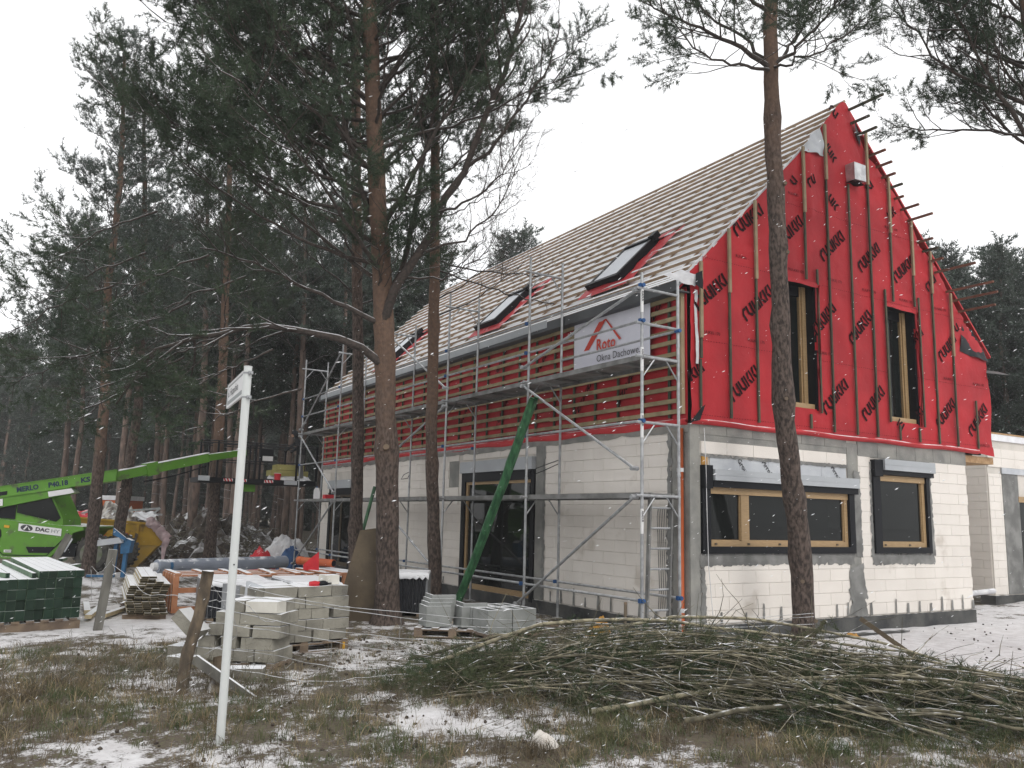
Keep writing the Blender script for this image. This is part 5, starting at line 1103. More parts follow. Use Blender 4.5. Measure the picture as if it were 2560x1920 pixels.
# wheels
def wheel(u, d, z, r):
    c = uv(u, d, z); b = MB(); b.tube([c, c + FH * .06, c + FH * .30, c + FH * .36], [r - .05, r, r, r - .05], 32); W_ = b.build('wheel', m_tyre, TH, smooth=False)
    for k in range(20):
        a = k * 2 * np.pi / 20; e1 = RH * math.cos(a) + UP * math.sin(a); e2 = -RH * math.sin(a) + UP * math.cos(a)
        b = MB(); b.box((r - .02, -.035, .02), (r + .03, .035, .17), (e1, e2, FH), c); b.box((r - .02, .04, .18), (r + .03, .11, .34), (e1, e2, FH), c); b.build('tread_lug', m_tyre, W_)
    b = MB(); b.tube([c - FH * .01, c + FH * .02], [r * .62, r * .66], 28); b.tube([c - FH * .05, c + FH * .02], [.12, .2], 16); b.build('rim', m_rim, W_)
wheel(-11.5, DT + .12, .27, .49); wheel(-14.75, DT + .12, .27, .49); wheel(-11.5, DT + 1.7, .27, .49)
b = MB(); b.beam(uv(-11.9, DT + .5, .35), uv(-14.7, DT + .5, .35), .9, .35); b.build('chassis', m_black, TH)
b = MB(); side(b, [(-12.22, .42), (-12.0, .72), (-11.93, .66), (-12.12, .3)], DT - .1, .02); b.build('mudflap_plate', m_foil, TH)
# lifting platform
PLT = thing('work_platform', 'black railed lifting platform on the boom tip beside the far end of the scaffold', 'platform', (-1.6, 19.4, 2.5))
PX0, PX1, PY0, PY1, PZ = -3.53, .35, 18.9, 20.3, 2.60
b = MB(); b.box((PX0, PY0, PZ - .16), (PX1, PY1, PZ)); FLO = b.build('floor', m_black, PLT)
for z in (PZ + .58, PZ + 1.13, PZ + 1.2):
    for y in (PY0, PY1): b = MB(); b.tube([(PX0, y, z), (PX1, y, z)], .022, 6); b.build('rail', m_blacksn, PLT)
for x in (PX0, PX0 + .55, -1.75, -1.6, -.35, PX1):
    for y in (PY0, PY1): b = MB(); b.box((x - .03, y - .03, PZ), (x + .03, y + .03, PZ + 1.2)); b.build('rail_post', m_black, PLT)
for x in (-2.75, -2.3, -1.42):
    b = MB(); b.box((x, PY0 - .012, PZ - .11), (x + .3, PY0 - .002, PZ - .02)); hz = b.build('hazard_plate', m_plate, FLO)
    for k in range(3): b = MB(); b.prism([(x + k * .1 + .0, PZ - .02), (x + k * .1 + .05, PZ - .02), (x + k * .1 + .09, PZ - .11), (x + k * .1 + .04, PZ - .11)], .003, (0, PY0 - .016, 0)); b.build('hazard_stripe', m_redfoil, FLO)
b = MB(); b.box((-.75, PY0 - .015, PZ - .15), (-.3, PY0 - .003, PZ - .01)); b.build('number_plate', m_foil, FLO)
b = MB(); b.box((-3.55, PY0 - .05, PZ - .12), (-3.2, PY0 - .02, PZ + .04)); b.build('number_plate', m_foil, PLT)
b = MB(); b.box((-2.1, PY0 + .2, PZ - .42), (-1.65, PY0 + .6, PZ - .18)); b.build('boom_head', m_green, PLT)
b = MB(); b.box((-1.5, PY0 + .3, PZ + .62), (-1.08, PY0 + .6, PZ + 1.05)); CS = b.build('control_box', m_black, PLT)
b = MB(); b.box((-1.45, PY0 + .28, PZ + .64), (-1.1, PY0 + .3, PZ + .8)); b.build('sticker', m_plate, CS)
t = thing('insulation_boards', 'two yellow insulation boards stacked on the lifting platform', 'boards', (-.3, 19.4, PZ))
for z in (.16, .36): b = MB(); b.box((-1.1 + (z - .16), PY0 + .4, PZ + z), (.2 + (z > .2) * -.15, PY0 + 1.0, PZ + z + .19)); b.build('board', m_wool, t)
o = crumple([(-1.3, PY0 + .15, PZ + .02), (.25, PY0 + .15, PZ + .02), (.2, PY0 + .6, PZ + .3), (-1.1, PY0 + .6, PZ + .25)], m_whitebag, 'foil_sheet', None, amp=.06, label='crumpled white foil lying on the lifting platform floor', cat='foil')
t = thing('paint_bucket', 'small red bucket in front of the foil on the lifting platform', 'bucket', (-.95, PY0 + .1, PZ))
b = MB(); b.tube([(-.95, PY0 + .12, PZ), (-.95, PY0 + .12, PZ + .22)], [.1, .12], 12); b.build('body', m_redfoil, t); b = MB(); b.tube([(-.95, PY0 + .12, PZ + .22), (-.95, PY0 + .12, PZ + .235)], .125, 12); b.build('lid', m_plate, t)

# worker on the platform
def person(loc, yaw, joints, edges, rad):
    t = thing('person', 'worker in dark jacket bending over at the right end of the lifting platform', 'person', loc)
    me = bpy.data.meshes.new('body'); me.from_pydata(joints, edges, [])
    o = bpy.data.objects.new('body', me); COL.objects.link(o); o.parent = t; me.materials.append(m_jacket)
    md = o.modifiers.new('skin', 'SKIN'); md.use_smooth_shade = True
    if me.skin_vertices:
        for i, r_ in enumerate(rad): me.skin_vertices[0].data[i].radius = (r_, r_ * .85)
        me.skin_vertices[0].data[0].use_root = True
    o.modifiers.new('sub', 'SUBSURF').levels = 2; o.modifiers['sub'].render_levels = 2
    t.rotation_euler[2] = yaw; return t
J = [(0, 0, .92), (.02, 0, 1.12), (-.06, 0, 1.32), (-.14, 0, 1.44), (-.20, 0, 1.52), (-.24, 0, 1.64), (-.06, .19, 1.36), (-.26, .25, 1.16), (-.46, .2, 1.02), (-.06, -.19, 1.36), (-.28, -.24, 1.14), (-.48, -.2, .98),
     (0, .1, .86), (.0, .13, .48), (.06, .13, .08), (-.08, .14, .04), (0, -.1, .86), (-.08, -.13, .48), (.0, -.13, .08), (-.14, -.14, .04), (-.52, .19, 1.0), (-.54, -.19, .96)]
E_ = [(0, 1), (1, 2), (2, 3), (3, 4), (4, 5), (2, 6), (6, 7), (7, 8), (8, 20), (2, 9), (9, 10), (10, 11), (11, 21), (0, 12), (12, 13), (13, 14), (14, 15), (0, 16), (16, 17), (17, 18), (18, 19)]
RD = [.15, .14, .17, .09, .065, .10, .075, .055, .042, .075, .055, .042, .10, .07, .05, .045, .10, .07, .05, .045, .035, .035]
PR = person((-.12, 19.35, PZ), .3, J, E_, RD)
def pl_(x, y, z): c_, s_ = math.cos(.3), math.sin(.3); return (-.12 + x * c_ - y * s_, 19.35 + x * s_ + y * c_, PZ + z)
b = MB()
for (cx_, cz_, rr) in ((-.25, 1.66, .115),):
    th_ = np.linspace(0, np.pi, 8); 
    b.tube([pl_(cx_, 0, cz_ - .10), pl_(cx_, 0, cz_ - .06), pl_(cx_, 0, cz_), pl_(cx_, 0, cz_ + .06), pl_(cx_, 0, cz_ + .1)], [.10, .118, .12, .10, .05], 14)
hm = b.mesh('woolly_hat', m_jacket, root_loc(PR), True); ho = bpy.data.objects.new('woolly_hat', hm); COL.objects.link(ho); ho.parent = PR; ho.rotation_euler[2] = 0
ho.matrix_parent_inverse = Matrix.Rotation(.3, 4, 'Z').inverted()
b = MB(); b.tube([pl_(-.33, 0, 1.52), pl_(-.34, 0, 1.56), pl_(-.335, 0, 1.61)], [.03, .055, .05], 10)
hm = b.mesh('face', m_skin, root_loc(PR), True); ho = bpy.data.objects.new('face', hm); COL.objects.link(ho); ho.parent = PR; ho.matrix_parent_inverse = Matrix.Rotation(.3, 4, 'Z').inverted()
b = MB()
for s_ in (1, -1): b.tube([pl_(0, .1 * s_, .9), pl_(-.04, .13 * s_, .5), pl_(.03, .13 * s_, .1)], [.125, .09, .075], 12)
hm = b.mesh('trousers', m_sleeve, root_loc(PR), True); ho = bpy.data.objects.new('trousers', hm); COL.objects.link(ho); ho.parent = PR; ho.matrix_parent_inverse = Matrix.Rotation(.3, 4, 'Z').inverted()

# yellow skip
DS = 26.4
FX = FH * .95 - RH * .30
def side2(mb, pts, d, th): return mb.prism(pts, th, np.array([CX, CY, 0]) + FH * DS + FX * (d - DS), (RH, UP, FX))
SK = thing('skip', 'yellow waste skip heaped with rubble and pink wrapping behind the machine', 'skip', tuple(uv(-12.2, 27.2, GZ)))
b = MB(); side2(b, [(-13.6, 1.2), (-13.6, .1), (-12.5, -.02), (-12.3, .42), (-10.70, .42), (-10.53, .64), (-11.2, 1.07)], DS, 1.7); SB = b.build('body', m_skip, SK)
b = MB(); side2(b, [(-12.9, -.24), (-11.34, -.24), (-10.75, .415), (-12.3, .415), (-12.9, .3)], DS + .02, 1.66); b.build('underside', m_skiplow, SK)
b = MB(); side2(b, [(-13.65, 1.2), (-13.65, 1.26), (-11.2, 1.12), (-10.48, .68), (-10.48, .62), (-11.22, 1.06)], DS - .05, .1); b.build('rim', m_skip, SK)
for u in (-11.42, -12.55): b = MB(); side2(b, [(u - .05, .44), (u + .05, .44), (u + .05, 1.08), (u - .05, 1.08)], DS - .05, .05); b.build('rib', m_skip, SK)
b = MB(); side2(b, [(-11.5, .55), (-11.42, .5), (-11.38, .75), (-11.46, .8)], DS - .07, .03); b.build('hook', m_ply, SK)
for s_, u_ in (('S', -12.47), ('M', -12.15), ('P', -11.82)): b = MB(); text_geo(b, s_, .28, uv(u_, DS - .004, .60), RH, UP, bold=.004, sx=1.0); b.build('letter', m_rotored, SB)
def heap(name, mat, parent, cx_, cy_, ax1, ax2, w1, w2, h, n=26, seed=1, amp=.25, **k):
    V = []
    for j in range(n + 1):
        for i in range(n + 1):
            u, v = i / n * 2 - 1, j / n * 2 - 1; r_ = math.hypot(u, v); z = h * max(0, 1 - r_ ** 2) ** .7 * (1 + amp * 2 * fbm(u * 3, v * 3, 1.0, seed)) + h * amp * fbm(u * 9, v * 9, 1.0, seed + 3) * (r_ < .98)
            p_ = np.array([cx_, cy_, 0]) + np.array(ax1) * u * w1 + np.array(ax2) * v * w2 + UP * z; V.append(p_)
    b = MB(); b.quads(V, [(j * (n + 1) + i, j * (n + 1) + i + 1, (j + 1) * (n + 1) + i + 1, (j + 1) * (n + 1) + i) for j in range(n) for i in range(n)])
    if k.get('z'): 
        for a in b.v: a[:, 2] += k['z']
    return b.build(name, mat, parent, smooth=False)
hp = uv(-12.4, DS + .85, 0); heap('rubble', m_debris, SK, hp[0], hp[1], RH, FH, 1.25, .8, .42, 22, 4, .5, z=1.0)
crumple([uv(-11.6, DS - .1, 1.25), uv(-11.1, DS - .06, 1.15), uv(-11.0, DS + .5, 1.3), uv(-11.7, DS + .5, 1.45)], m_whitebag, 'foil', SK, amp=.06)
for (u, z, r_) in ((-11.0, 1.12, .16), (-10.85, 1.0, .15), (-10.7, .85, .16), (-10.58, .72, .15), (-10.5, .55, .13), (-10.52, .38, .10)):
    c = uv(u, DS - .02, z); b = MB(); P_ = [c + UP * r_ * 1.0 + RH * .03, c + UP * r_ * .5, c, c - UP * r_ * .6, c - UP * r_ * 1.1]; b.tube(P_, [r_ * .4, r_ * .9, r_, r_ * .8, r_ * .3], 9, jit=.25); b.build('pink_wrapping', m_pink, SK, smooth=True)
b = MB(); b.prism([(-10.62, .45), (-10.45, .5), (-10.52, .0), (-10.58, -.12)], .03, np.array([CX, CY, 0]) + FH * (DS - .05), (RH, UP, FH)); b.build('hanging_foil', m_pink, SK)
for (p0, p1, w_) in ((uv(-12.3, DS + .2, 1.42), uv(-10.85, DS + .1, 1.55), .03), (uv(-12.2, DS + .4, 1.38), uv(-10.9, DS + .5, 1.36), .03), (uv(-13.4, DS + .2, 1.3), uv(-12.7, DS + .2, 1.52), .03), (uv(-11.0, DS + .1, 1.40), uv(-10.82, DS + .1, 1.56), .03)):
    b = MB(); b.beam(p0, p1, w_, w_ * 2); b.build('metal_profile', m_galv, SK)
crumple([uv(-13.6, DS, 1.25), uv(-13.0, DS, 1.2), uv(-13.1, DS + .3, 1.45), uv(-13.5, DS + .3, 1.4)], m_redfoil, 'foil', SK, amp=.05)
# orange site cabin
OC = thing('site_cabin', 'orange site cabin with white roof edge behind the skip', 'cabin', tuple(uv(-18, 39.3, GZ)))
b = MB(); side(b, [(-18.8, -.25), (-17.42, -.25), (-17.42, 1.88), (-18.8, 1.88)], 38.4, 2.2); CBN = b.build('wall', m_orangecab, OC)
for k in range(4): b = MB(); side(b, [(-18.7, 1.45 + k * .1), (-17.45, 1.45 + k * .1), (-17.45, 1.48 + k * .1), (-18.7, 1.48 + k * .1)], 38.36, .04); b.build('rib', m_orangecab, CBN)
b = MB(); side(b, [(-18.85, 1.88), (-17.38, 1.88), (-17.38, 2.08), (-18.85, 2.08)], 38.35, 2.3); b.build('roof', m_snow, OC)
b = MB(); side(b, [(-18.8, 1.30), (-17.42, 1.30), (-17.42, 1.38), (-18.8, 1.38)], 38.36, .04); b.build('trim', m_whitebag, OC)
# blue bending stand
BS = thing('bending_stand', 'blue steel stand with two tilted plates beyond the grey fence post', 'stand', tuple(uv(-10.2, 22.6, GZ)))
for u in (-10.32, -10.05): b = MB(); b.beam(uv(u, 22.6, GZ), uv(u + .04, 22.6, .62), .09, .10, FH); b.build('leg', m_bluesteel, BS)
b = MB(); side(b, [(-10.12, .35), (-9.9, .38), (-9.86, .70), (-10.02, .76), (-10.14, .6)], 22.5, .2); b.build('clamp', m_bluesteel, BS)
b = MB(); b.prism([(-10.85, .52), (-10.05, .64), (-10.15, .78), (-10.95, .66)], .35, np.array([CX, CY, 0]) + FH * 22.4, (RH, UP, FH)); b.build('table', m_foil, BS)
b = MB(); b.prism([(-10.32, 1.02), (-9.98, .78), (-9.98, .70), (-10.32, .84)], .05, np.array([CX, CY, 0]) + FH * 22.4, (RH, UP, FH)); b.build('fence_plate', m_bluesteel, BS)
b = MB(); b.beam(uv(-10.8, 22.2, GZ + .05), uv(-10.1, 22.2, GZ + .05), .06, .06); b.build('foot', m_bluesteel, BS)
t = thing('leaning_board', 'grey board leaning steeply in front of the machine wheel', 'board', tuple(uv(-11.6, 22.4, GZ)))
b = MB(); b.beam(uv(-11.85, 22.2, GZ), uv(-11.5, 22.5, .82), .19, .03, FH); b.build('board', m_greypost, t)
b = MB(); b.beam(uv(-11.75, 22.15, GZ), uv(-11.62, 22.3, .30), .12, .03, FH); b.build('board', m_greypost, t)

# ---- timber stacks
def ortho(o, e1, e2=None):
    e1 = np.array([*e1, 0.]) / np.linalg.norm(e1); e2 = np.array([-e1[1], e1[0], 0]) if e2 is None else np.array([*e2, 0.]) / np.linalg.norm(e2); return np.array([*o]), (e1, e2, UP)
def pallet(parent, o, ax, w_, d_, z, name='pallet'):
    b = MB()
    b.box((0, 0, z + .10), (w_, d_, z + .12), ax, o); P_ = b.build('pallet_top', m_pallet, parent)
    for i in range(5): b = MB(); a = i * (w_ - .1) / 4; b.box((a, 0, z + .121), (a + .1, d_, z + .14), ax, o); b.build('slat', m_pallet, parent)
    for y in (0, d_ / 2 - .05, d_ - .1):
        b = MB(); b.box((0, y, z), (w_, y + .1, z + .02), ax, o); b.build('runner', m_pallet, parent)
        for x in (0, w_ / 2 - .06, w_ - .12): b = MB(); b.box((x, y, z + .021), (x + .12, y + .1, z + .099), ax, o); b.build('spacer', m_pallet, parent)
GS = thing('beam_stack', 'snow topped stack of dark green treated beams at the left picture edge', 'beams', (-8.3, 6, GZ), 'timber stacks')
o_, ax = ortho((-8.95, 4.48, 0), (.95, .31), (-.077, .997)); _gm = {}
def beam_at(u, z, w_, h_, L, dy=0, mat=m_greenwood, em=m_greenend, parent=GS, yaw=0, o=o_, axx=ax):
    e1, e2, e3 = axx
    if yaw: c_, s_ = math.cos(yaw), math.sin(yaw); e1, e2 = e1 * c_ + e2 * s_, e2 * c_ - e1 * s_
    b = MB(); b.box((u, dy, z), (u + w_, dy + L, z + h_), (e1, e2, e3), o); B_ = b.build('beam', mat, parent)
    if em: b = MB(); b.box((u + .002, dy - .004, z + .002), (u + w_ - .002, dy - .0005, z + h_ - .002), (e1, e2, e3), o); b.build('end_face', em, B_)
for k in range(4):
    for i in range(9): beam_at(i * .129 + random.uniform(-.002, .003), -.10 + k * .147, .125, .143, 4.0, random.uniform(-.03, .03))
for i in range(4, 9): beam_at(i * .129 + .02, .49, .125, .10, 3.9, random.uniform(-.02, .02))
for (u, z, w_, h_, L, dy, yw) in ((.45, .49, .06, .07, 3.6, .1, .02), (.18, .49, .06, .07, 2.2, .25, .25), (.34, .57, .08, .05, .5, 2.9, -.3), (.0, .49, .1, .05, .4, 2.2, .5), (.15, .5, .1, .05, .4, 2.3, -.5), (.62, .60, .1, .05, .25, 2.6, .3), (.05, .49, .1, .05, .5, 2.9, .6), (.3, .5, .09, .06, .5, 1.9, -.4)): beam_at(u, z, w_, h_, L, dy, yaw=yw)
for i in range(6): b = MB(); b.box((.02 + i * .2, -.04, -.14), (.13 + i * .2, .6, -.105), ax, o_); b.build('bearer', m_snow if 0 else m_pallet, GS)
b = MB(); b.box((-.02, -.02, GZ - .05), (1.18, .08, -.14), ax, o_); b.build('bearer', m_pallet, GS)
LS = thing('board_stack', 'loose stack of pale thin boards with dark ends between post and crates', 'boards', (-6.8, 6.4, GZ), 'timber stacks')
o2, ax2 = ortho((-7.14, 5.5, 0), (.92, -.30), (.10, .995))
for k in range(17):
    z = -.17 + k * .036; n_ = 5 if k < 13 else (5 - (k - 12)); sh_ = .02 * abs(k - 6) * .5 + (.12 if k > 12 else 0) + random.uniform(-.015, .015)
    for i in range(max(2, n_)): beam_at(sh_ + i * .122, z + random.uniform(0, .002), .118, .032, 2.5, random.uniform(-.08, .06), m_freshwood, m_endwood, LS, 0, o2, ax2)
for z in (GZ, ): 
    for y in (.1, 2.0): b = MB(); b.box((-.02, y, GZ), (.65, y + .08, -.175), ax2, o2); b.build('bearer', m_pallet, LS)
for i, (x, y, a) in enumerate(((-7.65, 5.6, 1.35), (-7.42, 5.7, 1.15), (-7.6, 6.3, 1.5))):
    b = MB(); d_ = np.array([math.cos(a), math.sin(a), 0]); b.beam(np.array([x, y, GZ + .06]), np.array([x, y, GZ + .06]) + d_ * 1.5, .10, .06); b.build('loose_board', m_freshwood, None, label=['snowy board on the ground behind the grey fence post, left one', 'snowy board on the ground beside the pale stack, right one', 'snowy board on the ground lying furthest back'][i], cat='board', group='loose boards on the ground')

# ---- packed roofing sheets
def pack(label, o, e1, w_, d_, z0, z1, e2=None, ribs=14, red=False):
    o3, a3 = ortho((*o, 0), e1, e2); t = thing('sheet_pack', label, 'package', (o[0], o[1], GZ), 'packs of black roofing sheets')
    b = MB(); b.box((0, .06, z0), (w_, d_, z1), a3, o3); b.build('film', m_film, t)
    for i in range(ribs): b = MB(); x = .02 + i * (w_ - .04) / ribs; b.box((x, 0, z0 + .02), (x + (w_ - .04) / ribs * .72, .062, z1 - .02), a3, o3); b.build('sheet_edge', m_rib, t)
    b = MB(); n_ = 12; V = []
    for j in range(5):
        for i in range(n_ + 1):
            x = -.02 + (w_ + .04) * i / n_; V.append(o3 + a3[0] * x + a3[1] * (-.03 + .05 * (j < 1) * 0 + (-.03 if j == 0 else 0) + (.05 * j)) + UP * (z1 + .012 - (.05 + .06 * abs(math.sin(i * 1.7 + o[0]))) * (j == 0) - .01 * (j == 1)))
    b.quads(V, [(j * (n_ + 1) + i, j * (n_ + 1) + i + 1, (j + 1) * (n_ + 1) + i + 1, (j + 1) * (n_ + 1) + i) for j in range(4) for i in range(n_)]); b.build('film_fold', m_film, t, smooth=True)
    b = MB(); b.box((.01, .08, z1 + .0), (w_ - .01, d_ - .01, z1 + .03), a3, o3); b.build('snow_cover', m_snow, t)
    for x in (.08, w_ - .18): b = MB(); b.box((x, .02, z0 - .08), (x + .1, d_, z0 - .001), a3, o3); b.build('skid', m_pallet, t)
pack('black ended sheet pack nearest the bark covered fence post, touching the crate', (-6.1, 4.65), (.98, -.1), 1.0, 1.2, -.18, .40)
pack('sheet pack turned askew in the middle of the row, half behind the white post', (-5.62, 3.45), (.85, .53), .72, .65, -.18, .42)
pack('snow topped sheet pack directly behind the right block stack', (-4.98, 3.6), (.99, -.05), .78, 1.5, -.18, .42)
pack('small black ended sheet pack behind the brown board, furthest right of the row', (-3.75, 6.0), (.99, .1), .75, 1.0, -.18, .42)
pack('black sheet pack standing behind the angle blocks, right of the thick pine', (-2.92, 4.46), (.86, -.5), .62, .8, -.18, .50, ribs=10)
def crate(label, o, w_, d_, z0, z1, e1=(1, .0)):
    o3, a3 = ortho((*o, 0), e1); t = thing('timber_crate', label, 'crate', (o[0], o[1], GZ), 'orange timber crates')
    for x in (0, w_ - .07):
        for y in (0, d_ - .07): b = MB(); b.box((x, y, z0), (x + .07, y + .07, z1 - .06), a3, o3); b.build('corner_post', m_orangewood, t)
    for y in (0, d_ / 3, 2 * d_ / 3, d_ - .09): b = MB(); b.box((0, y, z1 - .06), (w_, y + .09, z1 - .03), a3, o3); b.build('top_slat', m_orangewood, t)
    for x in (0, w_ / 2 - .05, w_ - .1): b = MB(); b.box((x, -.01, z1 - .029), (x + .1, d_ + .01, z1), a3, o3); b.build('top_slat', m_orangewood, t)
    for k in range(5): b = MB(); y = k * (d_ - .1) / 4; b.box((-.025, y, z0), (-.002, y + .1, z1 - .03), a3, o3); b.build('side_slat', m_orangewood, t)
    for z in (z0 + .02, (z0 + z1) / 2): b = MB(); b.box((.07, -.02, z), (w_ - .07, .0, z + .09), a3, o3); b.build('side_slat', m_orangewood, t)
crate('orange timber crate at the left end of the packs, its slatted side showing', (-6.32, 5.95), 1.05, 1.1, -.22, .45)
crate('orange timber crate in the middle behind the white post', (-5.2, 5.6), .95, 1.3, -.22, .46, (.99, -.08))
crate('orange timber crate at the right end, under the red sheet', (-4.2, 5.3), .75, 1.5, -.22, .47, (.99, .05))
t = thing('membrane_roll', 'long blue grey roll with a blue band lying behind the crates', 'roll', (-3.7, 13.6, -.1))
ra, rb_ = np.array([-5.54, 12.83, .14]), np.array([-1.88, 14.44, .14]); rd = (rb_ - ra) / np.linalg.norm(rb_ - ra)
b = MB(); b.tube([ra, rb_], .17, 20); b.build('roll', m_roll, t, smooth=False)
b = MB(); b.tube([ra + rd * .28, ra + rd * .36], .174, 20, cap=False); b.build('band', m_bluesteel, t)
b = MB(); b.tube([ra - rd * .12, ra], [.09, .1], 14); b.build('core', m_plate, t)
for s_ in (.5, 2.0, 3.4): b = MB(); c = ra + rd * s_; b.box((c[0] - .07, c[1] - .25, GZ), (c[0] + .07, c[1] + .25, -.035)); b.build('bearer', m_pallet, t)
t = thing('clay_pipe', 'short orange drain pipe lying on the snowy packs', 'pipe', (-3.4, 6.9, .5)); pa, pb = np.array([-3.75, 7.3, .58]), np.array([-3.28, 6.55, .56])
b = MB(); b.tube([pa, pb], .075, 16); b.build('pipe', m_orangepipe, t); b = MB(); dd = (pb - pa) / np.linalg.norm(pb - pa); b.tube([pb, pb + dd * .01], .062, 16); b.build('dark_bore', m_black, t); b = MB(); b.tube([pa + dd * .0, pa + dd * .1], .085, 16); b.build('socket', m_orangepipe, t)
b = MB(); b.prism([(0, 0), (.30, -.05), (.28, .34), (.0, .10)], .015, (-4.0, 6.2, .47), (RH, UP, FH)); b.build('red_sheet', m_redfoil, None, label='triangular red sheet standing on edge on the right crate', cat='sheet')
hp = uv(-7.25, 28.2, 0); o = heap('white_sack', m_whitebag, None, hp[0], hp[1], RH, FH, .85, .7, 1.0, 20, 3, .12, z=GZ); o['label'] = 'heap of white sacks behind the far scaffold foot'; o['category'] = 'sack'
hp = uv(-6.85, 27.2, 0); o = heap('blue_bag', m_bluebag, None, hp[0], hp[1], RH, FH, .4, .35, .7, 14, 5, .12, z=GZ); o['label'] = 'dark blue plastic bag in front of the white sacks'; o['category'] = 'bag'
hp = uv(-7.75, 27.0, 0); o = heap('red_foil', m_redfoil, None, hp[0], hp[1], RH, FH, .45, .35, .62, 14, 7, .15, z=GZ); o['label'] = 'crumpled red membrane scrap left of the blue bag'; o['category'] = 'foil'

# ---- concrete block stacks
def rows(label, o, e1, z0, h_, R_, dep, mats=None, back=True, extra=None):
    o3, a3 = ortho((*o, 0), e1); a3 = (a3[0], a3[1] if np.dot(a3[1], FH) > 0 else -a3[1], UP)
    t = thing('block_stack', label, 'blocks', (o[0], o[1], GZ), 'stacks of grey concrete blocks')
    for k, row in enumerate(R_):
        for j, (u0, u1) in enumerate(row):
            for dlay in range(2 if back else 1):
                lo = np.array([u0 + .003, dlay * (dep + .006) + random.uniform(-.012, .012), z0 + k * h_ + .002]); hi = lo + [u1 - u0 - .006, dep, h_ - .006]
                b = MB(); c = .006
                yw = random.uniform(-.022, .022); cc_ = o3 + a3[0] * (lo[0] + hi[0]) / 2 + a3[1] * (lo[1] + hi[1]) / 2 + UP * (lo[2] + hi[2]) / 2
                e_ = [a3[0] * math.cos(yw) + a3[1] * math.sin(yw), a3[1] * math.cos(yw) - a3[0] * math.sin(yw), UP]; hf = (hi - lo) / 2; k_ = b.n
                b.box(-hf, hf, e_, cc_); b.v[-1] = b.v[-1] + RNG.normal(0, .0035, (8, 3)); mt = m_concblk
                if mats and (k, j) in mats and dlay == 0: mt = mats[(k, j)]
                b.build('block', mt, t)
    xs_ = [u for r_ in R_ for s_ in r_ for u in s_]; w0, w1 = min(xs_), max(xs_)
    pallet(t, o3 + a3[0] * (w0 + .05), a3, w1 - w0 - .05, dep * 2, z0 - .145); return t, o3, a3
zz = lambda L, k: [((1145 - b_) * k, (1145 - a_) * k) for a_, b_ in L]
tA, oA, aA = rows('nearer, lower stack of grey concrete blocks behind the white post', (-6.23, .13), (-.75, .66), -.165, .137,
    [zz([(965, 1145), (780, 963), (592, 778), (452, 590), (300, 450), (185, 298)], .00139), zz([(840, 1122), (668, 800), (448, 600)], .00139), zz([(942, 1182), (680, 912), (545, 678)], .00139), zz([(820, 1182), (692, 818), (600, 690)], .00139), zz([(862, 1145), (690, 852)], .00139)], .24, {(4, 0): m_whiteblk})
zb = lambda L: [((a_ - 1130) * .00158, (b_ - 1130) * .00158) for a_, b_ in L]
tB, oB, aB = rows('taller stack of grey concrete blocks on the right, beside the brown board', (-5.76, 1.14), (.98, .18), -.1, .139,
    [zb([(900, 1030), (1032, 1178), (1180, 1330), (1335, 1490), (1497, 1650)]), zb([(880, 1030), (1032, 1178), (1180, 1270), (1272, 1425), (1428, 1672)]), zb([(900, 1040), (1042, 1200), (1205, 1320), (1322, 1483), (1523, 1677)]), zb([(900, 1050), (1055, 1203), (1205, 1255), (1257, 1415), (1418, 1665)]), zb([(830, 888), (890, 1180), (1183, 1335), (1338, 1492), (1495, 1650)])], .24)
def lone(label, c, size, yaw, tilt=0, mat=m_concblk, cat='block'):
    Mx = Matrix.Rotation(yaw, 3, 'Z') @ Matrix.Rotation(tilt, 3, 'Y'); a3 = [np.array(Mx.col[i]) for i in range(3)]
    b = MB(); s_ = np.array(size) / 2; b.box(-s_, s_, a3, c); o = b.build('concrete_block', mat, None, label=label, cat=cat); 
    return o
lone('tipped concrete block hanging off the left end of the nearer stack', (-7.06, .66, .25), (.36, .24, .14), -.75, .7)
lone('single snow covered concrete block lying in front of the nearer stack', (-6.66, -.30, -.18), (.40, .22, .15), -.45)
lone('pale block lying on top of the taller stack', (-5.18, 1.42, .66), (.20, .2, .12), .2, .0, m_whiteblk)
lone('concrete block on the ground behind the fence post foot', (-7.12, .62, -.17), (.3, .22, .15), -.9)
t = thing('plastic_sheet', 'grey translucent sheet with blue marks leaning on the taller stack', 'sheet', (-5.9, .9, 0))
b = MB(); b.prism([(-.02, .0), (.40, .0), (.42, .48), (.06, .60), (.02, .60)], .012, tuple(uv(-3.32, 10.95, .06)), (RH, UP, FH)); sh_ = b.build('sheet', m_foil, t)
b = MB(); text_geo(b, 'S', .13, uv(-3.24, 10.945, .42), RH, UP, bold=.003); b.build('print', m_blue, sh_)
t = thing('work_gloves', 'black and red work gloves lying on top of the taller stack', 'gloves', (-5.4, 1.3, .6))
for k in range(2):
    c = np.array([-5.42 + .12 * k, 1.28 + .03 * k, .615]); b = MB(); b.tube([c - [.07, 0, 0], c, c + [.06, .01, 0]], [.03, .04, .03], 8)
    g_ = b.build('glove', m_black if k else m_redfoil, t)
    for f_ in range(4): b = MB(); b.tube([c + [.05, -.03 + f_ * .02, 0], c + [.12 - abs(f_ - 1.5) * .01, -.035 + f_ * .024, .005]], .009, 5); b.build('finger', m_black, g_)

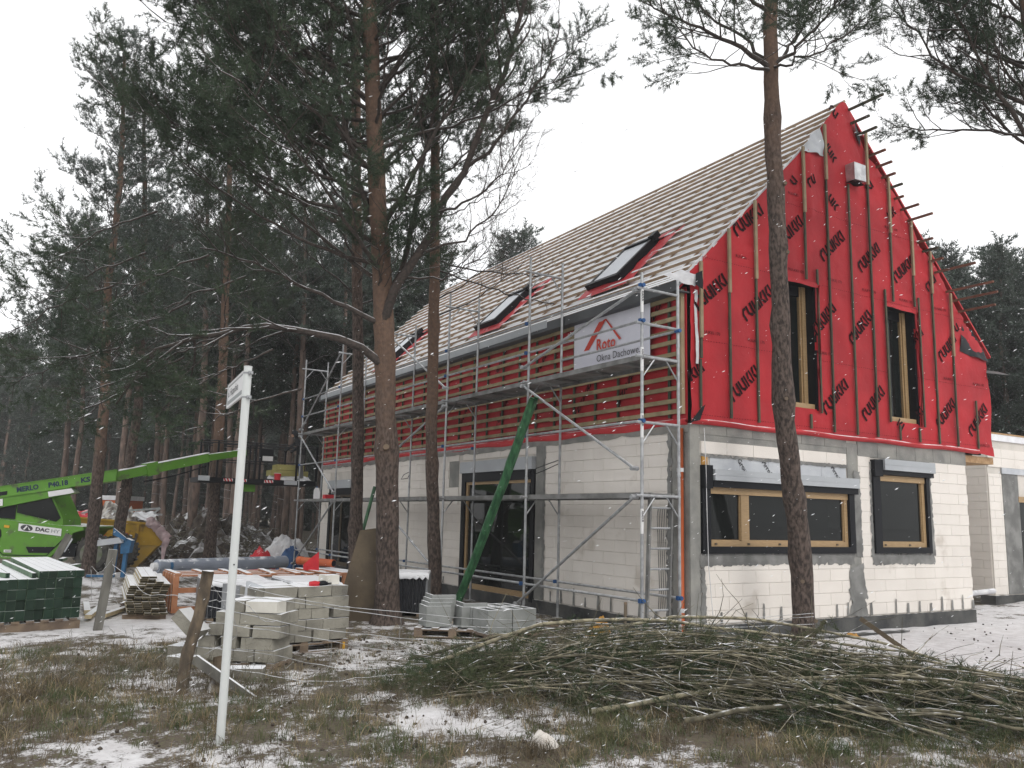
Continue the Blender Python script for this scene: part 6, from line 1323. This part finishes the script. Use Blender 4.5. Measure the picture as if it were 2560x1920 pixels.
# ---- angle blocks and hollow blocks on pallets
def angle_col(t, o, e1, k_n, z0, dims=(.38, .40)):
    o3, a3 = ortho((*o, 0), e1)
    for k in range(k_n):
        s_ = .012 * k; z = z0 + k * .05; th_ = .03
        b = MB(); pts = [(0 + s_, 0 + s_), (dims[0] + s_, 0 + s_), (dims[0] + s_, th_ + s_), (th_ + s_, th_ + s_), (th_ + s_, dims[1] + s_), (s_, dims[1] + s_)]
        b.prism([(p_[0], p_[1]) for p_ in pts], .30, o3 + UP * z + a3[0] * (.03 * k) + a3[1] * (.035 * k), (a3[0], a3[1], UP)); b.build('angle_block', m_hollow, t)
AB = thing('angle_block_stack', 'nested grey concrete angle blocks on a snowy pallet right of the thick pine', 'blocks', (-3.3, 2, GZ))
oP, aP = ortho((-3.60, 2.05, 0), (.80, -.60)); pallet(AB, oP, aP, 1.15, .8, GZ)
angle_col(AB, (-3.44, 1.98), (.987, -.165), 4, -.105); angle_col(AB, (-2.98, 1.72), (.987, -.165), 2, -.105)
oF = np.array([-3.58, 2.03, 0]); b = MB(); 
HB = thing('hollow_block_stack', 'low stack of hollow grey blocks right of the angle blocks', 'blocks', (-2.4, 1.6, GZ))
oP, aP = ortho((-2.84, 1.18, 0), (.995, .05)); pallet(HB, oP, aP, .9, .9, GZ - .03)
for i in range(2):
    for j in range(2):
        u0, v0, w_, d_, h_ = .01 + i * .44, .01 + j * .44, .42, .42, .33; z = GZ + .112; th_ = .045
        b = MB()
        for lo, hi in (((u0, v0), (u0 + w_, v0 + th_)), ((u0, v0 + d_ - th_), (u0 + w_, v0 + d_)), ((u0, v0 + th_), (u0 + th_, v0 + d_ - th_)), ((u0 + w_ - th_, v0 + th_), (u0 + w_, v0 + d_ - th_)), ((u0 + w_ / 2 - .02, v0 + th_), (u0 + w_ / 2 + .02, v0 + d_ - th_))): b.box((*lo, z), (*hi, z + h_), aP, oP)
        b.build('hollow_block', m_hollow, HB)
# brown board behind the big tree
b = MB(); b.prism([(-2.74, -.35), (-2.74, .37), (-2.52, 1.26), (-2.27, 1.30), (-1.9, 1.3), (-1.85, -.35)], .025, np.array([CX, CY, 0]) + FH * 14.55, (RH, UP, FH)); b.build('shuttering_board', m_ply, None, label='tall brown shuttering board propped behind the thickest pine', cat='board')
# green rolls leaning on the scaffold
t = thing('tarpaulin_roll', 'long green rolled tarpaulin leaning on the scaffold before the terrace door', 'roll', (-1.55, 4.7, GZ))
P_ = [np.array([-1.55, 4.68, -.22]), np.array([-1.42, 4.1, .85]), np.array([-1.3, 3.3, 2.3]), np.array([-1.2, 2.62, 3.6])]
for k, (du, r_) in enumerate(((-.045, .045), (.005, .055), (.05, .04))): b = MB(); b.tube([p_ + RH * du + UP * .02 * k for p_ in resample(P_, 22)], r_, 10, jit=.10); b.build('fold', m_chute, t, smooth=True)
t = thing('green_pole', 'thin green pole leaning at the scaffold behind the thick pine', 'pole', (-1.85, 9.5, GZ)); b = MB(); b.tube([(-1.85, 9.55, -.25), (-1.5, 9.64, 1.06), (-1.2, 9.72, 2.2)], .045, 8); b.build('pole', m_chute, t)

# ================================================================== SIGN, FENCE
SG = thing('street_sign', 'white steel street sign post with name plate seen at a sharp angle', 'sign', (-7.47, -2.82, GZ))
b = MB(); b.tube([(-7.475, -2.82, GZ - .05), (-7.47, -2.81, 2.70)], .0325, 24); PO = b.build('post', m_post, SG, smooth=False)
b = MB(); b.tube([(-7.47, -2.81, 2.70), (-7.47, -2.81, 2.705)], .034, 24); b.build('cap', m_post, PO)
for z in (2.64, 2.44):
    b = MB(); b.tube([(-7.47, -2.81, z), (-7.47, -2.81, z + .014)], .036, 20, cap=False); CL = b.build('clamp_band', m_galv, SG); b = MB(); b.tube([(-7.462, -2.85, z + .007), (-7.455, -2.875, z + .007)], .011, 8); b.box((-7.475, -2.868, z - .006), (-7.44, -2.846, z + .02)); b.build('clamp_bolt', m_galv, CL)
b = MB(); b.tube([(-7.476, -2.853, 1.12), (-7.478, -2.857, 1.12)], .006, 8); b.build('rivet', m_black, PO)
sd_ = np.array([.10, .995, 0]); o_s = np.array([-7.50, -2.79, 0]); nx_ = np.array([-.995, .10, 0])
def spl(a, b2, z0, z1, t0, t1, name, mat, par): b = MB(); b.box((a, t0, z0), (b2, t1, z1), (sd_, nx_, UP), o_s); return b.build(name, mat, par)
pn = spl(0, .92, 2.455, 2.665, -.012, .0, 'panel', m_plate, SG)
spl(.02, .90, 2.635, 2.650, .0005, .002, 'grey_band', m_signgrey, pn); spl(.02, .90, 2.478, 2.512, .0005, .002, 'grey_band', m_signgrey, pn); spl(.885, .90, 2.512, 2.635, .0005, .002, 'grey_band', m_signgrey, pn)
b = MB(); b.box((0, -.014, 2.452), (.93, .004, 2.458), (sd_, nx_, UP), o_s); b.box((0, -.014, 2.662), (.93, .004, 2.668), (sd_, nx_, UP), o_s); b.box((.92, -.014, 2.4585), (.926, .004, 2.6615), (sd_, nx_, UP), o_s); b.build('panel_rim', m_plate, pn)
b = MB(); text_geo(b, 'ul. Hiszpańska', .095, o_s + sd_ * .86 + nx_ * .001 + UP * 2.545, -sd_, UP, sx=1.12, bold=.0005, lift=.002); b.build('print', m_darkprint, pn)
FN = thing('wire_fence', 'old wire fence with bark covered post and grey squared post in front', 'fence', (-7.36, -.8, GZ))
b = MB(); b.tube(resample([(-7.40, -.82, GZ - .1), (-7.37, -.8, .1), (-7.27, -.78, .55), (-7.22, -.77, .93)], 16), [.058] * 16, 12, jit=.06); b.build('round_post', m_fpost, FN, smooth=True)
b = MB(); b.tube([(-7.22, -.77, .93), (-7.22, -.77, .94)], [.055, .05], 12); b.build('post_snow_cap', m_snow, FN)
b = MB(); b.beam((-7.30, -.86, .10 + .0), (-6.75, -1.35, GZ - .05), .035, .09); b.build('strut', m_greypost, FN)
b = MB(); b.tube([(-7.1, -.9, GZ), (-7.05, -.88, .0), (-7.05, -.84, .1)], .07, 8, jit=.1); b.build('stump', m_fpost, FN, smooth=True)
b = MB(); b.beam((-7.63, 4.36, GZ - .05), (-7.52, 4.36, .92), .12, .09, (0, 1, 0)); b.build('square_post', m_greypost, FN)
def wire(P_, r=.0035, seed=0, amp=.03, n=26):
    rg = np.random.default_rng(seed); Q = resample(P_, n); t_ = np.linspace(0, 1, n); 
    for c in (1, 2): Q[:, c] += amp * np.sin(t_ * rg.uniform(5, 13) + rg.uniform(0, 6)) * np.sin(t_ * np.pi) + rg.normal(0, amp * .12, n)
    b = MB(); b.tube(Q, r, 4, cap=False); return b.build('wire', m_wire, FN)
p0 = np.array([-7.22, -.80, .85]); tr_ = np.array([1.35, -1.15, .2])
wire([p0, (-5.9, -.95, .55), (-4.2, -1.0, .34), (-2, -1.1, .24), tr_ + [0, 0, .05]], seed=1)
wire([p0 + [0, 0, -.1], (-5.8, -.9, .50), (-4.4, -1.0, .28), (-2, -1.1, .20), tr_], seed=2)
wire([p0 + [0, 0, -.25], (-6.2, -.95, .36), (-4.4, -1.0, .12), (-2, -1.1, .12), tr_ + [0, 0, -.1]], seed=3)
wire([p0 + [0, 0, -.4], (-6.2, -.95, .25), (-4.7, -1.0, .02), (-3.4, -1.15, -.08), (-2, -1.2, 0)], seed=4, amp=.05)
wire([p0 + [0, 0, -.65], (-6.2, -.95, .02), (-4.9, -1.0, -.12), (-3.6, -1.5, -.16)], seed=5, amp=.05)
wire([p0 + [0, 0, -.85], (-6.3, -1.05, -.1), (-5.2, -1.2, -.2), (-4.0, -1.9, -.2)], seed=6, amp=.05)
wire([p0, (-7.08, -.75, .7), (-6.95, -.8, .45), (-6.9, -.8, .3), (-7.2, -.78, .12)], seed=7, amp=.03)
wire([p0 + [0, 0, -.2], (-7.0, -.8, .66), (-6.75, -.85, .5), (-6.5, -.9, .42)], seed=8, amp=.05)
wire([(-7.52, 4.3, .75), (-7.45, 4.3, .5), (-7.5, 4.3, .3), (-7.35, 4.3, .1)], .004, 9, .06)
wire([(-7.52, 4.3, .8), (-7.7, 4.3, .55), (-7.8, 4.3, .62), (-7.75, 4.3, .2)], .004, 10, .06)
for (x, y, z) in ((-5.2, -1.0, .42), (-5.95, -.93, .2), (-4.3, -1.0, .2), (-3.2, -1.05, .18)): wire([(x, y, z), (x + .01, y, z - .12), (x - .03, y, z - .3)], .003, int(x * -10), .02, 8)
wire([(-7.52, 4.33, .7), (-7.35, 1.8, .5), (-7.22, -.7, .6)], .0035, 12, .05)

# ================================================================== BRUSH PILE
BP = thing('brush_pile', 'long heap of cut pine branches and green sprays in front of the house', 'brush pile', (-2.9, -3.2, GZ))
rg = np.random.default_rng(5); PA, PB_ = np.array([-4.65, -1.3]), np.array([-.2, -5.9]); PD = (PB_ - PA) / np.linalg.norm(PB_ - PA); PN = np.array([-PD[1], PD[0]]); PN = PN if PN @ FH[:2] > 0 else -PN; PL = np.linalg.norm(PB_ - PA)
def ptop(s, v):
    """height of the heap at s (0..1 along), v (-1..1 across)"""
    prof = np.interp(s, [-.1, 0, .1, .25, .45, .6, .8, 1.0, 1.15], [0, .08, .34, .55, .72, .58, .36, .20, .12]); return prof * max(0, 1 - abs(v) ** 2.2)
def pp(s, v, f): q2 = PA + PD * s * PL + PN * v * 1.15; return np.array([q2[0], q2[1], GZ + .02 + ptop(s, v) * f])
for i in range(110):
    s0 = rg.uniform(-.06, .72); L = rg.uniform(1.6, 3.9) / PL; v0 = rg.uniform(-.85, .85); v1 = np.clip(v0 + rg.normal(0, .9), -.95, .95); f0, f1 = rg.uniform(.45, 1.0), rg.uniform(.25, 1.02); ts = np.linspace(0, 1, 9)
    P_ = np.array([pp(s0 + L * t_, v0 + (v1 - v0) * t_, f0 + (f1 - f0) * t_) + UP * (.10 * math.sin(t_ * np.pi)) for t_ in ts]); P_[1:] += np.cumsum(rg.normal(0, .018, (8, 3)), 0); P_[:, 2] = np.maximum(P_[:, 2], GZ + .02)
    if rg.uniform() < .5: P_ = P_[::-1]
    r0 = rg.uniform(.006, .015) if i % 6 else rg.uniform(.018, .026); b = MB(); b.tube(P_, np.linspace(r0, r0 * .3, 9), 7)
    for q_ in range(rg.integers(2, 6)):
        j_ = rg.integers(2, 8); d_ = P_[j_] - P_[j_ - 1]; d_ /= np.linalg.norm(d_); d_ = d_ + rg.normal(0, .5, 3) * [1, 1, .5]; L_ = rg.uniform(.3, .9); Q_ = [P_[j_]]
        for _ in range(4): d_ = d_ + rg.normal(0, .18, 3); d_ /= np.linalg.norm(d_); Q_.append(Q_[-1] + d_ * L_ / 4)
        Q_ = np.array(Q_); Q_[:, 2] = np.maximum(Q_[:, 2], GZ + .01); b.tube(Q_, np.linspace(r0 * .5, .002, 5), 5, cap=False)
    b.build('branch', m_brush, BP, smooth=True)
for (P_, r0) in (([(-4.9, -1.0, -.1), (-3.9, -1.9, .42), (-3.0, -2.6, .50), (-2.0, -3.6, .40), (-1.2, -4.4, .3)], .024), ([(-3.2, -1.2, .15), (-2.2, -2.0, .42), (-1.4, -2.9, .46), (-.8, -3.9, .28), (-.1, -4.9, .0)], .022), ([(-4.3, -3.0, -.12), (-3.7, -2.8, .16), (-3.2, -2.3, .36)], .028),
                 ([(-4.4, -3.4, -.15), (-3.2, -3.9, .05), (-2.2, -4.5, .15), (-1.0, -5.3, .1)], .026), ([(-4.9, -.6, -.1), (-4.0, -1.1, .2), (-2.9, -1.6, .32)], .02), ([(-1.2, -3.4, .5), (-1.33, -3.25, .28), (-1.5, -3.0, .2)], .022), ([(-3.95, -4.1, -.12), (-2.9, -4.5, -.02), (-1.7, -5.6, .0)], .026)):
    b = MB(); b.tube(resample(P_, 12) + rg.normal(0, .008, (12, 3)), np.linspace(r0, r0 * .5, 12), 8); b.build('branch', m_brush, BP, smooth=True)
tw = MB(); LP, LD_ = [], []
for i in range(1050):
    s_, v_ = rg.uniform(-.07, 1.05), rg.normal(0, .5); v_ = np.clip(v_, -1.05, 1.05); f_ = rg.uniform(.1, 1.05); p_ = pp(s_, v_, f_); a = math.atan2(PD[1], PD[0]) + rg.normal(0, .85) + (math.pi if rg.uniform() < .5 else 0); d_ = np.array([math.cos(a), math.sin(a), rg.normal(.0, .13)]); L = rg.uniform(.4, 1.7); q2 = [p_]
    for j in range(5): d_ = d_ + rg.normal(0, .13, 3) - [0, 0, .03]; d_ /= np.linalg.norm(d_); q2.append(q2[-1] + d_ * L / 5)
    q2 = np.array(q2); q2[:, 2] = np.maximum(q2[:, 2], GZ + .01); tw.tube(q2, np.linspace(rg.uniform(.003, .008), .0018, 6), 3, cap=False)
for i in range(46):
    s_ = rg.uniform(0, 1.05); p_ = pp(s_, rg.uniform(-.4, .9), .9); d_ = np.array([rg.normal(0, .6), rg.normal(0, .6), rg.uniform(.25, .9)]); d_ /= np.linalg.norm(d_); L = rg.uniform(.2, .6); tw.tube([p_, p_ + d_ * L * .5 + rg.normal(0, .02, 3), p_ + d_ * L], [.006, .004, .002], 4, cap=False)
tw.build('twigs', m_twig, BP, kind='stuff')
nd = MB(); T_B = [template(200 + s, nn=110, ln=.08, w=.0055, L=.45, sides=5, twigr=.003) for s in range(4)]; N_ = 1500
ss = rg.uniform(-.06, 1.06, N_); vs = np.clip(rg.normal(-.05, .55, N_), -1.08, 1.0); PS = np.array([pp(a, b_, c_) for a, b_, c_ in zip(ss, vs, rg.uniform(.05, .92, N_))])
DSv = np.stack([rg.normal(0, 1, N_), rg.normal(0, 1, N_), rg.normal(.05, .3, N_)], 1); Fr = frames(DSv, rg); ch = rg.integers(0, 4, N_)
for c in range(4):
    for wh in (0, 1): v = (np.einsum('tvi,nij->ntvj', T_B[c][wh], Fr[ch == c]) * .85 + PS[ch == c][:, None, None]).reshape(-1, 3); v[:, 2] = np.maximum(v[:, 2], GZ); nd.tris(v, np.arange(len(v)).reshape(-1, 3))
nd.build('needle_sprays', m_brushneedle, BP, kind='stuff')
t = thing('dark_stake', 'dark charred stake sticking up from the right side of the brush pile', 'stake', (-.6, -3.6, 0)); b = MB(); b.beam((-.35, -3.95, .1), (-.75, -3.5, .52), .04, .05); b.build('stake', m_ply, t)
t = thing('cut_stake', 'short dark stake with pale cut top before the scaffold', 'stake', (-1.6, -.5, GZ)); b = MB(); b.tube([(-1.75, -.6, GZ), (-1.62, -.45, .40)], .02, 8); st_ = b.build('stake', m_ply, t); b = MB(); b.tube([(-1.62, -.45, .40), (-1.615, -.445, .43)], .021, 8); b.build('cut_top', m_cut, st_)
# brushwood heaps at the forest edge
def bheap(label, u, d, w1, w2, h, seed):
    c = uv(u, d, 0); t = thing('brush_heap', label, 'brush heap', (c[0], c[1], GZ), 'snowy brushwood heaps at the forest edge')
    o = heap('mound', m_heap, t, c[0], c[1], RH, FH, w1, w2, h, 30, seed, .3, z=GZ - .05); rg = np.random.default_rng(seed); tw = MB()
    for i in range(420):
        u_, v_ = rg.uniform(-1, 1), rg.uniform(-1, .6); z = GZ + h * max(0, 1 - u_ * u_ - v_ * v_) ** .7 * rg.uniform(.6, 1.15); p_ = c + RH * u_ * w1 + FH * v_ * w2 + UP * (z - c[2]); d_ = RH * rg.normal(0, 1) + FH * rg.normal(0, .6) + UP * rg.normal(0, .35); d_ /= np.linalg.norm(d_); L = rg.uniform(.3, 1.3)
        tw.tube([p_, p_ + d_ * L * .5 + rg.normal(0, .04, 3), p_ + d_ * L], [rg.uniform(.008, .022), .01, .005], 4, cap=False)
    tw.build('twigs', m_twig, t, kind='stuff')
m_heap = M('snow dusted brush heap', (0.10, 0.08, 0.065), (0.04, 0.033, 0.028), 6, .95, .8, 12, snow=.55, sscale=4, slo=.2, shi=.8)
bheap('largest snowy brushwood heap right of the skip', -10.6, 31.0, 2.7, 1.6, 1.45, 2); bheap('low snowy brushwood heap behind the grey roll, left of the white sacks', -8.2, 30.0, 1.6, 1.2, .55, 3); bheap('brushwood heap behind the skip, under its pink wrapping', -12.6, 29.6, 1.4, 1.0, .8, 4)

# ================================================================== SMALL THINGS ON THE GROUND
V = []; n = 16
for j in range(n + 1):
    for i in range(n + 1):
        u, v = i / n * 2 - 1, j / n * 2 - 1; r_ = math.hypot(u, v); cr = .016 * fbm(u * 2, v * 2, 1, 2) + .005 * math.sin(u * 14 + v * 5)
        V.append(np.array([-5.28, -3.98, GZ]) + RH * (u * .12 * (1.15 if u > 0 else 1)) + FH * v * .09 + UP * max(-.01, (.14 * max(0, 1 - r_ ** 2.4) ** .8 * (1 - .35 * u) + cr * (r_ < 1))))
b = MB(); b.quads(V, [(j * (n + 1) + i, j * (n + 1) + i + 1, (j + 1) * (n + 1) + i + 1, (j + 1) * (n + 1) + i) for j in range(n) for i in range(n)])
b.build('paper_sack', m_paper, None, smooth=True, label='crumpled white paper sack lying in the grass at the bottom', cat='sack')
crumple([(-1.2, .9, GZ), (-.75, .95, GZ), (-.7, 1.25, GZ + .22), (-1.1, 1.2, GZ + .06)], m_tarp, 'tarp_scrap', None, amp=.05, label='orange yellow tarp scrap on the ground at the scaffold foot', cat='tarp')
crumple([(2.95, -.65, GZ + .03), (3.2, -.6, GZ + .03), (3.25, -.45, GZ + .08), (3.0, -.45, GZ + .07)], m_tarp, 'tarp_scrap', None, n=6, amp=.03, label='small orange scrap on the snow right of the front pine', cat='scrap')
for i, (x, y, lb2) in enumerate(((-5.0, 1.25, 'yellow strap end hanging at the pallet of the taller stack'), (-1.55, 2.9, 'yellow strap end on the ground under the scaffold'))):
    b = MB(); b.box((x, y, GZ), (x + .03, y + .01, GZ + .11)); b.build('strap', m_yellow, None, label=lb2, cat='strap', group='yellow strap ends')
for i, (a, b2, w_, h_, lb2) in enumerate((((-2.2, 2.6, GZ + .04), (-.9, 2.2, GZ + .04), .12, .03, 'brown plank on the trampled ground before the terrace door'), ((2.2, -.35, GZ + .02), (4.6, -.45, GZ + .02), .12, .02, 'dark board lying on the snow along the gable wall'), ((-1.6, .9, GZ + .03), (-.5, .6, GZ + .03), .1, .03, 'narrow plank lying between hollow blocks and ladder'))):
    b = MB(); b.beam(a, b2, w_, h_); b.build('plank', m_pallet if i != 1 else m_plinth, None, label=lb2, cat='plank', group='planks on the ground')
# snow heap at the wing, dark cones, grass, weeds
cl_ = MB(); rg = np.random.default_rng(31)
for i in range(900):
    if i < 620: x, y = rg.uniform(-8.5, -2.5), rg.uniform(-4.5, 2.5)
    else: x, y = rg.uniform(-2, 9), rg.uniform(-5, -.3)
    r_ = rg.uniform(.008, .022) * (1 if i < 620 else .8); c = np.array([x, y, gh(x, y) + r_ * .5]); a = rg.uniform(0, 6.28); d_ = np.array([math.cos(a), math.sin(a), .2]) * r_ * rg.uniform(.8, 1.6)
    cl_.tube([c - d_, c, c + d_], [r_ * .4, r_, r_ * .3], 5)
cl_.build('cones_and_clods', m_clod, None, kind='stuff', label='pine cones and dark clods scattered on the snow', cat='cones')
def blades(n_, area, hr, wr, seed, test, lean=.5, cl=30):
    rg = np.random.default_rng(seed); k = n_ // cl; C = []
    tr2 = 0
    while len(C) < k and tr2 < k * 30:
        tr2 += 1; x, y = rg.uniform(area[0], area[1]), rg.uniform(area[2], area[3])
        v = np.array([x - CX, y - CY]); f_ = v @ FH[:2]; s_ = v @ RH[:2]
        if f_ < 4.5 or abs(s_) > f_ * .66 + .3: continue
        g_ = test(x, y)
        if rg.uniform() < g_: C.append((x, y, g_))
    C = np.array(C); X = np.repeat(C, cl, 0); m_ = len(X); sg = rg.uniform(.015, .09, m_)
    px, py = X[:, 0] + rg.normal(0, sg), X[:, 1] + rg.normal(0, sg); pz = np.array([gh(a, b_) for a, b_ in zip(C[:, 0], C[:, 1])]).repeat(cl)
    h = rg.uniform(*hr, m_) * (.55 + .6 * np.minimum(1, X[:, 2])); a = rg.uniform(0, 6.28, m_); dx_, dy_ = np.cos(a), np.sin(a); ln = rg.uniform(.1, lean, m_) * h; w_ = rg.uniform(*wr, m_); a2 = rg.uniform(0, 6.28, m_); wx, wy = np.cos(a2) * w_, np.sin(a2) * w_
    z0 = pz - .01; P0 = np.stack([px - wx, py - wy, z0], 1); P1 = np.stack([px + wx, py + wy, z0], 1); mx_, my_ = px + dx_ * ln * .35, py + dy_ * ln * .35
    P2 = np.stack([mx_ + wx * .8, my_ + wy * .8, z0 + h * .55], 1); P3 = np.stack([mx_ - wx * .8, my_ - wy * .8, z0 + h * .55], 1); P4 = np.stack([px + dx_ * ln * 1.3, py + dy_ * ln * 1.3, z0 + h * rg.uniform(.75, 1.0, m_)], 1)
    V = np.stack([P0, P1, P2, P3, P4], 1).reshape(-1, 3); i0 = np.arange(m_)[:, None] * 5; b = MB(); kk = b.addv(V)
    b.t += [i0 + np.array([[0, 1, 2]]), i0 + np.array([[0, 2, 3]]), i0 + np.array([[3, 2, 4]])]; return b
m_grassg = M('green winter grass', (0.060, 0.090, 0.035), (0.125, 0.12, 0.06), 1.8, .8, snow=.26, sscale=9, slo=.0, shi=.5, both=True)
m_grassb = M('brown dry grass', (0.165, 0.125, 0.075), (0.085, 0.068, 0.045), 2.4, .85, snow=.26, sscale=9, slo=.0, shi=.5, both=True)
gt = lambda x, y: max(0, gmask(x, y) * (.55 + .9 * fbm(x, y, .9, 21)) + .12)
gt2 = lambda x, y: max(0, gmask(x, y) * (.6 - .9 * fbm(x, y, .9, 21)) + .07)
blades(25000, (-10.5, -1, -6.2, 2.6), (.05, .15), (.0015, .0032), 1, gt, .9).build('green_grass', m_grassg, None, kind='stuff', label='short green winter grass in the foreground', cat='grass')
blades(27000, (-10.5, -1, -6.2, 3.2), (.05, .18), (.0013, .003), 2, gt2, 1.0).build('dry_grass', m_grassb, None, kind='stuff', label='brown dry grass tufts in the foreground', cat='grass')
m_straw = M('pale straw', (0.36, 0.29, 0.17), (0.26, 0.2, 0.12), 3, .85)
blades(11000, (-10.5, -1, -6.2, 3.2), (.06, .20), (.0011, .0024), 3, lambda x, y: .25 + .6 * max(0, gmask(x, y)), 1.1, 18).build('straw', m_straw, None, kind='stuff', label='pale straw blades sticking out of the snow', cat='grass')
# tall dead weeds near the fence post
wd = MB(); rg = np.random.default_rng(8)
for i in range(330):
    cx_, cy_ = [(-7.55, -.2), (-7.0, -.7), (-8.1, -.2), (-6.6, -1.6), (-7.9, .9), (-5.9, -2.0), (-4.3, -2.9), (-8.5, .3)][rg.integers(0, 8)]; x, y = cx_ + rg.normal(0, .35), cy_ + rg.normal(0, .35); h = rg.uniform(.15, .42); a = rg.uniform(0, 6.28); d_ = np.array([math.cos(a) * .25, math.sin(a) * .25, 1]); p_ = np.array([x, y, gh(x, y)]); q_ = p_ + d_ * h; wd.tube([p_, (p_ + q_) / 2 + rg.normal(0, .012, 3), q_], [.0028, .002, .001], 3, cap=False)
    for j in range(4): t_ = rg.uniform(.35, .95); s_ = p_ + (q_ - p_) * t_; wd.tube([s_, s_ + np.array([rg.normal(0, .05), rg.normal(0, .05), rg.uniform(.02, .07)])], [.0018, .001], 3, cap=False)
wd.build('dead_weeds', m_twig, None, kind='stuff', label='thin dead weed stalks round the fence post', cat='weeds')
# unseen pines added behind the photographer, only to darken reflections in the panes
for i in range(26):
    a = math.pi + fr.uniform(-1.3, 1.3); d = fr.uniform(18, 38); p_ = np.array([CX, CY]) + (FH * math.cos(a) + RH * math.sin(a))[:2] * d
    put_tree((MS + MBUSH)[fr.integers(0, 6)], p_[0], p_[1], fr.uniform(.85, 1.1), fr.uniform(0, 6), 'unseen pine added behind the photographer to darken the pane reflections', 'pines behind the photographer')
# ================================================================== FALLING SNOW (real flakes in the air)
fk = MB(); rg = np.random.default_rng(99); N_ = 5600; dd = rg.uniform(1.0, 1.0, N_) * (2.2 + 15 * rg.uniform(0, 1, N_) ** .8); uu = rg.uniform(-.7, .7, N_) * dd; zz_ = 1.5 + dd * rg.uniform(-.42, .72, N_)
C = np.array([CX, CY, 0]) + RH * uu[:, None] + FH * dd[:, None] + UP * zz_[:, None]; C = C[(C[:, 2] > GZ) & ~((C[:, 0] > -.1) & (C[:, 1] > -.15) & (C[:, 2] < 9.6))]; n = len(C)
fd = RH * .86 + UP * .45; fd = fd / np.linalg.norm(fd); D_ = fd + rg.normal(0, .18, (n, 3)); D_ /= np.linalg.norm(D_, axis=1)[:, None]; s1 = np.cross(D_, FH); s1 /= np.linalg.norm(s1, axis=1)[:, None]; s2 = np.cross(D_, s1)
r_ = rg.uniform(.0010, .0022, n)[:, None]; L = r_ * rg.uniform(3.0, 7.0, n)[:, None]
V = np.stack([C - D_ * L, C + D_ * L, C + s1 * r_, C - s1 * r_, C + s2 * r_, C - s2 * r_], 1).reshape(-1, 3); k = np.arange(n)[:, None, None] * 6; F_ = (k + np.array([[0, 2, 4], [0, 4, 3], [0, 3, 5], [0, 5, 2], [1, 4, 2], [1, 3, 4], [1, 5, 3], [1, 2, 5]])[None]).reshape(-1, 3)
fk.tris(V, F_); fk.build('falling_snow', m_flake, None, kind='stuff', label='wet snowflakes drifting through the air', cat='snowflakes')

# ================================================================== SNOWY AIR
m_haze = bpy.data.materials.new('snowy air'); m_haze.use_nodes = True; hn = m_haze.node_tree.nodes; hn.remove(hn['Principled BSDF'])
pv = hn.new('ShaderNodeVolumePrincipled'); pv.inputs['Color'].default_value = (1, 1, 1, 1); pv.inputs['Density'].default_value = HAZE; m_haze.node_tree.links.new(pv.outputs[0], hn['Material Output'].inputs['Volume'])
b = MB(); b.box((-620, -620, GZ - 3), (620, 620, 21)); b.build('haze', m_haze, None, kind='stuff')
